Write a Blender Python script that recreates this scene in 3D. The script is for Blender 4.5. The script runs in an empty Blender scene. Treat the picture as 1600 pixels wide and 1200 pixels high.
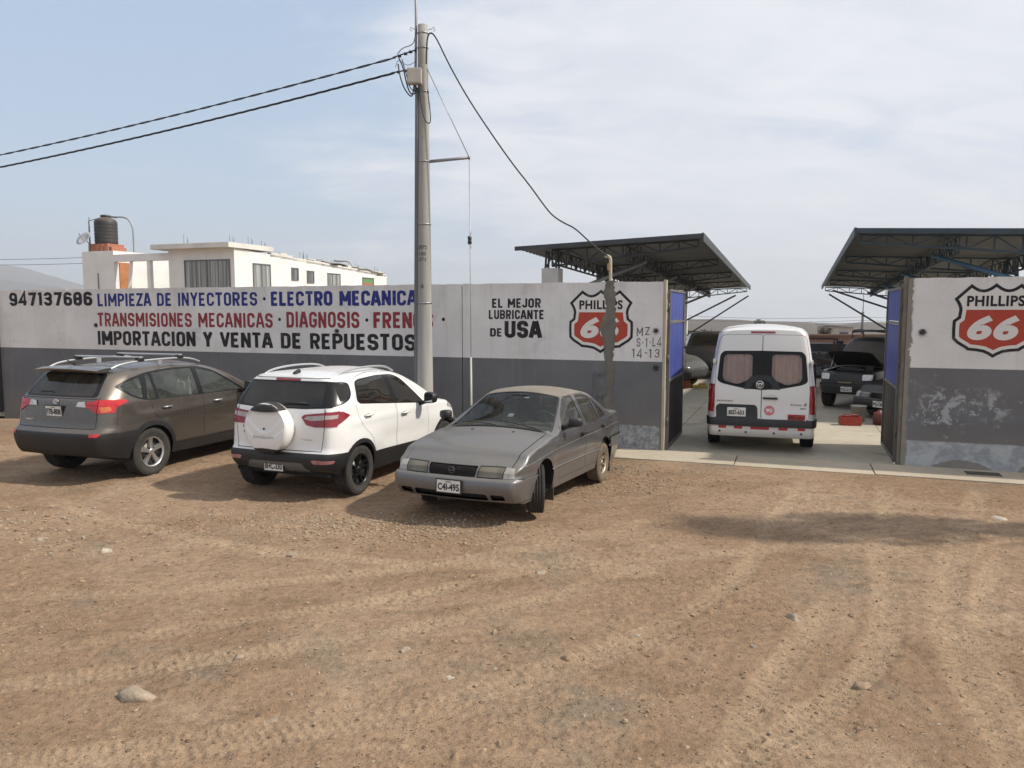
import bpy, bmesh, math, random
import numpy as np
from mathutils import Vector, Matrix
from mathutils.bvhtree import BVHTree
from mathutils.geometry import tessellate_polygon

R = math.radians
random.seed(7)
rng = np.random.default_rng(11)
C = bpy.context.scene
COL = C.collection

# ------------------------------------------------------------------ camera
cam_d = bpy.data.cameras.new('camera')
cam = bpy.data.objects.new('camera', cam_d)
COL.objects.link(cam)
cam.location = (0, 0, 2.45)
cam.rotation_euler = (R(90 - 5.407), 0, 0)
cam_d.sensor_width = 36
cam_d.lens = 36 * 1201 / 1600
cam_d.clip_start = 0.05
cam_d.clip_end = 30000
C.camera = cam

# ------------------------------------------------------------------ light
SUN_EL = R(44.0)
SUN_AZ = R(-8.5)          # direction to the sun, measured from +X towards +Y
sun_d = bpy.data.lights.new('sun', 'SUN')
sun_d.energy = 3.2
sun_d.angle = R(1.6)
sun_d.color = (1.0, 0.93, 0.82)
sun = bpy.data.objects.new('sun', sun_d)
COL.objects.link(sun)
_s = Vector((math.cos(SUN_EL) * math.cos(SUN_AZ), math.cos(SUN_EL) * math.sin(SUN_AZ), math.sin(SUN_EL)))
sun.rotation_euler = _s.to_track_quat('Z', 'Y').to_euler()
sun.location = (20, -5, 30)

world = bpy.data.worlds.new('World')
C.world = world
world.use_nodes = True
C.view_settings.view_transform = 'Standard'
C.view_settings.look = 'None'
C.view_settings.exposure = 0.55
C.view_settings.gamma = 1.0


# ------------------------------------------------------------------ node helper
class NT:
    """tiny wrapper for building node trees"""
    def __init__(self, tree):
        self.t = tree
        tree.nodes.clear()

    def n(self, typ, **kw):
        nd = self.t.nodes.new(typ)
        for k, v in kw.items():
            if hasattr(nd, k):
                setattr(nd, k, v)
        return nd

    def put(self, sock, v):
        if isinstance(v, bpy.types.NodeSocket):
            self.t.links.new(v, sock)
        elif v is not None:
            if hasattr(sock, 'default_value'):
                if isinstance(v, (tuple, list)) and len(v) == 3 and sock.type == 'RGBA':
                    v = (*v, 1)
                sock.default_value = v

    def m(self, op, a, b=None, c=None, clamp=False):
        nd = self.n('ShaderNodeMath', operation=op)
        nd.use_clamp = clamp
        self.put(nd.inputs[0], a)
        self.put(nd.inputs[1], b)
        self.put(nd.inputs[2], c)
        return nd.outputs[0]

    def add(self, a, b): return self.m('ADD', a, b)
    def sub(self, a, b): return self.m('SUBTRACT', a, b)
    def mul(self, a, b): return self.m('MULTIPLY', a, b)
    def mx(self, a, b): return self.m('MAXIMUM', a, b)
    def mn(self, a, b): return self.m('MINIMUM', a, b)

    def step(self, v, lo, hi):
        nd = self.n('ShaderNodeMapRange', interpolation_type='SMOOTHSTEP')
        self.put(nd.inputs[0], v)
        nd.inputs[1].default_value = lo
        nd.inputs[2].default_value = hi
        nd.inputs[3].default_value = 0
        nd.inputs[4].default_value = 1
        return nd.outputs[0]

    def lin(self, v, a, b, c, d):
        nd = self.n('ShaderNodeMapRange')
        self.put(nd.inputs[0], v)
        for i, q in enumerate((a, b, c, d)):
            nd.inputs[i + 1].default_value = q
        return nd.outputs[0]

    def mix(self, f, a, b, blend='MIX'):
        nd = self.n('ShaderNodeMix', data_type='RGBA', blend_type=blend)
        self.put(nd.inputs[0], f)
        self.put(nd.inputs[6], a)
        self.put(nd.inputs[7], b)
        return nd.outputs[2]

    def noise(self, vec, scale, detail=4, rough=0.55, dist=0.0, typ='FBM'):
        nd = self.n('ShaderNodeTexNoise')
        self.put(nd.inputs['Vector'], vec)
        nd.inputs['Scale'].default_value = scale
        nd.inputs['Detail'].default_value = detail
        nd.inputs['Roughness'].default_value = rough
        nd.inputs['Distortion'].default_value = dist
        return nd.outputs[0]

    def map(self, vec, loc=(0, 0, 0), rot=(0, 0, 0), sc=(1, 1, 1)):
        nd = self.n('ShaderNodeMapping')
        self.put(nd.inputs[0], vec)
        nd.inputs[1].default_value = loc
        nd.inputs[2].default_value = rot
        nd.inputs[3].default_value = sc
        return nd.outputs[0]

    def sep(self, vec):
        nd = self.n('ShaderNodeSeparateXYZ')
        self.put(nd.inputs[0], vec)
        return nd.outputs

    def bump(self, h, strength=0.3, dist=0.01, normal=None):
        nd = self.n('ShaderNodeBump')
        nd.inputs['Strength'].default_value = strength
        nd.inputs['Distance'].default_value = dist
        self.put(nd.inputs['Height'], h)
        if normal is not None:
            self.put(nd.inputs['Normal'], normal)
        return nd.outputs[0]


MATS = {}


def new_mat(name):
    m = bpy.data.materials.new(name)
    m.use_nodes = True
    return m, NT(m.node_tree)


def finish(m, t, col, rough=0.8, metal=0.0, normal=None, spec=None, coat=0.0, trans=None):
    p = t.n('ShaderNodeBsdfPrincipled')
    o = t.n('ShaderNodeOutputMaterial')
    t.put(p.inputs['Base Color'], col)
    t.put(p.inputs['Roughness'], rough)
    t.put(p.inputs['Metallic'], metal)
    if spec is not None:
        p.inputs['Specular IOR Level'].default_value = spec
    if coat:
        p.inputs['Coat Weight'].default_value = coat
        p.inputs['Coat Roughness'].default_value = 0.04
    if normal is not None:
        t.put(p.inputs['Normal'], normal)
    t.put(o.inputs[0], p.outputs[0])
    return p


def smooth_pts(P, it=2):
    P = [Vector(p) for p in P]
    for _ in range(it):
        Q = [P[0]]
        for u, v in zip(P[:-1], P[1:]):
            Q += [u.lerp(v, .25), u.lerp(v, .75)]
        P = Q + [P[-1]]
    return P


def simple(name, col, rough=0.7, metal=0.0, var=0.18, scale=3.0, bump=0.0, bscale=40, dust=0.0, dustcol=(0.27, 0.2, 0.14), coat=0.0, spec=None, world=False):
    """procedural surface: base colour with blotchy wear, fine bump and dust lying on upward faces"""
    if name in MATS:
        return MATS[name]
    m, t = new_mat(name)
    tc = t.n('ShaderNodeTexCoord')
    v = tc.outputs['Object']
    n1 = t.noise(v, scale, 5, 0.6)
    k = t.lin(n1, 0.3, 0.7, 1 - var, 1 + var)
    hs = t.n('ShaderNodeHueSaturation')
    t.put(hs.inputs['Value'], k)
    t.put(hs.inputs['Color'], col)
    c = hs.outputs[0]
    r = rough
    if dust > 0:
        g = t.n('ShaderNodeNewGeometry')
        up = t.step(t.sep(g.outputs['Normal'])[2], 0.15, 1.0)
        dn = t.lin(t.noise(v, scale * 2.3, 6, 0.65), 0.25, 0.7, 0.35, 1.0)
        df = t.mul(t.add(t.mul(up, 0.85), 0.15), t.mul(dn, dust))
        c = t.mix(df, c, dustcol)
        r = t.mix(df, (rough,) * 3, (0.9,) * 3)
        if metal > 0:
            metal = t.mul(t.sub(1.0, df), metal)
    nrm = None
    if bump > 0:
        nrm = t.bump(t.noise(v, bscale, 4, 0.6), bump, 0.01)
    finish(m, t, c, r, metal, nrm, spec, coat)
    MATS[name] = m
    return m


def glass_mat(name, tint, dust=0.1, refl=1.0, dustcol=(0.3, 0.26, 0.2), deep=None):
    """car or window glass: tinted see-through, fresnel mirror, a film of dust"""
    m, t = new_mat(name)
    tc = t.n('ShaderNodeTexCoord')
    tr = t.n('ShaderNodeBsdfTransparent')
    t.put(tr.inputs[0], tint)
    gl = t.n('ShaderNodeBsdfGlossy')
    gl.inputs['Roughness'].default_value = 0.02
    t.put(gl.inputs[0], (0.95, 0.95, 0.95))
    fr = t.n('ShaderNodeFresnel')
    fr.inputs[0].default_value = 1.5
    a = t.n('ShaderNodeMixShader')
    t.put(a.inputs[0], t.m('MULTIPLY', fr.outputs[0], refl, clamp=True))
    t.put(a.inputs[1], tr.outputs[0])
    t.put(a.inputs[2], gl.outputs[0])
    d = t.n('ShaderNodeBsdfDiffuse')
    t.put(d.inputs[0], dustcol)
    b = t.n('ShaderNodeMixShader')
    dn = t.lin(t.noise(tc.outputs['Object'], 3.5, 6, 0.65), 0.3, 0.75, dust * 0.4, dust * 1.5)
    t.put(b.inputs[0], dn)
    t.put(b.inputs[1], a.outputs[0])
    t.put(b.inputs[2], d.outputs[0])
    o = t.n('ShaderNodeOutputMaterial')
    t.put(o.inputs[0], b.outputs[0])
    MATS[name] = m
    return m


# ------------------------------------------------------------------ mesh helper
class G:
    """collects shapes and links them as ONE mesh object"""
    def __init__(self):
        self.v = []
        self.f = []
        self.mi = []
        self.sm = []

    def _add(self, vs, fs, mi=0, smooth=False):
        b = len(self.v)
        self.v.extend([tuple(p) for p in vs])
        for f in fs:
            self.f.append([b + i for i in f])
            self.mi.append(mi)
            self.sm.append(smooth)
        return self

    def box(self, c, s, rot=None, mi=0, bev=0.0):
        x, y, z = s[0] / 2, s[1] / 2, s[2] / 2
        if bev > 0:
            b = min(bev, x * .49, y * .49, z * .49)
            bm = bmesh.new()
            bmesh.ops.create_cube(bm, size=1)
            for q in bm.verts:
                q.co = Vector((q.co.x * 2 * x, q.co.y * 2 * y, q.co.z * 2 * z))
            bmesh.ops.bevel(bm, geom=bm.edges[:], offset=b, segments=2, profile=0.6, affect='EDGES')
            vs = [q.co.copy() for q in bm.verts]
            fs = [[q.index for q in f.verts] for f in bm.faces]
            bm.free()
        else:
            vs = [Vector((i * x, j * y, k * z)) for i in (-1, 1) for j in (-1, 1) for k in (-1, 1)]
            fs = [(0, 1, 3, 2), (4, 6, 7, 5), (0, 4, 5, 1), (2, 3, 7, 6), (0, 2, 6, 4), (1, 5, 7, 3)]
        M = Matrix.Identity(3) if rot is None else (rot if isinstance(rot, Matrix) else Matrix.Rotation(rot, 3, 'Z'))
        c = Vector(c)
        return self._add([M @ q + c for q in vs], fs, mi)

    def quad(self, pts, mi=0):
        return self._add(pts, [list(range(len(pts)))], mi)

    def tube(self, p0, p1, r0, r1=None, n=10, mi=0, cap=True, smooth=True):
        return self.path([p0, p1], [r0, r0 if r1 is None else r1], n, mi, cap, smooth)

    def bar(self, p0, p1, w, h=None, mi=0):
        """square bar from p0 to p1"""
        p0, p1 = Vector(p0), Vector(p1)
        d = (p1 - p0)
        L = d.length
        if L < 1e-6:
            return self
        M = d.to_track_quat('X', 'Z').to_matrix()
        return self.box((p0 + p1) / 2, (L, w, h or w), M, mi)

    def path(self, pts, r, n=8, mi=0, cap=True, smooth=True, closed=False):
        pts = [Vector(p) for p in pts]
        if not isinstance(r, (list, tuple)):
            r = [r] * len(pts)
        vs = []
        up = None
        N = len(pts)
        for i, p in enumerate(pts):
            a = pts[(i - 1) % N] if (closed or i > 0) else p
            b = pts[(i + 1) % N] if (closed or i < N - 1) else p
            d = (b - a).normalized()
            if up is None:
                up = Vector((0, 0, 1)) if abs(d.z) < 0.95 else Vector((1, 0, 0))
            s = d.cross(up).normalized()
            up = s.cross(d).normalized()
            for k in range(n):
                an = 2 * math.pi * k / n
                vs.append(p + (s * math.cos(an) + up * math.sin(an)) * r[i])
        fs = []
        for i in range(N if closed else N - 1):
            j = (i + 1) % N
            for k in range(n):
                fs.append((i * n + k, i * n + (k + 1) % n, j * n + (k + 1) % n, j * n + k))
        if cap and not closed:
            fs.append(tuple(range(n - 1, -1, -1)))
            fs.append(tuple(range((N - 1) * n, N * n)))
        return self._add(vs, fs, mi, smooth)

    def lathe(self, prof, c=(0, 0, 0), axis='Z', n=24, mi=0, smooth=True, arc=None, M=None):
        """prof: list of (radius, height)"""
        vs = []
        a0, a1 = arc if arc else (0, 2 * math.pi)
        m = n if not arc else n + 1
        for rr, hh in prof:
            for k in range(m):
                an = a0 + (a1 - a0) * k / n
                p = Vector((rr * math.cos(an), rr * math.sin(an), hh))
                if axis == 'Y':
                    p = Vector((p.x, p.z, p.y))
                elif axis == 'X':
                    p = Vector((p.z, p.x, p.y))
                if M is not None:
                    p = M @ p
                vs.append(p + Vector(c))
        fs = []
        for i in range(len(prof) - 1):
            for k in range(n):
                k2 = (k + 1) % n if not arc else k + 1
                fs.append((i * m + k, i * m + k2, (i + 1) * m + k2, (i + 1) * m + k))
        return self._add(vs, fs, mi, smooth)

    def prism(self, poly, fn, d0, d1, mi=0):
        """poly: 2D outline; fn(u, v, d) -> 3D; extruded from d0 to d1"""
        n = len(poly)
        vs = [fn(a, b, d0) for a, b in poly] + [fn(a, b, d1) for a, b in poly]
        tri = tessellate_polygon([[Vector((a, b, 0)) for a, b in poly]])
        fs = [tuple(t) for t in tri] + [tuple(n + i for i in reversed(t)) for t in tri]
        fs += [(i, i + n, (i + 1) % n + n, (i + 1) % n) for i in range(n)]
        return self._add(vs, fs, mi)

    def flat(self, poly, fn, mi=0):
        tri = tessellate_polygon([[Vector((a, b, 0)) for a, b in poly]])
        return self._add([fn(a, b) for a, b in poly], [tuple(t) for t in tri], mi)

    def blob(self, c, r, sub=2, jit=0.25, seed=0, squash=(1, 1, 1), mi=0, smooth=False):
        bm = bmesh.new()
        bmesh.ops.create_icosphere(bm, subdivisions=sub, radius=1)
        rd = random.Random(seed)
        ax = [Vector((rd.uniform(-1, 1), rd.uniform(-1, 1), rd.uniform(-1, 1))).normalized() for _ in range(7)]
        cut = [rd.uniform(1 - jit * 1.6, 1.0) for _ in range(7)]
        vs = []
        for q in bm.verts:
            p = q.co.copy()
            for a, k in zip(ax, cut):
                d = p.dot(a)
                if d > k:
                    p -= a * (d - k)
            p *= 1 + rd.uniform(-jit, jit) * 0.25
            vs.append(Vector((p.x * squash[0], p.y * squash[1], p.z * squash[2])) * r + Vector(c))
        fs = [[q.index for q in f.verts] for f in bm.faces]
        bm.free()
        return self._add(vs, fs, mi, smooth)

    def build(self, name, mats, parent=None, recalc=True, world=False):
        me = bpy.data.meshes.new(name)
        vs = self.v
        if world and parent is not None:
            o = Vector(parent.location)
            p = parent.parent
            while p is not None:
                o = o + Vector(p.location)
                p = p.parent
            vs = [tuple(Vector(q) - o) for q in vs]
        me.from_pydata(vs, [], self.f)
        if not isinstance(mats, (list, tuple)):
            mats = [mats]
        for m in mats:
            me.materials.append(m)
        me.polygons.foreach_set('material_index', self.mi)
        me.polygons.foreach_set('use_smooth', self.sm)
        if recalc:
            bm = bmesh.new()
            bm.from_mesh(me)
            bmesh.ops.recalc_face_normals(bm, faces=bm.faces)
            bm.to_mesh(me)
            bm.free()
        me.update()
        ob = bpy.data.objects.new(name, me)
        COL.objects.link(ob)
        if parent is not None:
            ob.parent = parent
        return ob


def tag(o, label, cat, group=None):
    o['label'] = label
    o['category'] = cat
    if group:
        o['group'] = group
    return o


def thing(name, label, cat, loc=(0, 0, 0), rz=0.0, group=None):
    o = bpy.data.objects.new(name, None)
    o.empty_display_size = 0.3
    COL.objects.link(o)
    o.location = loc
    o.rotation_euler = (0, 0, rz)
    return tag(o, label, cat, group)


def struct(o, kind='structure'):
    o['kind'] = kind
    return o


def copy_tree(o, parent=None):
    c = o.copy()
    COL.objects.link(c)
    c.parent = parent
    for ch in [x for x in bpy.data.objects if x.parent == o]:
        copy_tree(ch, c)
    return c


def text_mesh(body, size=1.0, offset=0.0, shear=0.0, align='CENTER', sx=1.0, extrude=0.0, space=1.0):
    """the built-in font turned into (verts, faces) in the XY plane"""
    cu = bpy.data.curves.new('t', 'FONT')
    cu.body = body
    cu.size = size
    cu.offset = offset
    cu.shear = shear
    cu.align_x = align
    cu.extrude = extrude
    cu.space_character = space
    cu.resolution_u = 4
    ob = bpy.data.objects.new('t', cu)
    COL.objects.link(ob)
    dg = bpy.context.evaluated_depsgraph_get()
    me = bpy.data.meshes.new_from_object(ob.evaluated_get(dg))
    vs = [(q.co.x * sx, q.co.y, q.co.z) for q in me.vertices]
    fs = [list(p.vertices) for p in me.polygons]
    bpy.data.objects.remove(ob)
    bpy.data.curves.remove(cu)
    bpy.data.meshes.remove(me)
    return vs, fs


def put_text(g, body, fn, w, h, offset=0.0, shear=0.0, mi=0, space=1.0):
    """text stretched into the box (0..w, 0..h); fn(u, v) -> 3D"""
    vs, fs = text_mesh(body, 1.0, offset, shear, 'LEFT', space=space)
    if not vs:
        return
    xs = [p[0] for p in vs]
    ys = [p[1] for p in vs]
    x0, x1, y0, y1 = min(xs), max(xs), min(ys), max(ys)
    g._add([fn((p[0] - x0) / (x1 - x0) * w, (p[1] - y0) / (y1 - y0) * h) for p in vs], fs, mi)


# --------------------------------------------------------------- sign-painter's stroke letters
def _arc(cx, cy, rx, ry, a0, a1, n=5):
    return [(cx + rx * math.cos(R(a0 + (a1 - a0) * i / n)), cy + ry * math.sin(R(a0 + (a1 - a0) * i / n))) for i in range(n + 1)]


def glyph(ch):
    """(width, list of polylines) in a cell one high; centre lines of the strokes"""
    w, t = 0.56, 0.09
    l, r, b, m, u = t, w - t, t, 0.5, 1 - t
    c = 0.17
    O = _arc(l + c, u - c, c, c, 180, 90) + _arc(r - c, u - c, c, c, 90, 0) + _arc(r - c, b + c, c, c, 0, -90) + _arc(l + c, b + c, c, c, 270, 180)
    O = O + [O[0]]
    B = {
        'A': (w + .02, [[(l - .05, 0), (w / 2 - .03, 1)], [(w / 2 + .03, 1), (r + .07, 0)], [(l + .04, .3), (r - .03, .3)]]),
        'C': (w, [[(r, .66), (r, u - c)] + _arc(r - c, u - c, c, c, 0, 90) + _arc(l + c, u - c, c, c, 90, 180) + _arc(l + c, b + c, c, c, 180, 270) + _arc(r - c, b + c, c, c, 270, 360) + [(r, .34)]]),
        'D': (w, [[(l, 0), (l, 1)], [(l, u), (r - c, u)] + _arc(r - c, u - c, c, c, 90, 0) + _arc(r - c, b + c, c, c, 0, -90) + [(l, b)]]),
        'E': (w - .06, [[(l, 0), (l, 1)], [(l, u), (r - .02, u)], [(l, m), (r - .07, m)], [(l, b), (r - .02, b)]]),
        'F': (w - .06, [[(l, 0), (l, 1)], [(l, u), (r - .02, u)], [(l, m), (r - .07, m)]]),
        'G': (w, [[(r, .7), (r, u - c)] + _arc(r - c, u - c, c, c, 0, 90) + _arc(l + c, u - c, c, c, 90, 180) + _arc(l + c, b + c, c, c, 180, 270) + _arc(r - c, b + c, c, c, 270, 360) + [(r, .46)], [(w / 2, .46), (r + .08, .46)]]),
        'I': (.2, [[(.1, 0), (.1, 1)]]),
        'J': (w - .08, [[(r - .08, 1), (r - .08, b + c)] + _arc(r - .08 - c, b + c, c, c, 0, -90) + _arc(l - .02 + c, b + c, c, c, 270, 180) + [(l - .02, .32)]]),
        'B': (w, [[(l, 0), (l, 1)], [(l, u), (r - c, u)] + _arc(r - c, u - c, c, c, 90, 0) + _arc(r - c, .5 + c, c, c, 0, -90) + [(l, .5)], [(l, .5), (r - c, .5)] + _arc(r - c, .5 - c, c, c, 90, 0) + _arc(r - c, b + c, c, c, 0, -90) + [(l, b)]]),
        'L': (w - .08, [[(l, 0), (l, 1)], [(l, b), (r - .02, b)]]),
        'M': (.74, [[(l, 0), (l, 1)], [(.65, 0), (.65, 1)], [(l, .98), (.37, .3)], [(.65, .98), (.37, .3)]]),
        'N': (w + .02, [[(l, 0), (l, 1)], [(r + .02, 0), (r + .02, 1)], [(l, .98), (r + .02, .02)]]),
        'O': (w, [O]),
        'P': (w - .02, [[(l, 0), (l, 1)], [(l, u), (r - c, u)] + _arc(r - c, u - c, c, c, 90, 0) + _arc(r - c, .46 + c, c, c, 0, -90) + [(l, .46)]]),
        'R': (w, [[(l, 0), (l, 1)], [(l, u), (r - c, u)] + _arc(r - c, u - c, c, c, 90, 0) + _arc(r - c, .46 + c, c, c, 0, -90) + [(l, .46)], [(r - .2, .48), (r, 0)]]),
        'S': (w, [[(r, .68), (r, u - c)] + _arc(r - c, u - c, c, c, 0, 90) + _arc(l + c, u - c, c, c, 90, 180) + _arc(l + c, .5 + c, c, c, 180, 270, 4) + _arc(r - c, .5 - c, c, c, 90, 0, 4) + _arc(r - c, b + c, c, c, 0, -90) + _arc(l + c, b + c, c, c, 270, 180) + [(l, .32)]]),
        'T': (w - .04, [[(w / 2 - .02, 0), (w / 2 - .02, u)], [(0.01, u), (w - .05, u)]]),
        'U': (w, [[(l, 1), (l, b + c)] + _arc(l + c, b + c, c, c, 180, 270) + _arc(r - c, b + c, c, c, 270, 360) + [(r, 1)]]),
        'V': (w, [[(l - .04, 1), (w / 2, .03)], [(w / 2, .03), (r + .04, 1)]]),
        'X': (w, [[(l, 0), (r, 1)], [(l, 1), (r, 0)]]),
        'Y': (w, [[(l - .03, 1), (w / 2, .45)], [(w / 2, .45), (r + .03, 1)], [(w / 2, .48), (w / 2, 0)]]),
        'Z': (w - .04, [[(.02, u), (r, u), (l - .02, b), (r + .04, b)]]),
        '1': (.3, [[(.18, 0), (.18, 1)], [(.18, .95), (.03, .8)]]),
        '3': (w, [_arc(r - c, u - c, c, c, 0, 90)[::-1][:0] + [(l, .74)] + _arc(l + c, u - c, c, c, 180, 90) + _arc(r - c, u - c, c, c, 90, 0) + _arc(r - c, .52 + c, c, c, 0, -90) + [(w / 2 - .04, .52)] + _arc(r - c, .5 - c, c, c, 90, 0) + _arc(r - c, b + c, c, c, 0, -90) + _arc(l + c, b + c, c, c, 270, 180) + [(l, .28)]]),
        '4': (w, [[(r - .06, 0), (r - .06, 1), (l - .04, .27), (r + .09, .27)]]),
        '6': (w, [[(r, .74), (r, u - c)] + _arc(r - c, u - c, c, c, 0, 90) + _arc(l + c, u - c, c, c, 90, 180) + _arc(l + c, b + c, c, c, 180, 270) + _arc(r - c, b + c, c, c, 270, 360) + _arc(r - c, .56 - c, c, c, 0, 90) + [(l, .56)]]),
        '7': (w, [[(.02, u), (r, u), (w * .42, 0)]]),
        '8': (w, [O, [(l, .5), (r, .5)]]),
        '9': (w, [[(l, .26), (l, b + c)] + _arc(l + c, b + c, c, c, 180, 270) + _arc(r - c, b + c, c, c, 270, 360) + _arc(r - c, u - c, c, c, 0, 90) + _arc(l + c, u - c, c, c, 90, 180) + _arc(l + c, .44 + c, c, c, 180, 270) + [(r, .44)]]),
        '-': (.34, [[(.04, .5), (.3, .5)]]),
        '.': (.2, [[(.1, .42), (.1, .58)]]),
        ' ': (.3, []),
    }
    return B.get(ch, B['I'])


def stroke_text(g, body, fn, w, h, thick=0.17, gap=0.1, mi=0, jitter=0.0):
    """fn(u, v, d) -> 3D; letters fill 0..w by 0..h; every stroke lies a hair above the one before"""
    W = sum(glyph(c)[0] + gap for c in body) - gap
    k = w / W
    x = 0.0
    rd = random.Random(len(body))
    th0 = thick
    for ch in body:
        thick = th0 * rd.uniform(.93, 1.07)
        gw, pls = glyph(ch)
        jx, jy = rd.uniform(-jitter, jitter), rd.uniform(-jitter, jitter)
        for si, pl in enumerate(pls):
            P = [Vector((p[0], p[1])) for p in pl]
            Q = [P[0]]
            for p in P[1:]:
                if (p - Q[-1]).length > 1e-4:
                    Q.append(p)
            closed = (Q[0] - Q[-1]).length < 1e-4 and len(Q) > 3
            if closed:
                Q = Q[:-1]
            N = len(Q)
            Lp, Rp = [], []
            for i, p in enumerate(Q):
                a = Q[(i - 1) % N] if (closed or i) else None
                b = Q[(i + 1) % N] if (closed or i < N - 1) else None
                d1 = (p - a).normalized() if a is not None else (b - p).normalized()
                d2 = (b - p).normalized() if b is not None else d1
                n1, n2 = Vector((-d1.y, d1.x)), Vector((-d2.y, d2.x))
                nn = (n1 + n2)
                nn = nn.normalized() if nn.length > 1e-3 else n1
                s = min(1 / max(nn.dot(n1), 0.3), 2.2)
                o = nn * (thick / 2) * s
                Lp.append(p + o)
                Rp.append(p - o)
            vs = [fn((x + q.x + jx + rd.uniform(-.006, .006)) * k, (q.y + jy + rd.uniform(-.008, .008)) * h, 0.0005 * si) for q in Lp + Rp]
            fs = []
            for i in range(N if closed else N - 1):
                j = (i + 1) % N
                fs.append((i, j, N + j, N + i))
            g._add(vs, fs, mi)
        x += gw + gap
# ------------------------------------------------------------------ sky
def build_sky():
    t = NT(world.node_tree)
    sky = t.n('ShaderNodeTexSky', sky_type='NISHITA')
    sky.sun_disc = False
    sky.sun_elevation = SUN_EL
    sky.sun_rotation = R(90) - SUN_AZ
    sky.altitude = 50
    sky.air_density = 1.0
    sky.dust_density = 3.0
    sky.ozone_density = 1.5
    tc = t.n('ShaderNodeTexCoord')
    d = tc.outputs['Generated']
    s = t.sep(d)
    zz = t.add(t.mx(s[2], 0.0), 0.22)
    cb = t.n('ShaderNodeCombineXYZ')
    t.put(cb.inputs[0], t.m('DIVIDE', s[0], zz))
    t.put(cb.inputs[1], t.m('DIVIDE', s[1], zz))
    p = cb.outputs[0]
    n1 = t.noise(t.map(p, (2.2, 0.35, 0.3), (0, 0, R(25)), (0.55, 0.9, 1)), 0.9, 8, 0.5, 0.35)
    n2 = t.noise(t.map(p, (4, 2, 0), (0, 0, R(-15)), (1, 1.8, 1)), 2.6, 6, 0.6, 0.5)
    # the bank of thin cloud lies to the right; the left keeps blue gaps
    side = t.lin(s[0], -0.55, 0.2, -0.15, 0.15)
    side = t.add(side, t.lin(s[2], 0.0, 0.5, -0.05, 0.09))
    f = t.step(t.add(t.add(n1, t.mul(t.sub(n2, 0.5), 0.30)), side), 0.39, 0.63)
    f = t.mul(f, 0.9)
    base = t.mix(0.75, sky.outputs[0], (2.2, 2.75, 3.5))
    c = t.mix(f, base, t.mix(t.step(n2, 0.3, 0.75), (3.6, 3.7, 4.0), (4.2, 4.25, 4.42)))
    # milky band of haze over the horizon
    hz = t.m('POWER', t.sub(1.0, t.m('MINIMUM', t.m('ABSOLUTE', s[2]), 1.0)), 8.0)
    c = t.mix(t.mul(hz, 0.65), c, (3.1, 3.35, 3.7))
    bg = t.n('ShaderNodeBackground')
    t.put(bg.inputs[0], c)
    bg.inputs[1].default_value = 0.15
    o = t.n('ShaderNodeOutputWorld')
    t.put(o.inputs[0], bg.outputs[0])


build_sky()

# ------------------------------------------------------------------ noise on arrays
def _hash(ix, iy, seed):
    h = (ix * 374761393 + iy * 668265263 + seed * 1274126177) & 0x7fffffff
    h = ((h ^ (h >> 13)) * 1274126177) & 0x7fffffff
    return ((h ^ (h >> 16)) & 0xffff) / 65535.0


def vnoise(x, y, seed=0):
    ix, iy = np.floor(x).astype(np.int64), np.floor(y).astype(np.int64)
    fx, fy = x - ix, y - iy
    fx, fy = fx * fx * (3 - 2 * fx), fy * fy * (3 - 2 * fy)
    a, b = _hash(ix, iy, seed), _hash(ix + 1, iy, seed)
    c, d = _hash(ix, iy + 1, seed), _hash(ix + 1, iy + 1, seed)
    return (a + (b - a) * fx) * (1 - fy) + (c + (d - c) * fx) * fy - 0.5


def fbm(x, y, f, oct=4, seed=0, gain=0.5):
    s, a = 0, 1.0
    for k in range(oct):
        s = s + a * vnoise(x * f + 17.3 * k, y * f - 9.1 * k, seed + k)
        f *= 2.03
        a *= gain
    return s


# ------------------------------------------------------------------ walls' frame
WO = Vector((2.667, 13.344, 0))
WA = R(-20.08)
WU = Vector((math.cos(WA), math.sin(WA), 0))
WN = Vector((math.sin(WA), -math.cos(WA), 0))      # towards the camera


def WP(s, y, z=0.0):
    """s along the wall, y behind it (negative: in front)"""
    return WO + WU * s - WN * y + Vector((0, 0, z))


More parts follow.
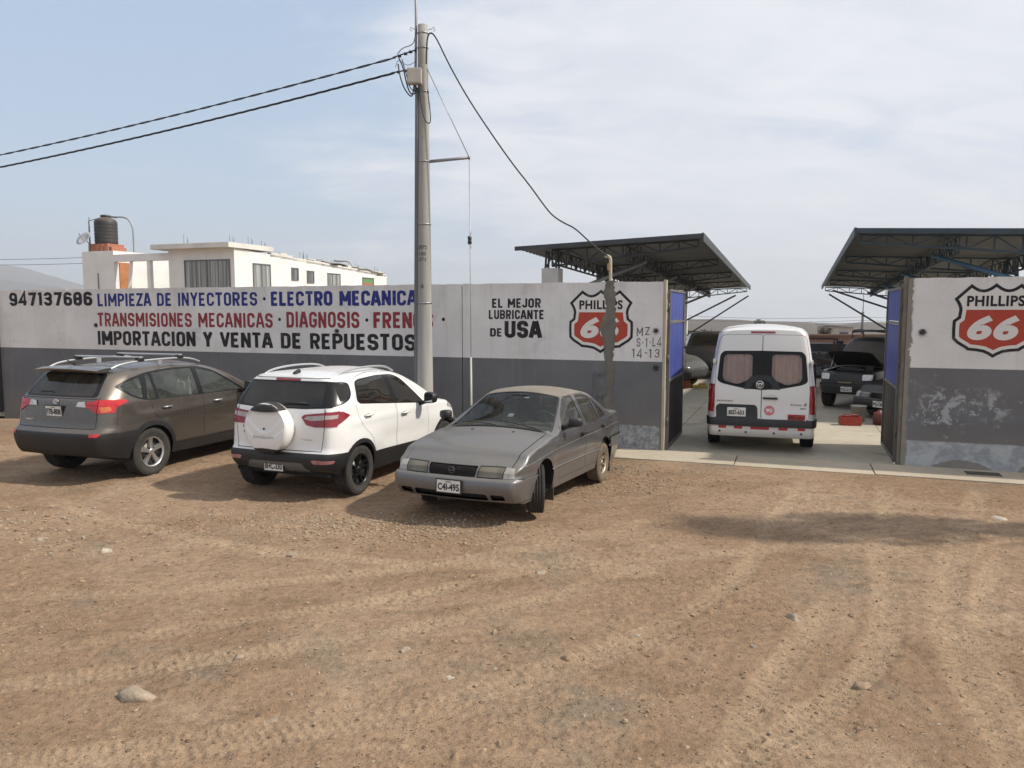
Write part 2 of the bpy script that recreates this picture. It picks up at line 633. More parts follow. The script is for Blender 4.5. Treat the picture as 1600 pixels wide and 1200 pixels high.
# ------------------------------------------------------------------ ground
TRACKS = [  # centre lines of tyre tracks on the lot, half width, depth
    ([(5.35, 10.9), (4.5, 9.0), (3.6, 7.4), (3.2, 6.3), (2.6, 5.2), (1.6, 4.2), (0.4, 3.4)], .11, .013),
    ([(4.35, 11.2), (3.5, 9.5), (2.8, 8.4), (2.3, 7.2), (1.6, 6.2), (0.5, 5.2), (-1.0, 4.4)], .10, .010),
    ([(6.6, 10.6), (5.2, 8.6), (4.0, 6.9), (3.3, 5.6), (2.9, 4.6), (2.6, 3.4)], .12, .014),
    ([(5.0, 7.6), (3.9, 6.2), (3.3, 5.2), (3.0, 4.2), (2.9, 3.4)], .10, .012),
    ([(2.9, 6.6), (2.2, 5.6), (1.5, 4.6), (1.0, 3.6)], .10, .012),
    ([(1.6, 6.0), (0.9, 5.4), (-0.3, 4.6), (-1.6, 4.1), (-3.5, 3.7)], .10, .012),
    ([(0.5, 7.3), (-0.9, 6.4), (-2.4, 5.8), (-4.4, 5.0), (-6.0, 4.7)], .10, .012),
    ([(1.8, 7.6), (0.6, 6.6), (-0.9, 5.6), (-2.8, 5.0), (-5.0, 4.4)], .11, .010),
    ([(-0.4, 4.9), (-1.4, 4.3), (-3.0, 3.9), (-5.0, 3.7)], .10, .010),
    ([(-6.2, 10.0), (-4.4, 8.7), (-2.7, 7.8), (-1.2, 7.3), (0.8, 7.2), (3.2, 7.9), (5.6, 8.8)], .11, .010),
    ([(7.6, 9.4), (6.3, 8.0), (5.4, 7.0), (4.6, 5.8), (4.2, 4.6)], .11, .012),
    ([(-7.0, 6.6), (-4.0, 6.4), (-1.5, 6.9), (0.6, 8.0), (2.0, 9.2)], .11, .009),
]


def ground_h(x, y, fine=True, mask=None):
    """height of the dirt lot"""
    h = 0.05 * fbm(x, y, 0.22, 3, 3) + 0.022 * fbm(x, y, 1.1, 4, 9)
    if fine:
        b = fbm(x, y, 5.0, 5, 21, 0.62)
        h = h + 0.013 * b
        # crumbs and clods thrown up in patches
        patch = np.clip(fbm(x, y, 0.8, 3, 55) * 2.2 + 0.35, 0.05, 1)
        h = h + patch * (0.016 * np.maximum(fbm(x, y, 13.0, 3, 31, 0.6) - 0.16, 0.0) * 2 + 0.012 * np.maximum(fbm(x, y, 29.0, 2, 37, 0.6) - 0.12, 0.0) * 2)
        h = h + 0.008 * np.abs(fbm(x + .4 * y, y * 2.2, 2.2, 3, 91))
    # hollow beside the pavement where the saloon's rear wheels stand
    d = -((x - WO.x) * WN.x + (y - WO.y) * WN.y)         # behind wall +
    q = ((x - 1.0) / 1.5) ** 2 + ((y - 11.1) / 0.9) ** 2
    h = h - 0.125 * np.exp(-q)
    h = h - 0.05 * np.exp(-(((x - 0.35) / .5) ** 2 + ((y - 9.15) / .45) ** 2))
    # flush with the pavement near the wall
    k = np.clip((d + 1.9) / 0.9, 0, 1)
    k = k * k * (3 - 2 * k)
    h = h * (1 - 0.75 * k) - 0.004 * k
    if fine:
        for pts, hw, dep in TRACKS:
            P = np.array(pts, float)
            best = np.full(x.shape, 9.0)
            arc = np.zeros(x.shape)
            sd = np.zeros(x.shape)
            acc = 0
            # smooth the line a little
            for _ in range(2):
                P = np.concatenate([P[:1], np.stack([P[:-1] * .75 + P[1:] * .25, P[:-1] * .25 + P[1:] * .75], 1).reshape(-1, 2), P[-1:]])
            for i in range(len(P) - 1):
                a, b = P[i], P[i + 1]
                L = np.hypot(*(b - a))
                if L < 1e-6:
                    continue
                u = (b - a) / L
                t = np.clip((x - a[0]) * u[0] + (y - a[1]) * u[1], 0, L)
                dx, dy = x - a[0] - u[0] * t, y - a[1] - u[1] * t
                dd = np.hypot(dx, dy)
                m = dd < best
                best = np.where(m, dd, best)
                arc = np.where(m, acc + t, arc)
                sd = np.where(m, dx * -u[1] + dy * u[0], sd)
                acc += L
            fade = np.clip(arc / 0.8, 0, 1) * np.clip((acc - arc) / 0.8, 0, 1)
            fade = fade * (0.55 + 0.9 * np.clip(fbm(x, y, 0.9, 2, 77) + .4, 0, 1))
            q = best / hw
            prof = np.where(q < 1.25, -0.5 - 0.5 * np.cos(np.pi * np.clip(q / 1.25, 0, 1)), 0) + 0.35 * np.exp(-((q - 1.45) / 0.28) ** 2)
            bars = np.sin(arc * 2 * np.pi / 0.062 + np.sign(sd) * 2.2 * np.abs(sd) / hw)
            sub = np.exp(-((np.abs(sd) / hw - 0.62) / 0.20) ** 2) + 0.7 * np.exp(-((sd / hw) / 0.16) ** 2)
            tread = np.clip(bars * 1.8, -1, 1) * sub * (q < 1)
            h = h + fade * dep * (0.75 * prof + 0.58 * tread)
            if mask is not None:
                np.maximum(mask, fade * np.clip(1.25 - q, 0, .5) * 2 * np.clip(.75 + .25 * tread, 0, 1), out=mask)
    return h


def gz(x, y):
    return float(ground_h(np.array([x]), np.array([y]), False)[0])


def dirt_mat():
    m, t = new_mat('dirt')
    g = t.n('ShaderNodeNewGeometry')
    p = g.outputs['Position']
    big = t.noise(p, 0.35, 4, 0.6, 0.6)
    mid = t.noise(t.map(p, (3, 1, 0), (0, 0, R(35)), (1, 2.2, 1)), 1.1, 6, 0.65, 0.3)
    fin = t.noise(p, 14.0, 6, 0.7)
    grit = t.noise(p, 90.0, 3, 0.7)
    c = t.mix(t.step(big, 0.35, 0.65), (0.258, 0.172, 0.108), (0.328, 0.230, 0.152))
    c = t.mix(t.mul(t.step(mid, 0.46, 0.68), 0.62), c, (0.200, 0.132, 0.081))
    c = t.mix(t.mul(t.step(t.noise(p, 0.8, 6, 0.65, 0.3), 0.52, 0.70), 0.65), c, (0.375, 0.278, 0.188))
    c = t.mix(t.mul(t.step(t.noise(t.map(p, (9, 4, 0)), 0.6, 6, 0.7), 0.54, 0.68), 0.65), c, (0.205, 0.168, 0.125))
    c = t.mix(t.mul(t.step(t.noise(t.map(p, (2, 7, 0), (0, 0, R(-20)), (1, 3, 1)), 2.4, 6, 0.7, 0.5), 0.54, 0.70), 0.42), c, (0.170, 0.116, 0.074))
    atn = t.n('ShaderNodeAttribute')
    atn.attribute_name = 'compacted'
    c = t.mix(t.mul(atn.outputs['Fac'], 0.5), c, (0.40, 0.296, 0.196))
    hs = t.n('ShaderNodeHueSaturation')
    t.put(hs.inputs['Color'], c)
    t.put(hs.inputs['Value'], t.add(t.lin(fin, 0.25, 0.75, 0.68, 1.30), t.mul(t.sub(grit, 0.5), 0.8)))
    c2 = hs.outputs[0]
    hh = t.add(t.mul(fin, 0.9), t.mul(grit, 0.3))
    for sc, dark in ((11, .4), (26, .5), (55, .6)):
        vor = t.n('ShaderNodeTexVoronoi')
        t.put(vor.inputs['Vector'], t.map(p, (sc, 0, 0), (0, 0, .3 * sc), (1, 1.6, 1)))
        vor.inputs['Scale'].default_value = sc
        vor.inputs['Randomness'].default_value = 1.0
        speck = t.sub(1.0, t.step(t.add(vor.outputs['Distance'], t.mul(t.sub(fin, .5), .2)), 0.14, 0.26))
        cs = t.sep(vor.outputs['Color'])
        sk = t.mul(speck, t.step(cs[0], 0.72, 0.78))
        c2 = t.mix(t.mul(sk, dark), c2, t.mix(t.step(cs[1], .45, .55), (0.105, 0.072, 0.046), (0.40, 0.325, 0.24)))
        hh = t.add(hh, t.mul(sk, 0.5))
    nrm = t.bump(hh, 1.0, 0.03)
    finish(m, t, c2, 0.95, 0, nrm, 0.15)
    return m


M_DIRT = dirt_mat()


def build_ground():
    ny, nx = 760, 960
    ys = 2.2 * (17.5 / 2.2) ** np.linspace(0, 1, ny)
    us = np.linspace(-1.25, 1.25, nx)
    Y, U = np.meshgrid(ys, us, indexing='ij')
    X = U * (Y * 0.82 + 1.0)
    TM = np.zeros(X.shape)
    Z = ground_h(X, Y, True, TM)
    d = -((X - WO.x) * WN.x + (Y - WO.y) * WN.y)
    Z = np.where(d > -0.85, np.minimum(Z, -0.03), Z)
    Z = np.where(d > 0.0, -0.2, Z)
    far = (X < WP(-16.35, 0).x)
    v = np.stack([X, Y, Z], -1).reshape(-1, 3)
    i = np.arange(ny * nx).reshape(ny, nx)
    f = np.stack([i[:-1, :-1], i[:-1, 1:], i[1:, 1:], i[1:, :-1]], -1).reshape(-1, 4)
    me = bpy.data.meshes.new('dirt_lot')
    me.vertices.add(len(v))
    me.vertices.foreach_set('co', v.ravel())
    me.loops.add(f.size)
    me.loops.foreach_set('vertex_index', f.ravel())
    me.polygons.add(len(f))
    me.polygons.foreach_set('loop_start', np.arange(0, f.size, 4))
    me.polygons.foreach_set('use_smooth', np.ones(len(f), bool))
    me.update(calc_edges=True)
    at_ = me.attributes.new('compacted', 'FLOAT', 'POINT')
    at_.data.foreach_set('value', TM.ravel().astype(np.float32))
    me.materials.append(M_DIRT)
    o = bpy.data.objects.new('dirt_lot', me)
    COL.objects.link(o)
    struct(o)
    # open desert ground all round, falling away towards the coast
    g = G()
    rings = [0, 3, 8, 20, 45, 70, 140, 400, 900, 2000, 6000, 14000]
    zz = [-.25, -.25, -.25, -.25, -.25, -.6, -4, -15, -32, -60, -150, -330]
    n = 72
    vs, fs = [], []
    for r, z in zip(rings, zz):
        for k in range(n):
            a = 2 * math.pi * k / n
            vs.append((r * math.cos(a), 8 + r * math.sin(a), z))
    for i in range(len(rings) - 1):
        for k in range(n):
            k2 = (k + 1) % n
            fs.append((i * n + k, i * n + k2, (i + 1) * n + k2, (i + 1) * n + k))
    g._add(vs, fs, 0, True)
    struct(g.build('desert_ground', M_DIRT))


build_ground()


def concrete_mat(name, col, oil=0.5, cracks=True):
    m, t = new_mat(name)
    g = t.n('ShaderNodeNewGeometry')
    p = g.outputs['Position']
    a = t.noise(p, 0.5, 5, 0.6, 0.4)
    b = t.noise(p, 5, 5, 0.7)
    c = t.mix(t.step(a, 0.4, 0.65), col, tuple(q * 1.16 for q in col))
    c = t.mix(t.mul(t.step(t.noise(t.map(p, (5, 2, 1)), 0.9, 6, 0.7, 0.8), 0.54, 0.7), oil), c, tuple(q * 0.42 for q in col))
    hs = t.n('ShaderNodeHueSaturation')
    t.put(hs.inputs['Color'], c)
    t.put(hs.inputs['Value'], t.lin(b, 0.2, 0.8, 0.85, 1.12))
    finish(m, t, hs.outputs[0], 0.85, 0, t.bump(t.noise(p, 40, 4, 0.7), 0.25, 0.006), 0.25)
    return m


M_PAVE = concrete_mat('pavement_concrete', (0.40, 0.345, 0.265), 0.2)
M_YARD = concrete_mat('yard_concrete', (0.35, 0.315, 0.25), 0.55)

# pavement in front of the walls: slabs with joints between them
g = G()
s = -9.0
k = 0
while s < 11:
    L = 2.05
    if s < 0 and s + L > -0.35 and s + L < 0.2:
        L = -0.35 - s
    z = 0.012 + 0.004 * math.sin(k * 2.3)
    ed = 0.012 * math.sin(k * 5.1)
    vs = [WP(s + .008, 0.0, 0), WP(s + L - .008, 0.0, 0), WP(s + L - .008, -0.90 + ed, 0), WP(s + .008, -0.90 - ed, 0)]
    g._add([p + Vector((0, 0, z)) for p in vs] + [p + Vector((0, 0, -.2)) for p in vs],
           [(0, 1, 2, 3), (0, 4, 5, 1), (1, 5, 6, 2), (2, 6, 7, 3), (3, 7, 4, 0)])
    s += L
    k += 1
struct(g.build('pavement', M_PAVE))
g = G()
s0 = 0
for i in range(-5, 7):
    for j in range(0, 13):
        a, b = i * 3.9 - 0.1, j * 3.6
        c = [WP(a + .006, b + .006, 0), WP(a + 3.894, b + .006, 0), WP(a + 3.894, b + 3.594, 0), WP(a + .006, b + 3.594, 0)]
        g._add([p + Vector((0, 0, .004)) for p in c] + [p + Vector((0, 0, -.15)) for p in c],
               [(0, 1, 2, 3), (0, 4, 5, 1), (1, 5, 6, 2), (2, 6, 7, 3), (3, 7, 4, 0)])
struct(g.build('yard_floor', M_YARD))


# ------------------------------------------------------------------ painted boundary walls
def box_mask(t, x, z, x0, x1, z0, z1, nz, amp, soft=0.015):
    """1 inside a rectangle whose edges are eaten by noise"""
    w = t.mul(t.sub(nz, 0.5), amp)
    a = t.step(t.add(x, w), x0 - soft, x0 + soft)
    b = t.sub(1.0, t.step(t.add(x, w), x1 - soft, x1 + soft))
    c = t.step(t.add(z, w), z0 - soft, z0 + soft)
    d = t.sub(1.0, t.step(t.add(z, w), z1 - soft, z1 + soft))
    return t.mul(t.mul(a, b), t.mul(c, d))


def wall_mat(name, right):
    m, t = new_mat(name)
    tc = t.n('ShaderNodeTexCoord')
    p = tc.outputs['Object']
    s = t.sep(p)
    x, z = s[0], s[2]
    n1 = t.noise(p, 0.9, 5, 0.6, 0.3)
    n2 = t.noise(p, 7, 6, 0.7)
    n3 = t.noise(t.map(p, (0, 0, 0), (0, 0, 0), (3.5, 3.5, 0.25)), 1.0, 5, 0.6)
    white = t.mix(t.step(n1, 0.35, 0.7), (0.62, 0.605, 0.595), (0.71, 0.70, 0.69))
    white = t.mix(t.mul(t.step(n3, 0.52, 0.75), 0.35), white, (0.50, 0.46, 0.41))
    # grime under the coping
    white = t.mix(t.mul(t.mul(t.step(z, 2.6, 2.96), t.step(n3, 0.4, 0.7)), 0.35), white, (0.42, 0.39, 0.35))
    grey = t.mix(t.step(n1, 0.3, 0.7), (0.132, 0.133, 0.139), (0.162, 0.163, 0.170))
    grey = t.mix(t.mul(t.step(n2, 0.6, 0.78), 0.35), grey, (0.22, 0.22, 0.225))
    zz = t.add(z, t.mul(t.sub(n2, 0.5), 0.012))
    c = t.mix(t.step(zz, 1.567, 1.575), grey, white)
    dust = t.sub(1.0, t.step(t.add(z, t.mul(t.sub(n1, 0.5), 0.5)), 0.1, 0.75))
    c = t.mix(t.mul(dust, 0.42), c, (0.25, 0.20, 0.15))
    st = t.noise(t.map(p, (3, 0, 1), (0, 0, 0), (7, 7, .35)), 1.0, 6, .65)
    c = t.mix(t.mul(t.step(st, .56, .74), .22), c, (0.30, 0.27, 0.24))
    c = t.mix(t.mul(t.step(t.noise(p, 1.7, 7, .7, .8), .58, .66), .16), c, (0.20, 0.19, 0.18))
    n4 = t.noise(p, 4.5, 8, 0.75, 0.6)
    if right:
        pl = t.step(n4, 0.50, 0.56)
        msk = box_mask(t, x, z, 3.95, 5.15, 0.72, 1.22, t.noise(p, 2.0, 5, 0.7), 0.9, 0.12)
        c = t.mix(t.mul(t.mul(pl, msk), 0.9), c, (0.36, 0.375, 0.39))
        c = t.mix(t.mul(t.mul(t.step(n4, 0.60, 0.64), t.sub(1.0, t.step(z, 1.4, 1.55))), 0.6), c, (0.36, 0.375, 0.39))
        # bare plaster skirting with damp, and the chipped edge at the gate
        sk = box_mask(t, x, z, 0, 30, -1, 0.42, n2, 0.06)
        c = t.mix(sk, c, t.mix(t.step(t.noise(p, 3.2, 7, 0.7, 0.5), 0.38, 0.62), (0.27, 0.285, 0.30), (0.42, 0.44, 0.45)))
        for a, b in ((4.6, 0.15), (5.75, 0.22), (7.4, 0.2)):
            dx = t.mul(t.sub(x, a), 1.0 / 0.45)
            dm = t.sub(1.0, t.step(t.add(t.add(t.mul(dx, dx), t.mul(z, 1 / b)), t.mul(t.sub(n2, 0.5), 0.9)), 0.92, 1.05))
            c = t.mix(t.mul(dm, .75), c, t.mix(n2, (0.16, 0.135, 0.105), (0.23, 0.20, 0.16)))
        ed = t.sub(1.0, t.step(t.add(x, t.mul(t.sub(n4, 0.5), 0.2)), 3.80, 3.815))
        c = t.mix(ed, c, t.mix(n2, (0.17, 0.155, 0.125), (0.30, 0.28, 0.24)))
    else:
        sk = box_mask(t, x, z, -0.80, -0.09, 0.0, 0.43, n2, 0.12)
        c = t.mix(t.mul(sk, 0.8), c, t.mix(t.step(t.noise(p, 9, 7, 0.75, 0.3), 0.38, 0.62), (0.17, 0.19, 0.215), (0.40, 0.42, 0.44)))
        pl = t.step(t.noise(p, 9, 6, 0.7), 0.66, 0.70)
        c = t.mix(t.mul(t.mul(pl, t.sub(1.0, t.step(z, 1.35, 1.5))), 0.4), c, (0.40, 0.40, 0.40))
        sm = t.mul(t.step(t.noise(t.map(p, (1.7, 0, 0), (0, 0, 0), (1, 1, 2)), 1.3, 4, 0.5), 0.55, 0.72), t.step(z, 1.58, 1.7))
        c = t.mix(t.mul(sm, 0.3), c, (0.5, 0.44, 0.43))
    hs = t.n('ShaderNodeHueSaturation')
    t.put(hs.inputs['Color'], c)
    t.put(hs.inputs['Value'], t.lin(t.noise(p, 30, 4, 0.7), 0.2, 0.8, 0.93, 1.07))
    nb = t.bump(t.add(t.noise(p, 3, 4, 0.6), t.mul(t.noise(p, 60, 3, 0.7), 0.25)), 0.3, 0.02)
    finish(m, t, hs.outputs[0], 0.9, 0, nb, 0.2)
    return m


def paint_mat(name, col, worn=0.25, flake=(0.5, 0.48, 0.46)):
    m, t = new_mat(name)
    tc = t.n('ShaderNodeTexCoord')
    p = tc.outputs['Object']
    n = t.noise(p, 9, 7, 0.75, 0.4)
    n2 = t.noise(t.map(p, (0, 0, 0), (0, 0, 0), (12, 12, 1.5)), 1, 4, 0.6)
    c = t.mix(t.mul(t.step(n, 0.52, 0.72), worn), col, flake)
    c = t.mix(t.mul(t.step(n2, 0.5, 0.7), worn * 0.8), c, tuple(0.5 * q + 0.5 * w * 0.55 for q, w in zip(col, flake)))
    finish(m, t, c, 0.75, 0, None, 0.25)
    return m


M_INK = paint_mat('black_sign_paint', (0.022, 0.02, 0.024), 0.2)
M_BLUEINK = paint_mat('blue_sign_paint', (0.024, 0.032, 0.19), 0.42, (0.33, 0.33, 0.42))
M_REDINK = paint_mat('red_sign_paint', (0.245, 0.038, 0.045), 0.4, (0.40, 0.22, 0.2))
M_SHIELDRED = paint_mat('shield_red_paint', (0.40, 0.062, 0.040), 0.3, (0.38, 0.15, 0.10))
M_SHIELDWHITE = paint_mat('shield_white_paint', (0.68, 0.66, 0.63), 0.12)
M_CEMENT = simple('raw_cement', (0.155, 0.145, 0.125), 0.95, 0, 0.25, 3, 0.6, 30)
M_BEIGESTEEL = simple('beige_painted_steel', (0.40, 0.35, 0.27), 0.6, 0.0, 0.2, 3, 0.1, 30)


def shield_outline():
    """half of the road-sign shield, unit box: u -0.5..0.5, v 0..1"""
    ptsL = [(-.5, .793)]
    ptsL += [(-.375 + (.125) * 0, .793 + .0)] and []
    right = [(0, 1.0)]
    # scallop from the middle peak to the right-hand horn
    for i in range(1, 9):
        a = i / 8
        right.append((0.297 * a, 1.0 - 0.08 * math.sin(math.pi * a) - 0.008 * a))
    right.append((.5, .793))
    # waist and belly
    for i in range(1, 7):
        a = i / 6
        right.append((.5 - .066 * math.sin(a * math.pi * .5), .793 - .157 * a))
    bz = [(.434, .636), (.445, .55), (.507, .50), (.51, .38), (.506, .25), (.45, .19), (.34, .12), (.31, .095), (.2, .085), (.12, .07), (.06, .04), (.0, .0)]
    right += bz[1:]
    left = [(-u, v) for u, v in reversed(right[1:-1])]
    return right + left


def inset_poly(P, d, sx, sz):
    n = len(P)
    area = sum(P[i][0] * P[(i + 1) % n][1] - P[(i + 1) % n][0] * P[i][1] for i in range(n))
    sg = 1 if area > 0 else -1
    out = []
    for i in range(n):
        a, b, c = Vector(P[i - 1]), Vector(P[i]), Vector(P[(i + 1) % n])
        a, b, c = [Vector((q.x * sx, q.y * sz)) for q in (a, b, c)]
        d1, d2 = (b - a).normalized(), (c - b).normalized()
        nn = Vector((-d1.y - d2.y, d1.x + d2.x))
        if nn.length < 1e-5:
            nn = Vector((-d1.y, d1.x))
        nn.normalize()
        s = 1 / max(abs(nn.dot(Vector((-d1.y, d1.x)))), 0.45)
        q = b + nn * d * s * sg
        out.append((q.x / sx, q.y / sz))
    return out


def make_shield(parent, s0, s1, z0, z1, y=-0.003):
    sx, sz = s1 - s0, z1 - z0
    sc = (s0 + s1) / 2

    def fn(u, v, d=0):
        return (sc + u * sx, y - d, z0 + v * sz)
    P = shield_outline()
    P2 = inset_poly(P, 0.045, sx, sz)
    P3 = inset_poly(P, 0.095, sx, sz)
    g = G()
    g.flat(P, lambda u, v: fn(u, v, 0), 0)
    g.flat(P2, lambda u, v: fn(u, v, .0012), 1)
    cut = .645
    Q = []
    n = len(P3)
    for i in range(n):
        a, b = P3[i], P3[(i + 1) % n]
        if a[1] <= cut:
            Q.append(a)
        if (a[1] <= cut) != (b[1] <= cut):
            k = (cut - a[1]) / (b[1] - a[1])
            Q.append((a[0] + (b[0] - a[0]) * k, cut))
    g.flat(Q, lambda u, v: fn(u, v, .0024), 2)
    put_text(g, 'PHILLIPS', lambda a, b: fn(-.345 + a, .69 + b, .0030), .69, .145, 0.038, 0.0, 0, 1.1)
    put_text(g, '66', lambda a, b: fn(-.325 + a, .235 + b, .0036), .62, .335, 0.05, 0.22, 1, 1.12)
    return g.build('painted_shield', [M_INK, M_SHIELDWHITE, M_SHIELDRED], parent, recalc=False)


def build_walls():
    W1 = thing('boundary_wall', 'long white and grey rendered wall lettered in blue, red and black, behind the parked cars', 'wall', WO, WA)
    W2 = thing('boundary_wall', 'shorter white and grey wall with peeling paint right of the gateway', 'wall', WO, WA)
    H = 2.963
    TH = 0.16

    def wall_body(x0, x1, name, mat, parent, seed):
        """slab with slightly uneven top"""
        g = G()
        rd = random.Random(seed)
        n = int((x1 - x0) / 0.12)
        vs = []
        for i in range(n + 1):
            x = x0 + (x1 - x0) * i / n
            zt = H + rd.uniform(-.006, .006)
            vs += [(x, 0, -.25), (x, 0, zt), (x, TH, zt), (x, TH, -.25)]
        fs = []
        for i in range(n):
            a, b = i * 4, i * 4 + 4
            fs += [(a, b, b + 1, a + 1), (a + 1, b + 1, b + 2, a + 2), (a + 2, b + 2, b + 3, a + 3)]
        fs += [(0, 1, 2, 3), tuple(n * 4 + q for q in (3, 2, 1, 0))]
        g._add(vs, fs)
        return g.build(name, mat, parent)

    wm1, wm2 = wall_mat('left_wall_paint', False), wall_mat('right_wall_paint', True)
    wall_body(-16.25, -3.856, 'rendered_panel', wm1, W1, 1)
    wall_body(-3.84, -0.055, 'rendered_panel', wm1, W1, 2)
    wall_body(3.735, 11.5, 'rendered_panel', wm2, W2, 3)
    # dark joint strip between the two panels
    g = G().box((-3.848, .05, 1.45), (.014, .06, 2.95))
    g.build('expansion_joint', simple('joint_dark', (.03, .03, .03), .9), W1)

    def line(body, s0, s1, z0, z1, mat, th=.19, gap=.11, name='painted_lettering'):
        g = G()
        stroke_text(g, body, lambda u, v, d: (s0 + u, -.003 - d, z0 + v), s1 - s0, z1 - z0, th, gap, jitter=.012)
        return g.build(name, mat, W1, recalc=False)
    line('947137686', -15.83, -13.17, 2.585, 2.895, M_INK, .215, .14)
    line('LIMPIEZA DE INYECTORES', -13.0, -8.55, 2.565, 2.855, M_BLUEINK, .178)
    line('ELECTRO MECANICA', -8.2, -4.80, 2.565, 2.855, M_BLUEINK, .215)
    line('TRANSMISIONES MECANICAS', -13.03, -8.17, 2.105, 2.415, M_REDINK, .178)
    line('DIAGNOSIS', -7.83, -6.09, 2.115, 2.44, M_REDINK, .185)
    line('FRENOS', -5.77, -4.46, 2.12, 2.43, M_REDINK, .205)
    line('IMPORTACION Y VENTA DE REPUESTOS', -13.05, -4.84, 1.68, 2.0, M_INK, .205)
    g = G()
    for s, z in ((-8.37, 2.71), (-8.0, 2.28), (-5.92, 2.275), (-4.24, 2.295)):
        g.flat([(s + .035 * math.cos(a * .4488), z + .035 * math.sin(a * .4488)) for a in range(14)], lambda u, v: (u, -.003, v))
    g.build('painted_dots', M_INK, W1, recalc=False)
    # drain holes through the wall
    g = G()
    for s, z in ((-13.09, 2.13), (-6.62, 2.05), (-0.172, 2.11), (-.16, 1.463)):
        g.lathe([(.05, -.012), (.05, .02), (.034, .02), (.034, -.004), (0, -.004)], (s, -.006, z), 'Y', 12)
    g.build('drain_hole', simple('hole_dark', (.035, .032, .03), .9), W1)
    G().lathe([(.052, -.03), (.052, .02), (.036, .02), (.036, -.004), (0, -.004)], (3.96, -.01, 2.125), 'Y', 14).build('drain_hole', simple('hole_pipe', (.085, .08, .075), .8), W2)
    g = G()
    for body, s0, z0, w, h, th in (('EL MEJOR', -3.235, 2.515, .955, .17, .21), ('LUBRICANTE', -3.30, 2.305, 1.083, .168, .20), ('DE', -3.275, 1.978, .235, .155, .2), ('USA', -2.98, 1.965, .705, .305, .235)):
        stroke_text(g, body, lambda u, v, d: (s0 + u, -.003 - d, z0 + v), w, h, th, .12, jitter=.004)
    g.build('painted_lettering', M_INK, W1, recalc=False)
    make_shield(W1, -1.727, -0.586, 1.702, 2.833)
    make_shield(W2, 4.375, 5.475, 1.746, 2.872)
    # sprayed plot number
    M_SPRAY = paint_mat('grey_spray', (.10, .10, .095), .3)
    g = G()
    for body, s0, s1, z0, z1 in (('MZ', -.52, -.285, 2.02, 2.17), ('S.1.L4', -.515, -.07, 1.825, 1.985), ('14-13', -.59, -.105, 1.632, 1.79)):
        stroke_text(g, body, lambda u, v, d: (s0 + u, -.003 - d, z0 + v + .03 * u), s1 - s0, z1 - z0, .105, .2, jitter=.05)
    g.build('sprayed_writing', M_SPRAY, W1, recalc=False)
    # raw cement scar where the conduit was chased in
    g = G()
    rd = random.Random(5)
    n = 74
    vs = []
    for i in range(n + 1):
        z = 2.985 - i * (2.985 / n)
        wob = .5 + .5 * math.sin(i * .31) * math.sin(i * .13 + 1)
        bul = .075 * math.exp(-((z - 2.15) / .22) ** 2) + .035 * math.exp(-((z - 2.72) / .1) ** 2)
        wl = .065 + .035 * wob + bul + rd.uniform(-.018, .018)
        wr = .065 + .04 * (1 - wob) + bul * .7 + rd.uniform(-.018, .018)
        c = -1.0 + .02 * math.sin(i * .2)
        for q in (-wl, -wl * .8, -wl * .3, wr * .4, wr * .82, wr):
            edge = abs(q) > .79 * (wl if q < 0 else wr)
            dd = .004 if edge and abs(q) in (wl, wr) else .018 + rd.uniform(-.006, .008)
            vs.append((c + q, -dd, z))
    fs = [(i * 6 + j, i * 6 + j + 1, i * 6 + j + 7, i * 6 + j + 6) for i in range(n) for j in range(5)]
    g._add(vs, fs, 0, True)
    g.build('cement_patch', M_CEMENT, W1)
    # meter box door
    g = G()
    g.box((-1.157, -.008, 1.125), (.24, .03, .45), bev=.006)
    g.box((-1.157, -.026, 1.125), (.19, .008, .40), bev=.003)
    g.box((-1.157, -.032, 1.30), (.05, .006, .02), mi=1)
    g.box((-1.10, -.032, .945), (.03, .008, .02), mi=1)
    g.box((-1.20, -.032, .945), (.02, .008, .02), mi=1)
    g.build('meter_box', [simple('meter_grey', (.115, .117, .122), .7, 0, .2, 4), simple('meter_dark', (.04, .04, .04), .6)], W1)
    # steel posts at the gateway
    G().box((-.027, .055, 1.49), (.05, .13, 3.0), bev=.004).build('gate_post', M_BEIGESTEEL, W1)
    G().box((3.706, .075, 1.49), (.05, .13, 3.0), bev=.004).build('gate_post', simple('grimy_steel', (.145, .13, .10), .75, 0, .3, 4, .2, 30), W2)
    # capping mortar
    return W1, W2


W1, W2 = build_walls()

# metal lid in the pavement
t_ = thing('drain_cover', 'small rusty metal cover set in the pavement below the right wall', 'cover', WP(4.82, -.34, .016), WA)
g = G().box((0, 0, .003), (.46, .24, .012))
for i in range(9):
    g.box((-.2 + i * .05, 0, .010), (.012, .2, .006))
g.build('grate', simple('rusty_lid', (.085, .082, .068), .8, .2, .3, 6), t_)


# ------------------------------------------------------------------ gate leaves
M_BLUE = simple('blue_gate_paint', (.045, .066, .26), .5, 0, .16, 2, .05, 20, dust=.25)
M_GATEDARK = simple('dark_gate_paint', (.030, .025, .024), .6, 0, .25, 2, .08, 20, dust=.2)
M_GATEFRAME = simple('gate_frame_paint', (.115, .105, .10), .6, 0, .25, 3)


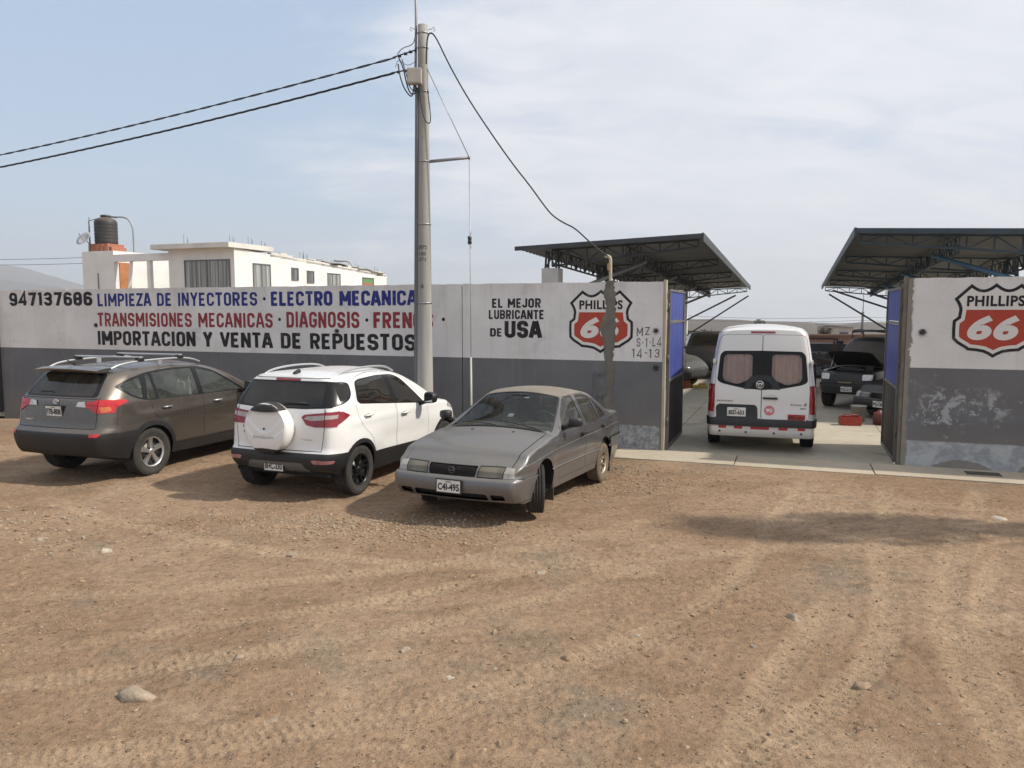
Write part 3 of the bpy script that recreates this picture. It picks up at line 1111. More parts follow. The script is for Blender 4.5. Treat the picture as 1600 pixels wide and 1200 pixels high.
def gate_leaf(s0, sgn, label):
    root = thing('gate_leaf', label, 'gate', WP(s0, .10, 0.03), WA + R(90), 'gate leaves')
    # local x runs into the yard; y across the leaf
    L, H, zs = 1.87, 2.80, 1.20

    def corr(x0, x1, z0, z1, mi=0):
        g = G()
        n = 64
        vs = []
        for i in range(n + 1):
            x = x0 + (x1 - x0) * i / n
            ph = i % 8
            y = .012 if ph in (1, 2) else (-.012 if ph in (5, 6) else 0)
            vs += [(x, y, z0), (x, y, z1)]
        g._add(vs, [(2 * i, 2 * i + 2, 2 * i + 3, 2 * i + 1) for i in range(n)])
        return g
    corr(.05, L - .05, zs + .02, 2.20).build('blue_panel', M_BLUE, root)
    corr(.05, L - .05, 2.26, H - .03).build('blue_panel', M_BLUE, root)
    corr(.05, L - .05, .05, zs - .02).build('dark_panel', M_GATEDARK, root)
    g = G()
    for x in (.025, L - .025):
        g.box((x, 0, H / 2), (.05, .05, H), bev=.004)
    for z in (.025, zs, 2.23, H - .015):
        g.box((L / 2, 0, z), (L - .1, .045, .04 if z > .1 else .05), bev=.004)
    g.build('frame', M_GATEFRAME, root)
    G().path([(L - .1, -.03, 1.35), (L - .1, -.07, 1.36), (L - .1, -.07, 1.50), (L - .1, -.03, 1.51)], .008, 6).build('handle', M_GATEFRAME, root)
    for z in (.5, 1.6, 2.5):
        G().tube((-.012, 0, z - .06), (-.012, 0, z + .06), .016, n=8).build('hinge', M_GATEFRAME, root)
    return root


gate_leaf(.03, 1, 'blue and dark brown metal gate leaf hinged on the long lettered wall')
gate_leaf(3.665, -1, 'blue and dark brown metal gate leaf hinged on the wall with peeling paint')


# ------------------------------------------------------------------ workshop canopies
M_ROOFMETAL = simple('grey_roof_sheet', (.12, .122, .125), .55, .3, .12, 1.2)
M_TRUSS = simple('dark_truss_paint', (.035, .035, .04), .6, .2, .2, 3)
M_TRUSSBLUE = simple('blue_truss_paint', (.032, .055, .075), .55, .1, .2, 3)
M_COLUMN = simple('column_plaster', (.46, .44, .42), .9, 0, .1, 1.5, .2, 20)


def canopy(s_in, s_out, mat_t, label, near=5.64, L=21.5):
    sg = 1 if s_out > s_in else -1
    w = abs(s_out - s_in)
    root = thing('workshop_canopy', label, 'canopy', WP(s_in, near, 0), WA, 'workshop canopies')

    def P(a, y, dz=0.0):
        """a: from the inner edge outwards, y: from the near edge into the yard"""
        return Vector((sg * a, y, 4.27 - .038 * a - .028 * y + dz))
    # corrugated sheet
    g = G()
    n = int(L / .076)
    vs = []
    for i in range(n + 1):
        y = L * i / n
        z = .018 * (1 if i % 4 in (1, 2) else -1)
        vs += [P(0, y, z), P(w, y, z)]
    g._add(vs, [(2 * i, 2 * i + 1, 2 * i + 3, 2 * i + 2) for i in range(n)])
    g._add([p + Vector((0, 0, .004)) for p in vs], [(2 * i, 2 * i + 1, 2 * i + 3, 2 * i + 2) for i in range(n)])
    g.build('roof_sheet', M_ROOFMETAL, root)
    # gutter and edge flashing
    g = G()
    g.bar(P(-.02, -.03, -.05), P(-.02, L + .03, -.05), .05, .20)
    g.bar(P(0, -.035, -.02), P(w, -.035, -.02), .03, .11)
    g.build('edge_flashing', simple('flashing_grey', (.05, .055, .06), .55, .2, .2, 2) if mat_t is M_TRUSS else simple('flashing_blue_grey', (.035, .055, .07), .55, .2, .2, 2), root)

    def truss(p0, p1, depth, nseg, g, r=.026, dz1=0):
        p0, p1 = Vector(p0), Vector(p1)
        q0, q1 = p0 - Vector((0, 0, depth)), p1 - Vector((0, 0, depth + dz1))
        g.bar(p0, p1, r * 2)
        g.bar(q0, q1, r * 2)
        for i in range(nseg + 1):
            a = p0.lerp(p1, i / nseg)
            b = q0.lerp(q1, i / nseg)
            g.bar(a, b, r * 1.3)
            if i < nseg:
                c = q0.lerp(q1, (i + 1) / nseg)
                d = p0.lerp(p1, (i + 1) / nseg)
                if i % 2:
                    g.bar(a, c, r * 1.2)
                else:
                    g.bar(b, d, r * 1.2)
    for k in range(5):
        y = .35 + k * (L - .7) / 4
        g = G()
        truss(P(w - .9, y, -.07), P(.12, y, -.07), .42, 8, g, .024, -.25)
        g.build('cross_truss', mat_t, root)
    for a in (w - 1.0, w * .40):
        g = G()
        truss(P(a, .35, -.09), P(a, L - .3, -.09), .36, 42, g, .022)
        g.build('long_truss', mat_t, root)
    for k in range(4):
        y = .36 + k * 5.6
        x = sg * (w - .9)
        top = P(w - .9, y, -.55).z
        G().box((x, y, top / 2 - .1), (.45, .45, top + .2), bev=.015).build('column', M_COLUMN, root)
        g = G()
        for dx in (-.15, .15):
            for dy in (-.12, .12):
                g.bar((x + dx, y + dy, top - .02), (x + dx * .8, y + dy, top + .46), .045)
        g.bar((x - .15, y - .12, top), (x + .12, y - .12, top + .45), .03)
        g.bar((x + .15, y - .12, top), (x - .12, y - .12, top + .45), .03)
        g.build('column_head', mat_t, root)
        # long raking brace from the column to the roof
        g = G()
        g.tube((x - sg * .1, y + .1, top - .75), P(w * .33, y + 1.0, -.42), .05, n=8)
        g.build('brace', simple('brace_grey', (.2, .2, .2), .5, .3) if mat_t is M_TRUSS else simple('brace_blue', (.06, .14, .22), .5), root)
    # corner prop at the far end
    return root, P


can1, CP1 = canopy(-.056, -4.81, M_TRUSS, 'workshop canopy with dark trusses standing left of the driveway')
can2, CP2 = canopy(3.33, 8.6, M_TRUSSBLUE, 'workshop canopy with bluish trusses standing right of the driveway')
g = G()
g.box((-3.2, 21.4, 1.65), (.34, .34, 4.1 - .4), bev=.01)
g.build('far_column', simple('white_plaster', (.62, .61, .6), .85, 0, .08), can1)  # far column's plaster is whiter than the other columns
g = G()
g.bar((-3.05, 21.3, 2.0), CP1(.6, 20.4, -.45), .07)
g.bar((-3.05, 21.3, 1.2), CP1(.05, 21.4, -.45), .07)
g.build('knee_brace', M_TRUSS, can1)
g = G()
g.bar((3.4, 19.8, 1.2), CP2(.3, 21.2, -.4), .07)
g.bar((3.4, 16, 2.2), CP2(.3, 17.4, -.42), .07)
g.build('knee_brace', M_TRUSS, can2)
# ================================================================== vehicles
def pchip(pts):
    xs = np.array([p[0] for p in pts], float)
    ys = np.array([p[1] for p in pts], float)
    h = np.diff(xs)
    d = np.diff(ys) / h
    n = len(xs)
    m = np.zeros(n)
    for i in range(1, n - 1):
        if d[i - 1] * d[i] > 0:
            w1, w2 = 2 * h[i] + h[i - 1], h[i] + 2 * h[i - 1]
            m[i] = (w1 + w2) / (w1 / d[i - 1] + w2 / d[i])
    m[0], m[-1] = d[0], d[-1]

    def f(x):
        if x <= xs[0]:
            return float(ys[0])
        if x >= xs[-1]:
            return float(ys[-1])
        i = int(np.searchsorted(xs, x) - 1)
        t = (x - xs[i]) / h[i]
        t2, t3 = t * t, t * t * t
        return float((2 * t3 - 3 * t2 + 1) * ys[i] + (t3 - 2 * t2 + t) * h[i] * m[i] + (-2 * t3 + 3 * t2) * ys[i + 1] + (t3 - t2) * h[i] * m[i + 1])
    return f


def sstep(t):
    t = min(max(t, 0.0), 1.0)
    return t * t * (3 - 2 * t)


class Shell:
    """a smooth vehicle skin lofted from sections; panels, panes and lamps are cut out of it exactly"""
    def __init__(self, sp, nx=84, nk=30, nb=9):
        self.sp = sp
        XR, XF = sp['XR'], sp['XF']
        top, bot, hw, belt = pchip(sp['top']), pchip(sp['bot']), pchip(sp['hw']), pchip(sp['belt'])
        rt, cr = pchip(sp['rt']), pchip(sp['crown'])
        xr, xf = pchip(sp['xr']), pchip(sp['xf'])
        zm, a, b, tum = sp['zm'], sp['a'], sp['b'], sp['tum']
        Rr, Wr, Rf, Wf = sp['Rr'], sp['Wr'], sp['Rf'], sp['Wf']
        Lr, Lf = sp['Lr'], sp['Lf']
        crease = sp.get('crease')

        def half(x, z, ze, zb):
            w = hw(x)
            zl = belt(x)
            if z < zm:
                y = w - b * ((zm - z) / max(zm - zb, .05)) ** 2
            elif z <= zl:
                y = w - a * ((z - zm) / (zl - zm)) ** 2
            else:
                y = w - a - tum * (z - zl) - sp.get('tum2', .1) * (z - zl) ** 2
            if crease:
                y += crease(x, z)
            r = rt(x)
            dz = ze - z
            if dz < r:
                q = 1 - dz / r
                y -= r * (1 - math.sqrt(max(0, 1 - q * q)))
            e = x - XR
            if e < Rr:
                q = 1 - e / Rr
                y -= Wr * (1 - math.sqrt(max(0, 1 - q * q)))
            e = XF - x
            if e < Rf:
                q = 1 - e / Rf
                y -= Wf * (1 - math.sqrt(max(0, 1 - q * q)))
            return max(y, .02)

        # stations, denser at both ends
        u = np.linspace(0, 1, nx)
        xs = list(XR + (XF - XR) * (u - 0.11 * np.sin(2 * np.pi * u) / 1.0 * 0.9))
        xs += [XR + d for d in (.006, .018, .036)] + [XF - d for d in (.006, .018, .036)]
        xs += sp.get('extra', [])
        xs = sorted(set(round(x, 5) for x in xs))
        # rows, denser near the top edge
        ks = [1 - (1 - i / nk) ** 1.0 for i in range(nk + 1)]
        ks = sorted(set(round(q, 5) for q in ks + [1 - .012, 1 - .004, .01]))
        nk = len(ks) - 1
        bm = bmesh.new()
        hmax = max(p[1] for p in sp['hw'])

        def warp(x, y, z):
            kr = sstep(1 - (x - XR) / Lr)
            kf = sstep(1 - (XF - x) / Lf)
            yy = (abs(y) / hmax) ** 2
            return x + kr * (xr(z) - XR + sp['cr'] * yy) + kf * (xf(z) - XF - sp['cf'] * yy)
        rings = []
        bs = [-1 + 2 * j / (2 * nb) for j in range(2 * nb + 1)]
        info = []
        for x in xs:
            zt, zb, c = top(x), bot(x), cr(x)
            ze = zt - c
            rows = [(zb + (ze - zb) * k) for k in ks]
            W = [half(x, z, ze, zb) for z in rows]
            ring = []
            for z, w in zip(rows, W):
                ring.append((x, w, z))
            for j in range(2 * nb - 1, 0, -1):
                y = bs[j] * W[-1]
                ring.append((x, y, ze + c * (1 - bs[j] ** 2)))
            for z, w in zip(reversed(rows), reversed(W)):
                ring.append((x, -w, z))
            for j in range(1, 2 * nb):
                ring.append((x, bs[j] * W[0], zb))
            rings.append([bm.verts.new((warp(*p), p[1], p[2])) for p in ring])
            info.append((x, rows, W, ze, c))
        n = len(rings[0])
        for i in range(len(rings) - 1):
            for k in range(n):
                k2 = (k + 1) % n
                bm.faces.new((rings[i][k], rings[i][k2], rings[i + 1][k2], rings[i + 1][k]))
        for ei, flip in ((0, False), (len(rings) - 1, True)):
            x, rows, W, ze, c = info[ei]
            ring = rings[ei]
            grid = []
            for r in range(nk + 1):
                line = []
                for j in range(2 * nb + 1):
                    if j == 2 * nb:
                        line.append(ring[r])
                    elif j == 0:
                        line.append(ring[(nk + 1) + (2 * nb - 1) + (nk - r)])
                    elif r == nk:
                        line.append(ring[nk + 1 + (2 * nb - 1 - j)])
                    elif r == 0:
                        line.append(ring[2 * (nk + 1) + (2 * nb - 1) + (j - 1)])
                    else:
                        y = bs[j] * W[r]
                        z = rows[r] + c * (1 - bs[j] ** 2) * ks[r] ** 3
                        line.append(bm.verts.new((warp(x, y, z), y, z)))
                grid.append(line)
            for r in range(nk):
                for j in range(2 * nb):
                    q = (grid[r][j], grid[r][j + 1], grid[r + 1][j + 1], grid[r + 1][j])
                    bm.faces.new(q if not flip else tuple(reversed(q)))
        bmesh.ops.remove_doubles(bm, verts=bm.verts, dist=1e-5)
        bmesh.ops.recalc_face_normals(bm, faces=bm.faces)
        bm.normal_update()
        self.bm = bm
        self.lay = bm.faces.layers.int.new('pid')
        self.bvh = BVHTree.FromBMesh(bm)
        self.names = {}
        self.half, self.top, self.bot = half, top, bot

    # -- where the skin is
    def side(self, x, z, sg=-1):
        h = self.bvh.ray_cast(Vector((x, sg * 3, z)), Vector((0, -sg, 0)))
        return h[0], h[1]

    def end(self, y, z, rear=True):
        h = self.bvh.ray_cast(Vector((-9 if rear else 9, y, z)), Vector((1 if rear else -1, 0, 0)))
        return h[0], h[1]

    def up(self, x, y):
        h = self.bvh.ray_cast(Vector((x, y, 9)), Vector((0, 0, -1)))
        return h[0], h[1]

    # -- exact cutting
    def cut(self, poly, proj, pid, lim=0.2):
        bm, lay = self.bm, self.lay
        ax = {'L': 1, 'R': 1, 'rear': 0, 'front': 0, 'top': 2}[proj]
        ia, ib = {1: (0, 2), 0: (1, 2), 2: (0, 1)}[ax]
        sg = {'L': 1, 'R': -1, 'rear': -1, 'front': 1, 'top': 1}[proj]
        px = [p[0] for p in poly]
        py = [p[1] for p in poly]
        x0, x1, y0, y1 = min(px), max(px), min(py), max(py)

        def bb(f):
            a = [v.co[ia] for v in f.verts]
            b = [v.co[ib] for v in f.verts]
            return min(a), max(a), min(b), max(b)
        mid = (self.sp['XR'] + self.sp['XF']) / 2
        cands = []
        for f in bm.faces:
            if f.normal[ax] * sg < lim:
                continue
            cc = f.calc_center_median()[ax] - (mid if ax == 0 else 0)
            if ax != 2 and cc * sg < 0:
                continue
            q = bb(f)
            if q[0] < x1 and q[1] > x0 and q[2] < y1 and q[3] > y0:
                cands.append(f)
        n = len(poly)
        for i in range(n):
            a, b = poly[i], poly[(i + 1) % n]
            ex0, ex1 = min(a[0], b[0]) - 1e-4, max(a[0], b[0]) + 1e-4
            ey0, ey1 = min(a[1], b[1]) - 1e-4, max(a[1], b[1]) + 1e-4
            nn = (-(b[1] - a[1]), b[0] - a[0])
            L = math.hypot(*nn)
            if L < 1e-7:
                continue
            near = []
            for f in cands:
                q = bb(f)
                if q[0] <= ex1 and q[1] >= ex0 and q[2] <= ey1 and q[3] >= ey0:
                    s = [((v.co[ia] - a[0]) * nn[0] + (v.co[ib] - a[1]) * nn[1]) / L for v in f.verts]
                    if min(s) < -1e-5 and max(s) > 1e-5:
                        near.append(f)
            if not near:
                continue
            co, no = Vector((0, 0, 0)), Vector((0, 0, 0))
            co[ia], co[ib] = a
            no[ia], no[ib] = nn[0] / L, nn[1] / L
            geom = list({v for f in near for v in f.verts}) + list({e for f in near for e in f.edges}) + near
            ret = bmesh.ops.bisect_plane(bm, geom=geom, dist=1e-6, plane_co=co, plane_no=no)
            keep = {f for f in cands if f.is_valid}
            keep.update(g for g in ret['geom'] if isinstance(g, bmesh.types.BMFace))
            cands = list(keep)
        for f in cands:
            c = f.calc_center_median()
            u, v = c[ia], c[ib]
            ins = False
            for i in range(n):
                a, b = poly[i], poly[(i + 1) % n]
                if (a[1] > v) != (b[1] > v) and u < (b[0] - a[0]) * (v - a[1]) / (b[1] - a[1]) + a[0]:
                    ins = not ins
            if ins:
                f[lay] = pid
        bm.normal_update()

    def both(self, poly, pidL, pidR=None, lim=0.2):
        self.cut(poly, 'L', pidL, lim)
        self.cut(poly, 'R', pidL if pidR is None else pidR, lim)

    def seam(self, pts, proj, pid, w=.007, lim=.2):
        """narrow dark gap along a line"""
        for a, b in zip(pts[:-1], pts[1:]):
            a, b = Vector(a), Vector(b)
            d = (b - a).normalized()
            nn = Vector((-d.y, d.x)) * w / 2
            a, b = a - d * w * .3, b + d * w * .3
            q = [a - nn, b - nn, b + nn, a + nn]
            for p in (('L', 'R') if proj == 'LR' else (proj,)):
                self.cut([(v.x, v.y) for v in q], p, pid, lim)

    def emit(self, pids, name, mats, parent, off=0.0, thick=0.0, slot=None):
        """faces with these ids become one part; off moves it outwards, thick gives its rim a depth"""
        bm = self.bm
        if isinstance(pids, int):
            pids = [pids]
        fs = [f for f in bm.faces if f[self.lay] in pids]
        if not fs:
            return None
        mats = mats if isinstance(mats, (list, tuple)) else [mats]
        vid, vs, no = {}, [], []
        for f in fs:
            for v in f.verts:
                if v.index not in vid or True:
                    if v not in vid:
                        vid[v] = len(vs)
                        vs.append(v.co + v.normal * off)
                        no.append(v.normal.copy())
        faces = [[vid[v] for v in f.verts] for f in fs]
        mi = [(slot or {}).get(f[self.lay], 0) for f in fs]
        if thick:
            inset = set(fs)
            rim = {}
            for f in fs:
                for l in f.loops:
                    e = l.edge
                    if sum(1 for q in e.link_faces if q in inset) == 1:
                        ids = []
                        for v in (l.vert, l.link_loop_next.vert):
                            outer = len(vs)
                            vs.append(vs[vid[v]].copy())
                            no.append(v.normal.copy())
                            vs.append(vs[vid[v]] - v.normal * thick)
                            no.append(v.normal.copy())
                            ids.append((outer, outer + 1))
                        (a0, a1), (b0, b1) = ids
                        faces.append([a0, a1, b1, b0])
                        mi.append((slot or {}).get(f[self.lay], 0))
                        d = (vs[b0] - vs[a0]).cross(vs[a1] - vs[a0])
                        if d.length > 0:
                            d = -d.normalized()
                            for q in (a0, a1, b0, b1):
                                no[q] = -d
        me = bpy.data.meshes.new(name)
        me.from_pydata([tuple(p) for p in vs], [], faces)
        for m in mats:
            me.materials.append(m)
        me.polygons.foreach_set('material_index', mi)
        me.polygons.foreach_set('use_smooth', [True] * len(faces))
        me.normals_split_custom_set_from_vertices([tuple(q) for q in no])
        me.update()
        o = bpy.data.objects.new(name, me)
        COL.objects.link(o)
        o.parent = parent
        return o


def circ(cx, cz, r, n=30, a0=0, a1=360, rz=None):
    rz = rz or r
    return [(cx + r * math.cos(R(a0 + (a1 - a0) * i / n)), cz + rz * math.sin(R(a0 + (a1 - a0) * i / n))) for i in range(n if a1 - a0 == 360 else n + 1)]


def rounded(P, r, n=3):
    """polygon with rounded corners"""
    out = []
    N = len(P)
    if not isinstance(r, (list, tuple)):
        r = [r] * N
    for i in range(N):
        a, b, c = Vector(P[i - 1]), Vector(P[i]), Vector(P[(i + 1) % N])
        la, lc = (a - b).length, (c - b).length
        k = min(r[i], la * .45, lc * .45)
        p, q = b + (a - b) / la * k, b + (c - b) / lc * k
        for j in range(n + 1):
            t = j / n
            o = p * (1 - t) ** 2 + b * 2 * t * (1 - t) + q * t * t
            out.append((o.x, o.y))
    return out


def shrink(P, d):
    return inset_poly(P, d, 1.0, 1.0)


# ------------------------------------------------------------------ car materials
def car_paint(name, col, metal=0.0, rough=0.35, dust=0.2, dustcol=(0.27, 0.205, 0.14), lowdust=0.35, roofdust=0.0, coat=0.9):
    """paint with clear coat, road dust rising from the sills and dust lying on flat tops"""
    m, t = new_mat(name)
    tc = t.n('ShaderNodeTexCoord')
    v = tc.outputs['Object']
    g = t.n('ShaderNodeNewGeometry')
    s = t.sep(v)
    n1 = t.noise(v, 1.6, 5, 0.6, 0.3)
    n2 = t.noise(v, 9, 6, 0.7)
    n3 = t.noise(t.map(v, (0, 0, 0), (0, 0, 0), (5, 5, 0.7)), 1.5, 5, 0.6)
    up = t.step(t.sep(g.outputs['Normal'])[2], 0.25, 1.0)
    df = t.mul(t.mul(up, dust), t.lin(t.add(t.mul(n1, .6), t.mul(n2, .4)), 0.3, 0.65, 0.3, 1.15))
    lo = t.sub(1.0, t.step(t.add(s[2], t.mul(t.sub(n1, .5), .35)), 0.28, 0.95))
    df = t.add(df, t.mul(t.mul(lo, lowdust), t.lin(n2, 0.3, 0.7, 0.5, 1.1)))
    if roofdust:
        df = t.add(df, t.mul(t.mul(t.step(s[2], 1.22, 1.34), up), t.lin(n1, .3, .7, roofdust * .8, roofdust * 1.2)))
    df = t.add(df, t.mul(t.step(n3, 0.5, 0.75), dust * 0.12))
    df = t.m('MINIMUM', df, 0.92)
    c = t.mix(df, col, dustcol)
    back = g.outputs['Backfacing']
    c = t.mix(back, c, (0.02, 0.02, 0.02))
    p = t.n('ShaderNodeBsdfPrincipled')
    t.put(p.inputs['Base Color'], c)
    t.put(p.inputs['Metallic'], t.mul(t.sub(1.0, df), metal))
    t.put(p.inputs['Roughness'], t.lin(df, 0, 0.5, rough, 0.8))
    t.put(p.inputs['Coat Weight'], t.m('MAXIMUM', t.sub(coat, t.mul(df, 2.0)), 0.0))
    p.inputs['Coat Roughness'].default_value = 0.06
    t.put(p.inputs['Normal'], t.bump(n1, 0.02, 0.02))
    o = t.n('ShaderNodeOutputMaterial')
    t.put(o.inputs[0], p.outputs[0])
    MATS[name] = m
    return m


def lamp_mat(name, col, rough=0.12):
    """lamp lens: coloured plastic over uneven reflectors"""
    m, t = new_mat(name)
    tc = t.n('ShaderNodeTexCoord')
    n = t.noise(tc.outputs['Object'], 11, 4, 0.6)
    c = t.mix(t.step(n, .3, .7), tuple(q * .8 for q in col), tuple(min(1, q * 1.12) for q in col))
    finish(m, t, c, rough, 0, t.bump(n, .05, .006), .5, 0.6)
    MATS[name] = m
    return m


def fluted_lamp():
    """old glass headlamp: ribbed lens, yellowed reflector with a dark bowl"""
    if 'fluted_lamp' in MATS:
        return MATS['fluted_lamp']
    m, t = new_mat('fluted_lamp')
    tc = t.n('ShaderNodeTexCoord')
    v = tc.outputs['Object']
    s = t.sep(v)
    rib = t.m('SINE', t.mul(s[1], 420.0))
    n = t.noise(v, 9, 4, .6)
    ay = t.m('ABSOLUTE', s[1])
    bowl = t.step(t.m('ABSOLUTE', t.sub(ay, .47)), .05, .12)
    c = t.mix(bowl, (.15, .132, .095), (.095, .082, .055))
    c = t.mix(t.mul(t.step(n, .4, .65), .5), c, (.13, .115, .085))
    c = t.mix(t.lin(rib, -1, 1, 0, .25), c, (.19, .172, .13))
    finish(m, t, c, .15, 0, t.bump(rib, .2, .003), .45, .25)
    MATS['fluted_lamp'] = m
    return m


M_RUB = simple('tyre_rubber', (.015, .0145, .014), .85, 0, .2, 6, .15, 60, dust=.0)
M_RUBDUST = simple('dusty_tyre_rubber', (.036, .032, .028), .92, 0, .35, 5, .15, 60)
M_RUBMUD = simple('muddy_tyre_rubber', (.12, .095, .07), .95, 0, .4, 4, .2, 50)
M_TRIM = simple('black_trim', (.013, .013, .014), .5, 0, .2, 3, .05, 80, dust=.08)
M_TRIMDUSTY = simple('dusty_black_trim', (.045, .04, .036), .8, 0, .3, 3, .05, 80, dust=.3)
M_GAP = simple('panel_gap', (.006, .006, .006), .9, 0, 0.05)
M_WELL = simple('wheel_well', (.010, .010, .010), .95, 0, .2)
M_ALLOY = simple('alloy_wheel', (.62, .61, .60), .3, .85, .12, 5, dust=.1)
M_ALLOYDARK = simple('black_alloy_wheel', (.012, .012, .013), .3, .2, .1, 5)
M_ALLOYGOLD = simple('weathered_alloy', (.42, .36, .27), .45, .6, .2, 6)
M_CHROME = simple('chrome', (.78, .78, .78), .12, 1.0, .04)
M_SILVER = simple('satin_silver', (.55, .56, .57), .35, .7, .06)
M_REDLAMP = lamp_mat('red_lamp', (.46, .012, .016))
M_DARKRED = lamp_mat('dark_red_lamp', (.24, .010, .016))
M_CLEARLAMP = lamp_mat('clear_lamp', (.36, .355, .34))
M_AMBERLAMP = lamp_mat('amber_lamp', (.5, .13, .04))
M_YELLAMP = lamp_mat('hazed_headlamp', (.33, .28, .19), .35)
M_SEAT = simple('seat_cloth', (.17, .165, .15), .95, 0, .2, 6)
M_DASH = simple('dash_plastic', (.03, .03, .032), .7, 0, .15, 5, dust=.25)
M_PLATE = simple('plate_white', (.66, .66, .63), .5, 0, .15, 14)
M_PLATEK = simple('plate_black', (.015, .015, .017), .5)
M_CABIN = simple('cabin_lining', (.045, .044, .043), .95, 0, .2, 4)


def wheel(parent, x, y, r, w, rr, style, steer=0.0, tyre_m=None, rim_m=None, groove=4, z=None):
    """wheel > tyre, rim; axis along local Y, outer face towards +|y|"""
    sg = 1 if y > 0 else -1
    h = w / 2
    b = G()
    b.lathe([(.05, -h * .6), (rr * .93, -h * .6), (rr * .96, -h * .2), (rr * .96, h * .45), (rr * .80, h * .40), (.05, h * .30)], axis='Y', n=32)
    b.lathe([(.02, h * .32), (rr * .62, h * .33), (rr * .62, h * .37), (.02, h * .38)], axis='Y', n=28, mi=1)
    wo = b.build('wheel', [M_WELL, simple('brake_disc', (.12, .11, .10), .5, .6)], parent)
    wo.location = (x, y, r if z is None else z)
    wo.rotation_euler = (0, 0, steer + (math.pi if sg < 0 else 0))
    # tyre
    prof = [(rr * .97, -h * .92), (rr * 1.02, -h), (rr + (r - rr) * .35, -h * 1.06), (rr + (r - rr) * .7, -h * 1.04), (r * .972, -h * .93), (r * .985, -h * .84)]
    ng = groove
    for i in range(ng):
        c = -h * .84 + (i + 1) * (h * 1.68) / (ng + 1)
        q = h * .06
        prof += [(r, c - q * 1.3), (r * .968, c - q), (r * .968, c + q), (r, c + q * 1.3)]
    prof += [(r * .985, h * .84), (r * .972, h * .93), (rr + (r - rr) * .7, h * 1.04), (rr + (r - rr) * .45, h * 1.065), (rr + (r - rr) * .42, h * 1.045), (rr + (r - rr) * .2, h * 1.03), (rr * 1.02, h), (rr * .97, h * .9)]
    g = G().lathe(prof, axis='Y', n=48)
    # shoulder blocks
    nb = 40
    for i in range(nb):
        a = 2 * math.pi * i / nb
        for s in (-1, 1):
            M = Matrix.Rotation(-a, 3, 'Y')
            g.box(M @ Vector((r * .966, s * h * .88, 0)), (r * .034, h * .17, r * .08), M)
    g.build('tyre', tyre_m or M_RUBDUST, wo)
    # rim
    g = G()
    g.lathe([(rr * .955, h * .5), (rr * .90, h * .72), (rr * .955, h * .92), (rr * 1.02, h * .985), (rr * 1.03, h * .93), (rr * .99, h * .5)], axis='Y', n=40)
    f0 = h * .80

    def spoke(a, w0, w1, d0=.0, r0=.16, r1=.93, skew=0.0, thick=.03):
        ca, sa = math.cos(a), math.sin(a)
        n = 6
        vs = []
        for i in range(n + 1):
            t = i / n
            rad = rr * (r0 + (r1 - r0) * t)
            ww = w0 + (w1 - w0) * t
            dep = f0 - h * .10 * math.sin(t * math.pi) + d0
            sk = skew * t
            for q, dy in ((-ww, -thick), (-ww * .8, 0), (ww * .8, 0), (ww, -thick)):
                u, v = rad, q + sk
                vs.append((ca * u - sa * v, dep + dy, sa * u + ca * v))
        fs = [(i * 4 + j, i * 4 + j + 1, i * 4 + j + 5, i * 4 + j + 4) for i in range(n) for j in range(3)]
        g._add(vs, fs, 0, False)
    if style == 'five':
        for k in range(5):
            spoke(R(90 + 72 * k), rr * .13, rr * .20)
    elif style == 'fiveY':
        for k in range(5):
            a = R(90 + 72 * k)
            spoke(a - .10, rr * .05, rr * .075, skew=-rr * .10)
            spoke(a + .10, rr * .05, rr * .075, skew=rr * .10)
            spoke(a, rr * .12, rr * .10, r1=.5)
    elif style == 'multi':
        for k in range(9):
            spoke(R(90 + 40 * k), rr * .055, rr * .085)
    elif style == 'steel':
        g.lathe([(.02, f0), (rr * .45, f0 + .01), (rr * .62, f0 - .02), (rr * .93, f0 - .035)], axis='Y', n=32)
        for k in range(8):
            a = R(45 * k)
            g.lathe([(rr * .07, f0 + .0), (0, f0 - .0)], (rr * .72 * math.cos(a), -.012, rr * .72 * math.sin(a)), 'Y', 10, mi=1)
    elif style == 'waves':
        for k in range(7):
            spoke(R(90 + 51.43 * k), rr * .07, rr * .13, skew=rr * .12)
    g.lathe([(rr * .22, f0 - .03), (rr * .21, f0 - .002), (rr * .15, f0 + .006), (0, f0 + .008)], axis='Y', n=20)
    for k in range(5):
        a = R(54 + 72 * k)
        g.lathe([(rr * .04, f0 - .03), (rr * .04, f0 + .004), (0, f0 + .006)], (rr * .30 * math.cos(a), 0, rr * .30 * math.sin(a)), 'Y', 8, mi=1)
    g.build('rim', [rim_m or M_ALLOY, M_GAP], wo)
    return wo


def plate(parent, text, loc, yaw, w=.33, h=.15, dark=True, tilt=0.0, frame=True, red=False):
    """registration plate facing local +X turned by yaw"""
    M = Matrix.Rotation(yaw, 3, 'Z') @ Matrix.Rotation(tilt, 3, 'Y')
    g = G()
    L = Vector(loc)

    def P(a, b, d):
        return L + M @ Vector((d, a, b))
    g.box(L, (.014, w, h), M, 0, bev=.004)
    iw, ih = w * .90, h * .84
    vs = [P(-iw / 2, -ih / 2, .009), P(iw / 2, -ih / 2, .009), P(iw / 2, ih / 2, .009), P(-iw / 2, ih / 2, .009)]
    g.quad(vs, 1)
    put_text(g, text, lambda a, b: P(-iw * .46 + a, -ih * .36 + b, .011), iw * .92, ih * .6, .035, 0, 2)
    put_text(g, 'PERU', lambda a, b: P(-iw * .13 + a, ih * .31 + b, .011), iw * .26, ih * .13, .02, 0, 2)
    cols = [M_PLATEK if frame else M_PLATE, M_PLATE if not red else simple('red_reflective', (.42, .03, .03), .4), M_PLATEK]
    return g.build('number_plate', cols, parent, recalc=False)


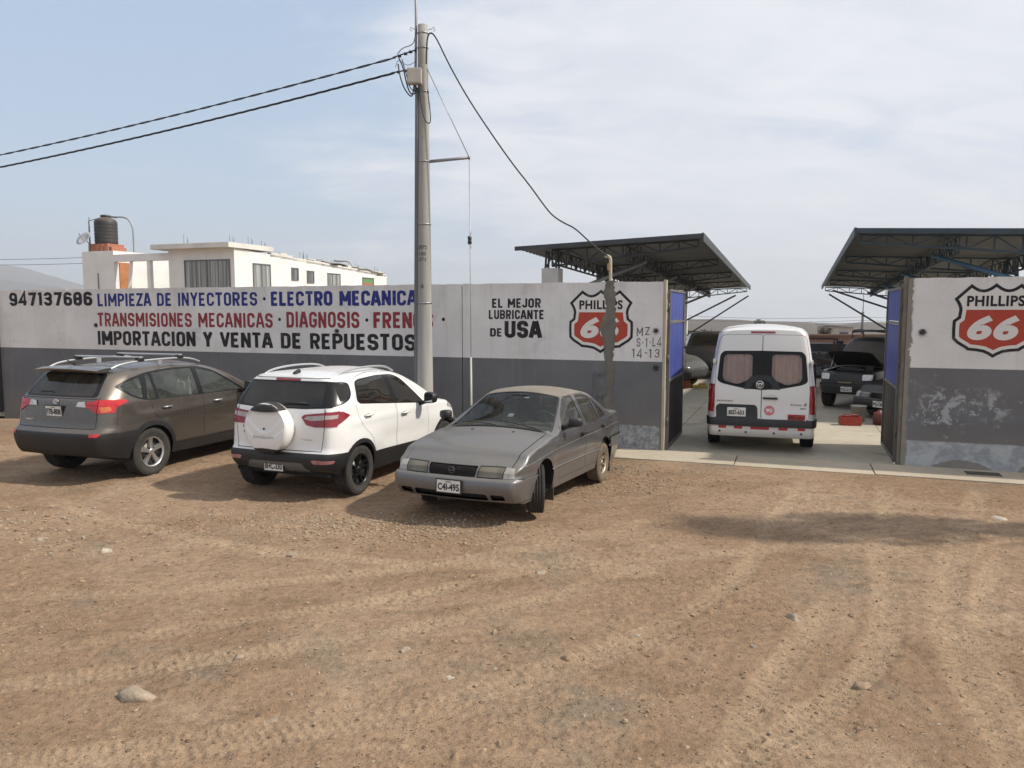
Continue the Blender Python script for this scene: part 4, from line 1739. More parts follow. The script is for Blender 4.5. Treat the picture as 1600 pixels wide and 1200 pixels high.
def seats(parent, xs, yw, z0, zt, bench_x=None, head=True):
    g = G()

    def seat(x, y, w):
        g.box((x + .08, y, z0 + .10), (.5, w, .18), bev=.05)
        g.box((x - .22, y, z0 + .40), (.15, w * .96, .62), Matrix.Rotation(R(-12), 3, 'Y'), bev=.06)
        if head:
            g.box((x - .31, y, zt), (.10, w * .5, .20), bev=.045)
    for x in xs:
        for y in (-yw, yw):
            seat(x, y, .48)
    o = g.build('front_seats', M_SEAT, parent)
    if bench_x is not None:
        g = G()
        g.box((bench_x + .08, 0, z0 + .12), (.5, 1.2, .18), bev=.05)
        g.box((bench_x - .2, 0, z0 + .38), (.15, 1.2, .58), Matrix.Rotation(R(-14), 3, 'Y'), bev=.06)
        for y in (-.38, .38):
            g.box((bench_x - .27, y, z0 + .74), (.10, .26, .17), bev=.045)
        g.build('rear_seat', M_SEAT, parent)


def well(g, x, r, yin, yout, sg):
    """dark inner arch"""
    g.lathe([(r, yin * sg), (r, yout * sg)], (x, 0, r * .93), 'Y', 20, arc=(R(-10), R(190)))
    g.lathe([(0.02, yin * sg), (r, yin * sg)], (x, 0, r * .93), 'Y', 24, arc=(R(0), R(180)))


def mirror(parent, x, y, z, sg, mat, size=(.10, .20, .14), arm=.09):
    """door mirror: rounded shell, flat glass turned to the driver, foot on the door"""
    bm = bmesh.new()
    bmesh.ops.create_icosphere(bm, subdivisions=3, radius=1)
    M = Matrix.Rotation(sg * R(16), 3, 'Z')
    c = Vector((x, y + sg * (arm + size[1] / 2), z + size[2] * .35))
    vs = []
    for q in bm.verts:
        p = Vector([math.copysign(abs(k) ** .62, k) for k in q.co])
        p.x = max(p.x, -.55)
        if p.x > 0:
            p.x *= 1 - .25 * max(0, p.y * sg)
        vs.append(M @ Vector((p.x * size[0] * .75, p.y * size[1] / 2, p.z * size[2] / 2 * (1 - .12 * p.y * sg))) + c)
    fs = [[q.index for q in f.verts] for f in bm.faces]
    bm.free()
    g = G()
    g._add(vs, fs, 0, True)
    g.path([(x + .03, y - sg * .02, z - size[2] * .25), (x + .02, y + sg * arm * .7, z - size[2] * .1), (x, y + sg * (arm + size[1] * .3), z + size[2] * .05)], [.035, .028, .03], 8)
    o = g.build('wing_mirror', mat, parent)
    c2 = c + M @ Vector((-size[0] * .75 * .56, 0, 0))
    G().box(c2, (.004, size[1] * .80, size[2] * .76), M, bev=.0018).build('mirror_glass', simple('dark_mirror', (.25, .27, .29), .08, 1.0, .03), o)
    return o


def handle(parent, sh, x, z, sg, mat, L=.2):
    p, n = sh.side(x, z, sg)
    g = G()
    y = p.y
    g.box((x, y + sg * .003, z - .004), (L * .55, .010, .042), bev=.004, mi=1)
    g.path([(x - L * .5, y + sg * .008, z), (x - L * .38, y + sg * .038, z + .004), (x + L * .38, y + sg * .038, z + .004), (x + L * .5, y + sg * .008, z)], [.012, .015, .015, .012], 8)
    return g.build('door_handle', [mat, M_GAP], parent)


def pose(root, x, y, heading, z=0.0, pitch=0.0, roll=0.0):
    root.location = (x, y, z)
    root.rotation_mode = 'XYZ'
    M = Matrix.Rotation(heading, 3, 'Z') @ Matrix.Rotation(-pitch, 3, 'Y') @ Matrix.Rotation(roll, 3, 'X')
    root.rotation_euler = M.to_euler()
# ------------------------------------------------------------------ grey-brown sport utility at the left
def make_sport_utility(label, group, P, wide_glass, plate_text='F7B-808', bars=True):
    root = thing('parked_car', label, 'car', group=group)
    sp = dict(XR=-.985, XF=3.58,
              top=[(-.985, 1.60), (-.6, 1.635), (0, 1.66), (.6, 1.675), (1.1, 1.66), (1.5, 1.60), (1.8, 1.50), (2.2, 1.29), (2.5, 1.13), (2.62, 1.09), (3.0, 1.03), (3.3, .95), (3.5, .82), (3.58, .70)],
              bot=[(-.985, .42), (-.75, .37), (-.3, .30), (2.7, .27), (3.3, .30), (3.58, .36)],
              hw=[(-.985, .90), (-.4, .922), (.3, .915), (1.5, .915), (2.6, .92), (3.2, .90), (3.58, .84)],
              belt=[(-.985, 1.16), (0, 1.13), (1.2, 1.10), (2.4, 1.05), (3.58, .9)],
              zm=.72, a=.035, b=.05, tum=.33, tum2=.25,
              rt=[(-.985, .09), (0, .10), (1.5, .10), (2.4, .06), (2.7, .06), (3.58, .12)],
              crown=[(-.985, .03), (.5, .045), (1.6, .05), (2.4, .05), (3.0, .05), (3.58, .03)],
              xr=[(.40, -.86), (.5, -.92), (.66, -.945), (.74, -.94), (.785, -.885), (.82, -.865), (1.0, -.835), (1.2, -.795), (1.25, -.76), (1.45, -.60), (1.56, -.51), (1.62, -.47)],
              xf=[(.3, 3.45), (.45, 3.56), (.6, 3.58), (.8, 3.52), (.95, 3.42), (1.1, 3.35)],
              Rr=.42, Wr=.17, Rf=.5, Wf=.28, Lr=1.25, Lf=.8, cr=.07, cf=.16,
              crease=lambda x, z: .016 * math.exp(-((z - .93) / .05) ** 2) * sstep((x + .6) / .5) - .014 * math.exp(-((z - .62) / .13) ** 2) * sstep((x - .5) / .3) * sstep((2.3 - x) / .3)
              + .035 * math.exp(-(((x - 0) / .55) ** 2 + ((z - .62) / .28) ** 2)) + .03 * math.exp(-(((x - 2.66) / .55) ** 2 + ((z - .62) / .28) ** 2)))
    sh = Shell(sp)
    BODY, GAP, TRIM, GLASS, FRAME, ARCH, TAIL, CLEAR, DOORF, DOORR, GATE, RWIN, REF, WS, AMB = range(0, 15)
    arch = lambda cx: circ(cx, .36, .405)
    # doors
    dr = rounded([(1.10, .44), (1.10, 1.12), (1.06, 1.58), (.55, 1.60), (.1, 1.50), (.02, 1.14), (.06, .90), (.30, .74), (.44, .44)], .05)
    df = rounded([(1.115, .44), (1.115, 1.12), (1.075, 1.58), (1.45, 1.57), (1.85, 1.38), (2.22, 1.10), (2.26, .60), (2.20, .44)], .05)
    for side in ('L', 'R'):
        sh.cut(dr, side, GAP)
        sh.cut(df, side, GAP)
        sh.cut(shrink(dr, .006), side, DOORR)
        sh.cut(shrink(df, .006), side, DOORF)
    # black surround of the side glass, then panes
    fr = rounded([(2.17, 1.10), (1.55, 1.475), (1.25, 1.555), (.7, 1.572), (.1, 1.535), (-.30, 1.455), (-.50, 1.37), (-.30, 1.21), (-.05, 1.135)], [.02, .1, .1, .1, .1, .1, .04, .1, .08])
    sh.both(fr, FRAME)
    panes = [[(2.08, 1.115), (1.55, 1.445), (1.17, 1.535), (1.14, 1.125)],
             [(1.05, 1.13), (1.07, 1.54), (.62, 1.545), (.22, 1.52), (.20, 1.135)],
             [(.15, 1.14), (.17, 1.515), (.09, 1.51), (-.02, 1.15)],
             [(-.10, 1.17), (-.03, 1.48), (-.28, 1.435), (-.43, 1.37), (-.28, 1.24)]]
    for q in panes:
        sh.both(rounded(q, .035), GLASS)
    # windscreen
    ws = rounded([(1.55, -.56), (1.55, .56), (2.42, .70), (2.42, -.70)], .08)
    sh.cut(ws, 'top', WS, .15)
    # rear
    sh.cut([(-1.2, .30), (1.2, .30), (1.2, .735), (-1.2, .735)], 'rear', TRIM, .05)
    sh.both([(-1.1, .30), (-.30, .30), (-.30, .60), (-.42, .70), (-.6, .735), (-1.1, .735)], TRIM)
    sh.both([(-.3, .2), (2.9, .2), (2.9, .43), (-.3, .43)], TRIM)
    sh.both([(2.9, .2), (3.7, .2), (3.7, .55), (2.9, .55)], TRIM)
    gate = [(-.715, .80), (.715, .80), (.735, 1.02), (.70, 1.215), (-.70, 1.215), (-.735, 1.02)]
    sh.seam(gate + [gate[0]], 'rear', GAP, .009)
    rw = rounded([(-.69, 1.235), (.69, 1.235), (.60, 1.555), (-.60, 1.555)], .06)
    sh.cut(rw, 'rear', FRAME, .1)
    sh.cut(rounded([(-.62, 1.255), (.62, 1.255), (.54, 1.535), (-.54, 1.535)], .06), 'rear', RWIN, .1)
    for s in (1, -1):
        tl = [(s * .50, 1.10), (s * .52, 1.175), (s * .86, 1.205), (s * .86, 1.02), (s * .72, 1.015), (s * .60, 1.085)]
        sh.cut(tl, 'rear', TAIL, .3)
        sh.cut([(s * .37, 1.105), (s * .40, 1.17), (s * .515, 1.178), (s * .54, 1.10)], 'rear', CLEAR, .12)
        sh.cut(rounded([(s * .68, .695), (s * .79, .695), (s * .82, .735), (s * .70, .735)], .01), 'rear', REF, .05)
    sh.both([(-1.1, 1.015), (-.70, 1.02), (-.62, 1.085), (-.50, 1.115), (-.40, 1.155), (-.42, 1.185), (-.56, 1.20), (-1.1, 1.208)], TAIL)
    sh.both([(-.71, 1.03), (-.64, 1.055), (-.65, 1.105), (-.76, 1.105), (-.76, 1.03)], AMB)
    for s in (1, -1):
        sh.seam([(s * .725, 1.0), (s * .725, 1.23)], 'rear', GAP, .007, .1)
        sh.seam([(s * .53, 1.135), (s * .80, 1.12)], 'rear', GAP, .004, .1)
    for cx in (0, 2.66):
        sh.both(circ(cx, .36, .47, 30), TRIM)
        sh.both([(cx - .47, .1), (cx + .47, .1), (cx + .47, .36), (cx - .47, .36)], TRIM)
        sh.both(arch(cx), ARCH)
        sh.both([(cx - .405, .1), (cx + .405, .1), (cx + .405, .365), (cx - .405, .365)], ARCH)
    # parts
    sh.emit([BODY, GAP], 'body', [P, M_GAP], root, slot={GAP: 1})
    for s, nm in ((1, 'L'), (-1, 'R')):
        pass
    doors(sh, root, [DOORF, DOORR], P, ((1.42, .985), (.32, 1.0)), M_SILVER)
    g_side = wide_glass
    sh.emit(FRAME, 'window_frame', simple('gloss_black_frame', (.010, .010, .011), .25, 0, .1, spec=.3), root, .002)
    split_emit(sh, GLASS, 'side_window', g_side, root, -.004)
    sh.emit(WS, 'windscreen', g_side, root, -.002)
    sh.emit(RWIN, 'rear_window', MATS.get('dark_rear_glass') or glass_mat('dark_rear_glass', (.16, .19, .18), .10), root, .0035)
    sh.emit(TRIM, 'cladding', M_TRIM, root, .012, .03)
    split_emit(sh, TAIL, 'tail_lamp', M_REDLAMP, root, .010, .02)
    split_emit(sh, CLEAR, 'reversing_lamp', lamp_mat('bright_clear_lamp', (.55, .55, .54)), root, .011, .02)
    split_emit(sh, AMB, 'indicator', M_AMBERLAMP, root, .0125, .01)
    split_emit(sh, REF, 'reflector', M_REDLAMP, root, .017, .01)
    # lift-up spoiler over the window
    g = G()
    vs = []
    n = 14
    for i in range(n + 1):
        y = -.60 + 1.20 * i / n
        k = (y / .60) ** 2
        vs += [(-.32, y * .98, 1.658 - .02 * k), (-.52, y, 1.654 - .025 * k), (-.715 + .06 * k, y, 1.632 - .03 * k), (-.70 + .06 * k, y, 1.608 - .03 * k), (-.49, y, 1.57)]
    fs = [(i * 5 + j, i * 5 + j + 1, i * 5 + j + 6, i * 5 + j + 5) for i in range(n) for j in range(4)]
    fs += [(0, 1, 2, 3, 4), tuple(n * 5 + q for q in (4, 3, 2, 1, 0))]
    g._add(vs, fs, 0, False)
    g.build('spoiler', P, root)
    p, _ = sh.end(.02, 1.04)
    plate(root, plate_text, (p.x - .012, .02, 1.035), math.pi, .33, .17, frame=True, tilt=R(6))
    p, _ = sh.end(0, 1.165)
    g = G()
    g.path([(p.x - .012, .05 * math.cos(a * .5236), 1.165 + .032 * math.sin(a * .5236)) for a in range(12)], .0065, 6, closed=True)
    g.path([(p.x - .012, .018 * math.cos(a * .5236), 1.163 + .030 * math.sin(a * .5236)) for a in range(12)], .005, 6, closed=True)
    g.path([(p.x - .012, .034 * math.cos(a * .5236), 1.183 + .011 * math.sin(a * .5236)) for a in range(12)], .005, 6, closed=True)
    g.build('emblem', M_CHROME, root)
    p, _ = sh.end(.55, .90)
    g = G()
    g.box((p.x - .004, .52, .90), (.006, .14, .022))
    g.build('badge', M_SILVER, root)
    g = G()
    g.path([(-.735, .10, 1.275), (-.73, .16, 1.30), (-.72, .40, 1.30)], .010, 6)
    g.build('rear_wiper', M_TRIM, root)
    for s in (1, -1):
        mirror(root, 2.02, s * .90, 1.12, s, M_TRIM, (.12, .21, .16))
        if not bars:
            continue
        g = G()
        g.path(smooth_pts([(-.40, s * .60, 1.620), (-.24, s * .615, 1.675), (.1, s * .625, 1.705), (.8, s * .625, 1.712), (1.15, s * .62, 1.69), (1.38, s * .605, 1.62)]), .016, 8)
        g.box((.5, s * .62, 1.67), (.07, .03, .07))
        g.build('roof_rail', M_SILVER, root)
    for x in ((.12, .92) if bars else ()):
        g = G()
        g.box((x, 0, 1.757), (.065, 1.30, .024), bev=.01)
        for s in (1, -1):
            g.box((x, s * .615, 1.727), (.12, .075, .06), bev=.015, mi=1)
        g.build('cross_bar', [M_SILVER, M_TRIM], root)
    G().path([(-.33, .16, 1.66), (-.40, .17, 1.70), (-.56, .19, 1.81)], [.016, .01, .004], 6).build('aerial', M_TRIM, root)
    for x in (0, 2.66):
        for s in (1, -1):
            wheel(root, x, s * .80, .36, .225, .225, 'five', tyre_m=M_RUBDUST)
    g = G()
    for x in (0, 2.66):
        for s in (1, -1):
            well(g, x, .41, .52, .88, s)
    g.box((1.3, 0, .36), (3.6, 1.5, .1))
    g.build('underbody', M_WELL, root)
    tub(root, -.6, 2.3, .80, .46, 1.02)
    seats(root, (1.35,), .38, .62, 1.28, .45)
    return root


def doors(sh, root, pids, paint, handles, hm, hl=.19):
    """the door skins of both sides, each a part with its own handle"""
    for pid, (hx, hz) in zip(pids, handles):
        for o, s in split_emit(sh, pid, 'door', paint, root, 0.0, .02, ret_side=True):
            handle(o, sh, hx, hz, s, hm, hl)


def split_emit(sh, pid, name, mat, root, off=0.0, thick=0.0, ret_side=False):
    """one part for every separate patch of faces with this id"""
    bm, lay = sh.bm, sh.lay
    todo = {f for f in bm.faces if f[lay] == pid}
    out = []
    tmp = 9000
    groups = []
    while todo:
        st = [todo.pop()]
        grp = set(st)
        while st:
            f = st.pop()
            for e in f.edges:
                for q in e.link_faces:
                    if q in todo:
                        todo.discard(q)
                        grp.add(q)
                        st.append(q)
        groups.append(grp)
    for grp in groups:
        if sum(f.calc_area() for f in grp) < 2e-5:
            continue
        for f in grp:
            f[lay] = tmp
        o = sh.emit(tmp, name, mat, root, off, thick)
        side = 1 if sum(f.calc_center_median().y for f in grp) > 0 else -1
        for f in grp:
            f[lay] = pid
        out.append((o, side) if ret_side else o)
    return out


def tub(root, x0, x1, hw, zf, zt, mat=None):
    """cabin floor, door linings and bulkhead seen through the glass"""
    g = G()
    g.box(((x0 + x1) / 2, 0, zf), (x1 - x0, hw * 2, .04))
    for s in (1, -1):
        g.box(((x0 + x1) / 2, s * hw, (zf + zt) / 2), (x1 - x0, .03, zt - zf))
    g.box((x1 - .1, 0, (zf + zt) / 2 + .02), (.35, hw * 2, zt - zf), bev=.06)
    g.box((x0, 0, (zf + zt) / 2), (.04, hw * 2, zt - zf))
    g.build('cabin', mat or M_CABIN, root)


M_BRONZE = car_paint('bronze_paint', (.115, .098, .082), .65, .26, .2, (.25, .215, .17), lowdust=.16)
M_GREENGLASS = glass_mat('green_car_glass', (.78, .88, .80), .12, 1.2, (.30, .33, .29))
pose(make_sport_utility('dusty dark bronze sport utility with silver roof rails, leftmost of the parked cars', 'cars parked along the wall', M_BRONZE, M_GREENGLASS), -6.235, 11.67, R(70.3))


# ------------------------------------------------------------------ white crossover with the spare wheel
def make_white_suv():
    root = thing('parked_car', 'white compact crossover with covered spare wheel on its tailgate, between bronze and grey cars', 'car', group='cars parked along the wall')
    sp = dict(XR=-.65, XF=3.30,
              top=[(-.65, 1.595), (-.4, 1.62), (.2, 1.645), (.8, 1.65), (1.2, 1.625), (1.5, 1.565), (1.8, 1.44), (2.1, 1.27), (2.35, 1.12), (2.5, 1.075), (2.8, 1.03), (3.05, .95), (3.22, .82), (3.30, .70)],
              bot=[(-.65, .40), (-.5, .34), (-.2, .27), (2.5, .26), (3.1, .28), (3.30, .34)],
              hw=[(-.65, .86), (-.3, .885), (.4, .875), (1.5, .875), (2.5, .88), (3.0, .86), (3.30, .78)],
              belt=[(-.65, 1.24), (0, 1.22), (1.0, 1.13), (2.2, 1.00), (3.30, .9)],
              zm=.74, a=.03, b=.05, tum=.36, tum2=.2,
              rt=[(-.65, .08), (0, .09), (1.5, .10), (2.2, .06), (2.5, .07), (3.30, .12)],
              crown=[(-.65, .025), (.5, .04), (1.6, .05), (2.4, .05), (3.0, .05), (3.30, .03)],
              xr=[(.38, -.57), (.48, -.645), (.56, -.65), (.62, -.635), (.66, -.60), (1.0, -.575), (1.19, -.535), (1.25, -.505), (1.5, -.355), (1.58, -.315), (1.60, -.30)],
              xf=[(.3, 3.18), (.5, 3.30), (.7, 3.28), (.9, 3.2), (1.1, 3.1)],
              Rr=.32, Wr=.15, Rf=.45, Wf=.26, Lr=.95, Lf=.7, cr=.06, cf=.15,
              crease=lambda x, z: .012 * math.exp(-((z - .98) / .035) ** 2) * sstep((x + .5) / .4) - .018 * math.exp(-((z - .66) / .12) ** 2) * sstep((x - .45) / .3) * sstep((2.1 - x) / .3)
              + .03 * math.exp(-((x / .5) ** 2 + ((z - .66) / .26) ** 2)) + .03 * math.exp(-(((x - 2.52) / .5) ** 2 + ((z - .66) / .26) ** 2)))
    sh = Shell(sp)
    P = car_paint('white_paint', (.74, .735, .72), 0, .3, .16, lowdust=.16)
    BODY, GAP, TRIM, GLASS, FRAME, ARCH, TAIL, CLEAR, DOORF, DOORR, RWIN, REF, WS, SILV, BRK, HEAD = range(0, 16)
    dr = rounded([(1.00, .47), (1.00, 1.10), (.95, 1.585), (.55, 1.60), (.10, 1.555), (-.05, 1.22), (-.02, 1.08), (.06, .92), (.30, .74), (.44, .47)], .05)
    df = rounded([(1.015, .47), (1.015, 1.10), (.965, 1.585), (1.30, 1.56), (1.60, 1.40), (1.95, 1.07), (1.98, .62), (1.92, .47)], .05)
    for side in ('L', 'R'):
        sh.cut(dr, side, GAP)
        sh.cut(df, side, GAP)
        sh.cut(shrink(dr, .005), side, DOORR)
        sh.cut(shrink(df, .005), side, DOORF)
    fr = rounded([(1.90, 1.03), (1.42, 1.44), (1.22, 1.525), (.75, 1.545), (.22, 1.53), (.10, 1.505), (.00, 1.26), (.06, 1.215)], [.03, .1, .1, .1, .05, .05, .06, .05])
    sh.both(fr, FRAME)
    for q in ([(1.83, 1.05), (1.40, 1.415), (1.19, 1.51), (1.05, 1.522), (1.04, 1.128)], [(.93, 1.14), (.91, 1.53), (.70, 1.528), (.14, 1.50), (.045, 1.265), (.10, 1.23)]):
        sh.both(rounded(q, .04), GLASS)
    sh.cut(rounded([(1.42, -.53), (1.42, .53), (2.22, .66), (2.22, -.66)], .08), 'top', WS, .15)
    # rear glass wraps round the corner into the quarter panes
    sh.cut([(-.76, 1.21), (-.40, 1.19), (.40, 1.19), (.76, 1.21), (.70, 1.52), (.58, 1.535), (-.58, 1.535), (-.70, 1.52)], 'rear', FRAME, .35)
    qp = rounded([(-.95, 1.208), (-.46, 1.214), (-.30, 1.245), (-.14, 1.305), (-.07, 1.375), (-.055, 1.495), (-.13, 1.52), (-.50, 1.535), (-.95, 1.53)], [.01, .03, .08, .06, .06, .04, .04, .03, .01])
    sh.both(qp, FRAME)
    sh.cut(rounded([(-.64, 1.225), (-.38, 1.205), (.38, 1.205), (.64, 1.225), (.585, 1.515), (-.585, 1.515)], .05), 'rear', RWIN, .1)
    sh.both(rounded([(-.33, 1.275), (-.20, 1.31), (-.12, 1.38), (-.10, 1.485), (-.27, 1.51)], .03), GLASS)
    # lower cladding and bumper
    sh.cut([(-1.2, .2), (1.2, .2), (1.2, .625), (-1.2, .625)], 'rear', TRIM, .05)
    sh.both([(-1.1, .2), (-.25, .2), (-.30, .625), (-1.1, .625)], TRIM)
    sh.both([(-.3, .2), (2.9, .2), (2.9, .46), (2.0, .47), (.5, .52), (-.3, .52)], TRIM)
    sh.both([(2.8, .2), (3.5, .2), (3.5, .5), (2.8, .5)], TRIM)
    sh.cut(rounded([(-.56, .335), (.56, .335), (.40, .505), (-.40, .505)], .03), 'rear', SILV, .05)
    gate = [(-.66, .66), (.66, .66), (.70, .98), (.68, 1.20)]
    sh.seam([(.68, 1.20), (.70, .98), (.66, .655), (-.66, .655), (-.70, .98), (-.68, 1.20)], 'rear', GAP, .009)
    sh.seam([(.59, 1.57), (-.59, 1.57)], 'rear', GAP, .008, .05)
    for s in (1, -1):
        sh.cut([(s * .36, 1.085), (s * .40, 1.12), (s * .82, 1.165), (s * .82, .972), (s * .56, .965), (s * .44, .99)], 'rear', TAIL, .4)
        sh.cut([(s * .40, 1.065), (s * .44, 1.10), (s * .69, 1.12), (s * .69, 1.06), (s * .52, 1.045)], 'rear', CLEAR, .12)
        sh.cut(rounded([(s * .58, .50), (s * .80, .505), (s * .82, .545), (s * .60, .555), (s * .54, .545)], .012), 'rear', REF, .05)
    sh.both([(-1, .965), (-.44, .985), (-.30, 1.06), (-.22, 1.10), (-.33, 1.155), (-1, 1.17)], TAIL)
    sh.both([(-.60, 1.06), (-.42, 1.075), (-.40, 1.12), (-.60, 1.115)], CLEAR)
    sh.cut(rounded([(-.19, 1.535), (.19, 1.535), (.20, 1.562), (-.20, 1.562)], .008), 'rear', BRK, .05)
    sh.both(rounded([(2.62, .90), (2.75, .98), (3.05, .92), (3.2, .80), (3.0, .80)], .03), HEAD)
    for s in (1, -1):
        sh.seam([(s * .695, .95), (s * .695, 1.19)], 'rear', GAP, .007, .1)
    for cx in (0, 2.52):
        sh.both(circ(cx, .33, .43, 30), TRIM)
        sh.both([(cx - .43, .1), (cx + .43, .1), (cx + .43, .33), (cx - .43, .33)], TRIM)
        sh.both(circ(cx, .33, .375, 30), ARCH)
        sh.both([(cx - .375, .1), (cx + .375, .1), (cx + .375, .335), (cx - .375, .335)], ARCH)
    sh.emit([BODY, GAP], 'body', [P, M_GAP], root, slot={GAP: 1})
    doors(sh, root, [DOORF, DOORR], P, ((1.22, .96), (.22, 1.045)), P)
    gs = glass_mat('tinted_car_glass', (.045, .05, .055), .05, 1.15)
    sh.emit(FRAME, 'window_frame', simple('gloss_black_frame', (.012, .012, .013), .2, 0, .1), root, .002)
    split_emit(sh, GLASS, 'side_window', gs, root, .003)
    sh.emit(WS, 'windscreen', gs, root, -.002)
    sh.emit(RWIN, 'rear_window', gs, root, .0035)
    sh.emit(TRIM, 'cladding', M_TRIM, root, .012, .03)
    sh.emit(SILV, 'skid_plate', simple('grey_skid_plate', (.13, .13, .13), .5, .2, .1), root, .016, .02)
    split_emit(sh, TAIL, 'tail_lamp', M_DARKRED, root, .009, .02)
    split_emit(sh, CLEAR, 'reversing_lamp', lamp_mat('smoked_lamp', (.40, .33, .32)), root, .011, .01)
    split_emit(sh, REF, 'rear_reflector', lamp_mat('rosy_reflector', (.34, .15, .15)), root, .018, .012)
    sh.emit(BRK, 'brake_light', M_DARKRED, root, .006, .01)
    split_emit(sh, HEAD, 'headlight', M_CLEARLAMP, root, .006, .02)
    # spare wheel under a hard cover
    c = Vector((-.575, .06, .945))
    sw = G()
    rs = .335
    prof = [(rs * .86, .0), (rs * .98, .01), (rs * 1.0, .05), (rs * 1.0, .15), (rs * .985, .178), (rs * .945, .198), (rs * .86, .210), (rs * .70, .216), (rs * .4, .222), (0, .224)]
    PR = [rs * q for q in (0, .4, .70, .86, .945, .985, 1.0)]
    PX = [.224, .222, .216, .210, .198, .178, .15]

    def relief(a, b, xx):
        """the moulded hollow in the cover's upper half and the step under it"""
        r_ = math.hypot(a, b) / rs
        U = rs * (-.16 + .95 * (a / rs) ** 2)
        U2 = rs * (-.42 + .55 * (a / rs) ** 2)
        inside = sstep((b - U) / (.06 * rs)) * sstep((.93 - r_) / .06)
        mid_ = sstep((b - U2) / (.05 * rs)) * sstep((.95 - r_) / .05)
        return xx - .022 * inside - .008 * mid_
    vs, fs = [], []
    na, nr = 96, 44
    for i in range(nr + 1):
        for k in range(na):
            an = 2 * math.pi * k / na
            rr = rs * .99 * i / nr
            a_, b_ = rr * math.cos(an), rr * math.sin(an)
            xx = float(np.interp(rr, PR, PX))
            vs.append((c.x - relief(a_, b_, xx), c.y - a_, c.z + b_))
    for i in range(nr):
        for k in range(na):
            k2 = (k + 1) % na
            fs.append((i * na + k, i * na + k2, (i + 1) * na + k2, (i + 1) * na + k))
    sw._add(vs, fs, 0, True)
    sw.lathe([(a, -b) for a, b in prof[:5]], tuple(c), 'X', 96)
    so = sw.build('spare_cover', P, root)

    def face(a, b, d=0.0):
        rr = math.hypot(a, b)
        xx = float(np.interp(rr, PR, PX))
        return (c.x - xx - d, c.y - a, c.z + b)

    def arcpatch(a0, a1, r0, r1, d, n=22):
        g = G()
        vs = []
        for i in range(n + 1):
            a = R(a0 + (a1 - a0) * i / n)
            for k in range(4):
                rr = r0 + (r1 - r0) * k / 3
                vs.append(face(rr * math.cos(a), rr * math.sin(a), d))
        fs = [(i * 4 + k, i * 4 + k + 1, i * 4 + k + 5, i * 4 + k + 4) for i in range(n) for k in range(3)]
        g._add(vs, fs, 0, True)
        return g
    # black inserts over the cover's top and bottom rim
    def insert(sgn, lo):
        am = math.sqrt(1 - lo * lo) * rs * .985
        g_ = G()
        vs_ = []
        n_ = 26
        for i in range(n_ + 1):
            a_ = -am + 2 * am * i / n_
            top_ = math.sqrt(max(rs * rs - a_ * a_, 0))
            low_ = min(lo * rs - .05 * rs * (1 - (a_ / am) ** 2), top_)
            line = []
            for k in range(7):
                b_ = low_ + (top_ * .992 - low_) * k / 6
                line.append(face(a_, sgn * b_, .005 - (.0 if sgn < 0 else 0)))
            for dep in (.13, .09, .05):
                line.append((c.x - dep, c.y - a_ * 1.01, c.z + sgn * (top_ * 1.012)))
            vs_ += line
        m_ = 10
        g_._add(vs_, [(i * m_ + k, i * m_ + k + 1, (i + 1) * m_ + k + 1, (i + 1) * m_ + k) for i in range(n_) for k in range(m_ - 1)], 0, True)
        return g_
    insert(-1, .80).build('cover_insert', M_TRIM, so)
    g = insert(1, .70)
    g.build('cover_insert', M_TRIM, so)
    g = G()
    g.path([face(a, -.64 * rs + .30 * rs * (abs(a) / (rs * .8)) ** 2.5, .001) for a in np.linspace(-rs * .66, rs * .66, 15)], .004, 6)
    g.build('cover_rib', P, so)
    g = G()
    put_text(g, 'EcoSport', lambda a, b: face(-.16 + a, -.135 + b, .004), .32, .05, .02, .15)
    g.build('badge', M_SILVER, so, recalc=False)
    G().lathe([(.013, 0), (.013, -.008), (0, -.008)], face(0, .0, -.020), 'X', 10).build('lock', M_GAP, so)
    p, _ = sh.end(-.42, .80)
    g = G()
    put_text(g, 'TITANIUM', lambda a, b: (p.x - .004, -.36 - a, .79 + b), .16, .02, .02)
    g.build('badge', M_SILVER, root, recalc=False)
    p, _ = sh.end(.50, .92)
    g = G()
    g.path([(p.x - .008, .54 + .03 * math.cos(a * .5236), .93 + .018 * math.sin(a * .5236)) for a in range(12)], .004, 6, closed=True)
    g.box((p.x - .006, .54, .86), (.006, .05, .018))
    g.build('emblem', M_TRIM, root)
    p, _ = sh.end(0.0, .43)
    plate(root, 'BHC-330', (p.x - .03, .03, .445), math.pi, .33, .16, tilt=R(2))
    g = G()
    g.path([(-.545, -.02, 1.25), (-.54, -.10, 1.275), (-.53, -.42, 1.27)], .011, 6)
    g.build('rear_wiper', M_TRIM, root)
    for s in (1, -1):
        g = G()
        g.path(smooth_pts([(-.12, s * .565, 1.585), (.04, s * .58, 1.635), (.35, s * .59, 1.663), (.75, s * .59, 1.668), (1.16, s * .585, 1.645), (1.40, s * .57, 1.56)]), .015, 8)
        g.build('roof_rail', M_SILVER, root)
        mirror(root, 1.70, s * .87, 1.075, s, M_TRIM, (.13, .20, .17))
    g = G().box((-.15, 0, 1.63), (.12, .05, .05), Matrix.Rotation(R(-20), 3, 'Y'), bev=.02)
    g.build('aerial', M_TRIM, root)
    for x in (0, 2.52):
        for s in (1, -1):
            wheel(root, x, s * .775, .335, .205, .215, 'fiveY', tyre_m=M_RUBDUST, rim_m=M_ALLOYDARK)
    g = G()
    for x in (0, 2.52):
        for s in (1, -1):
            well(g, x, .385, .5, .85, s)
    g.box((1.2, 0, .36), (3.4, 1.45, .1))
    g.build('underbody', M_WELL, root)
    tub(root, -.35, 2.2, .78, .46, 1.0)
    seats(root, (1.2,), .36, .62, 1.28, .35)
    return root


pose(make_white_suv(), -2.85, 10.49, R(68.6))
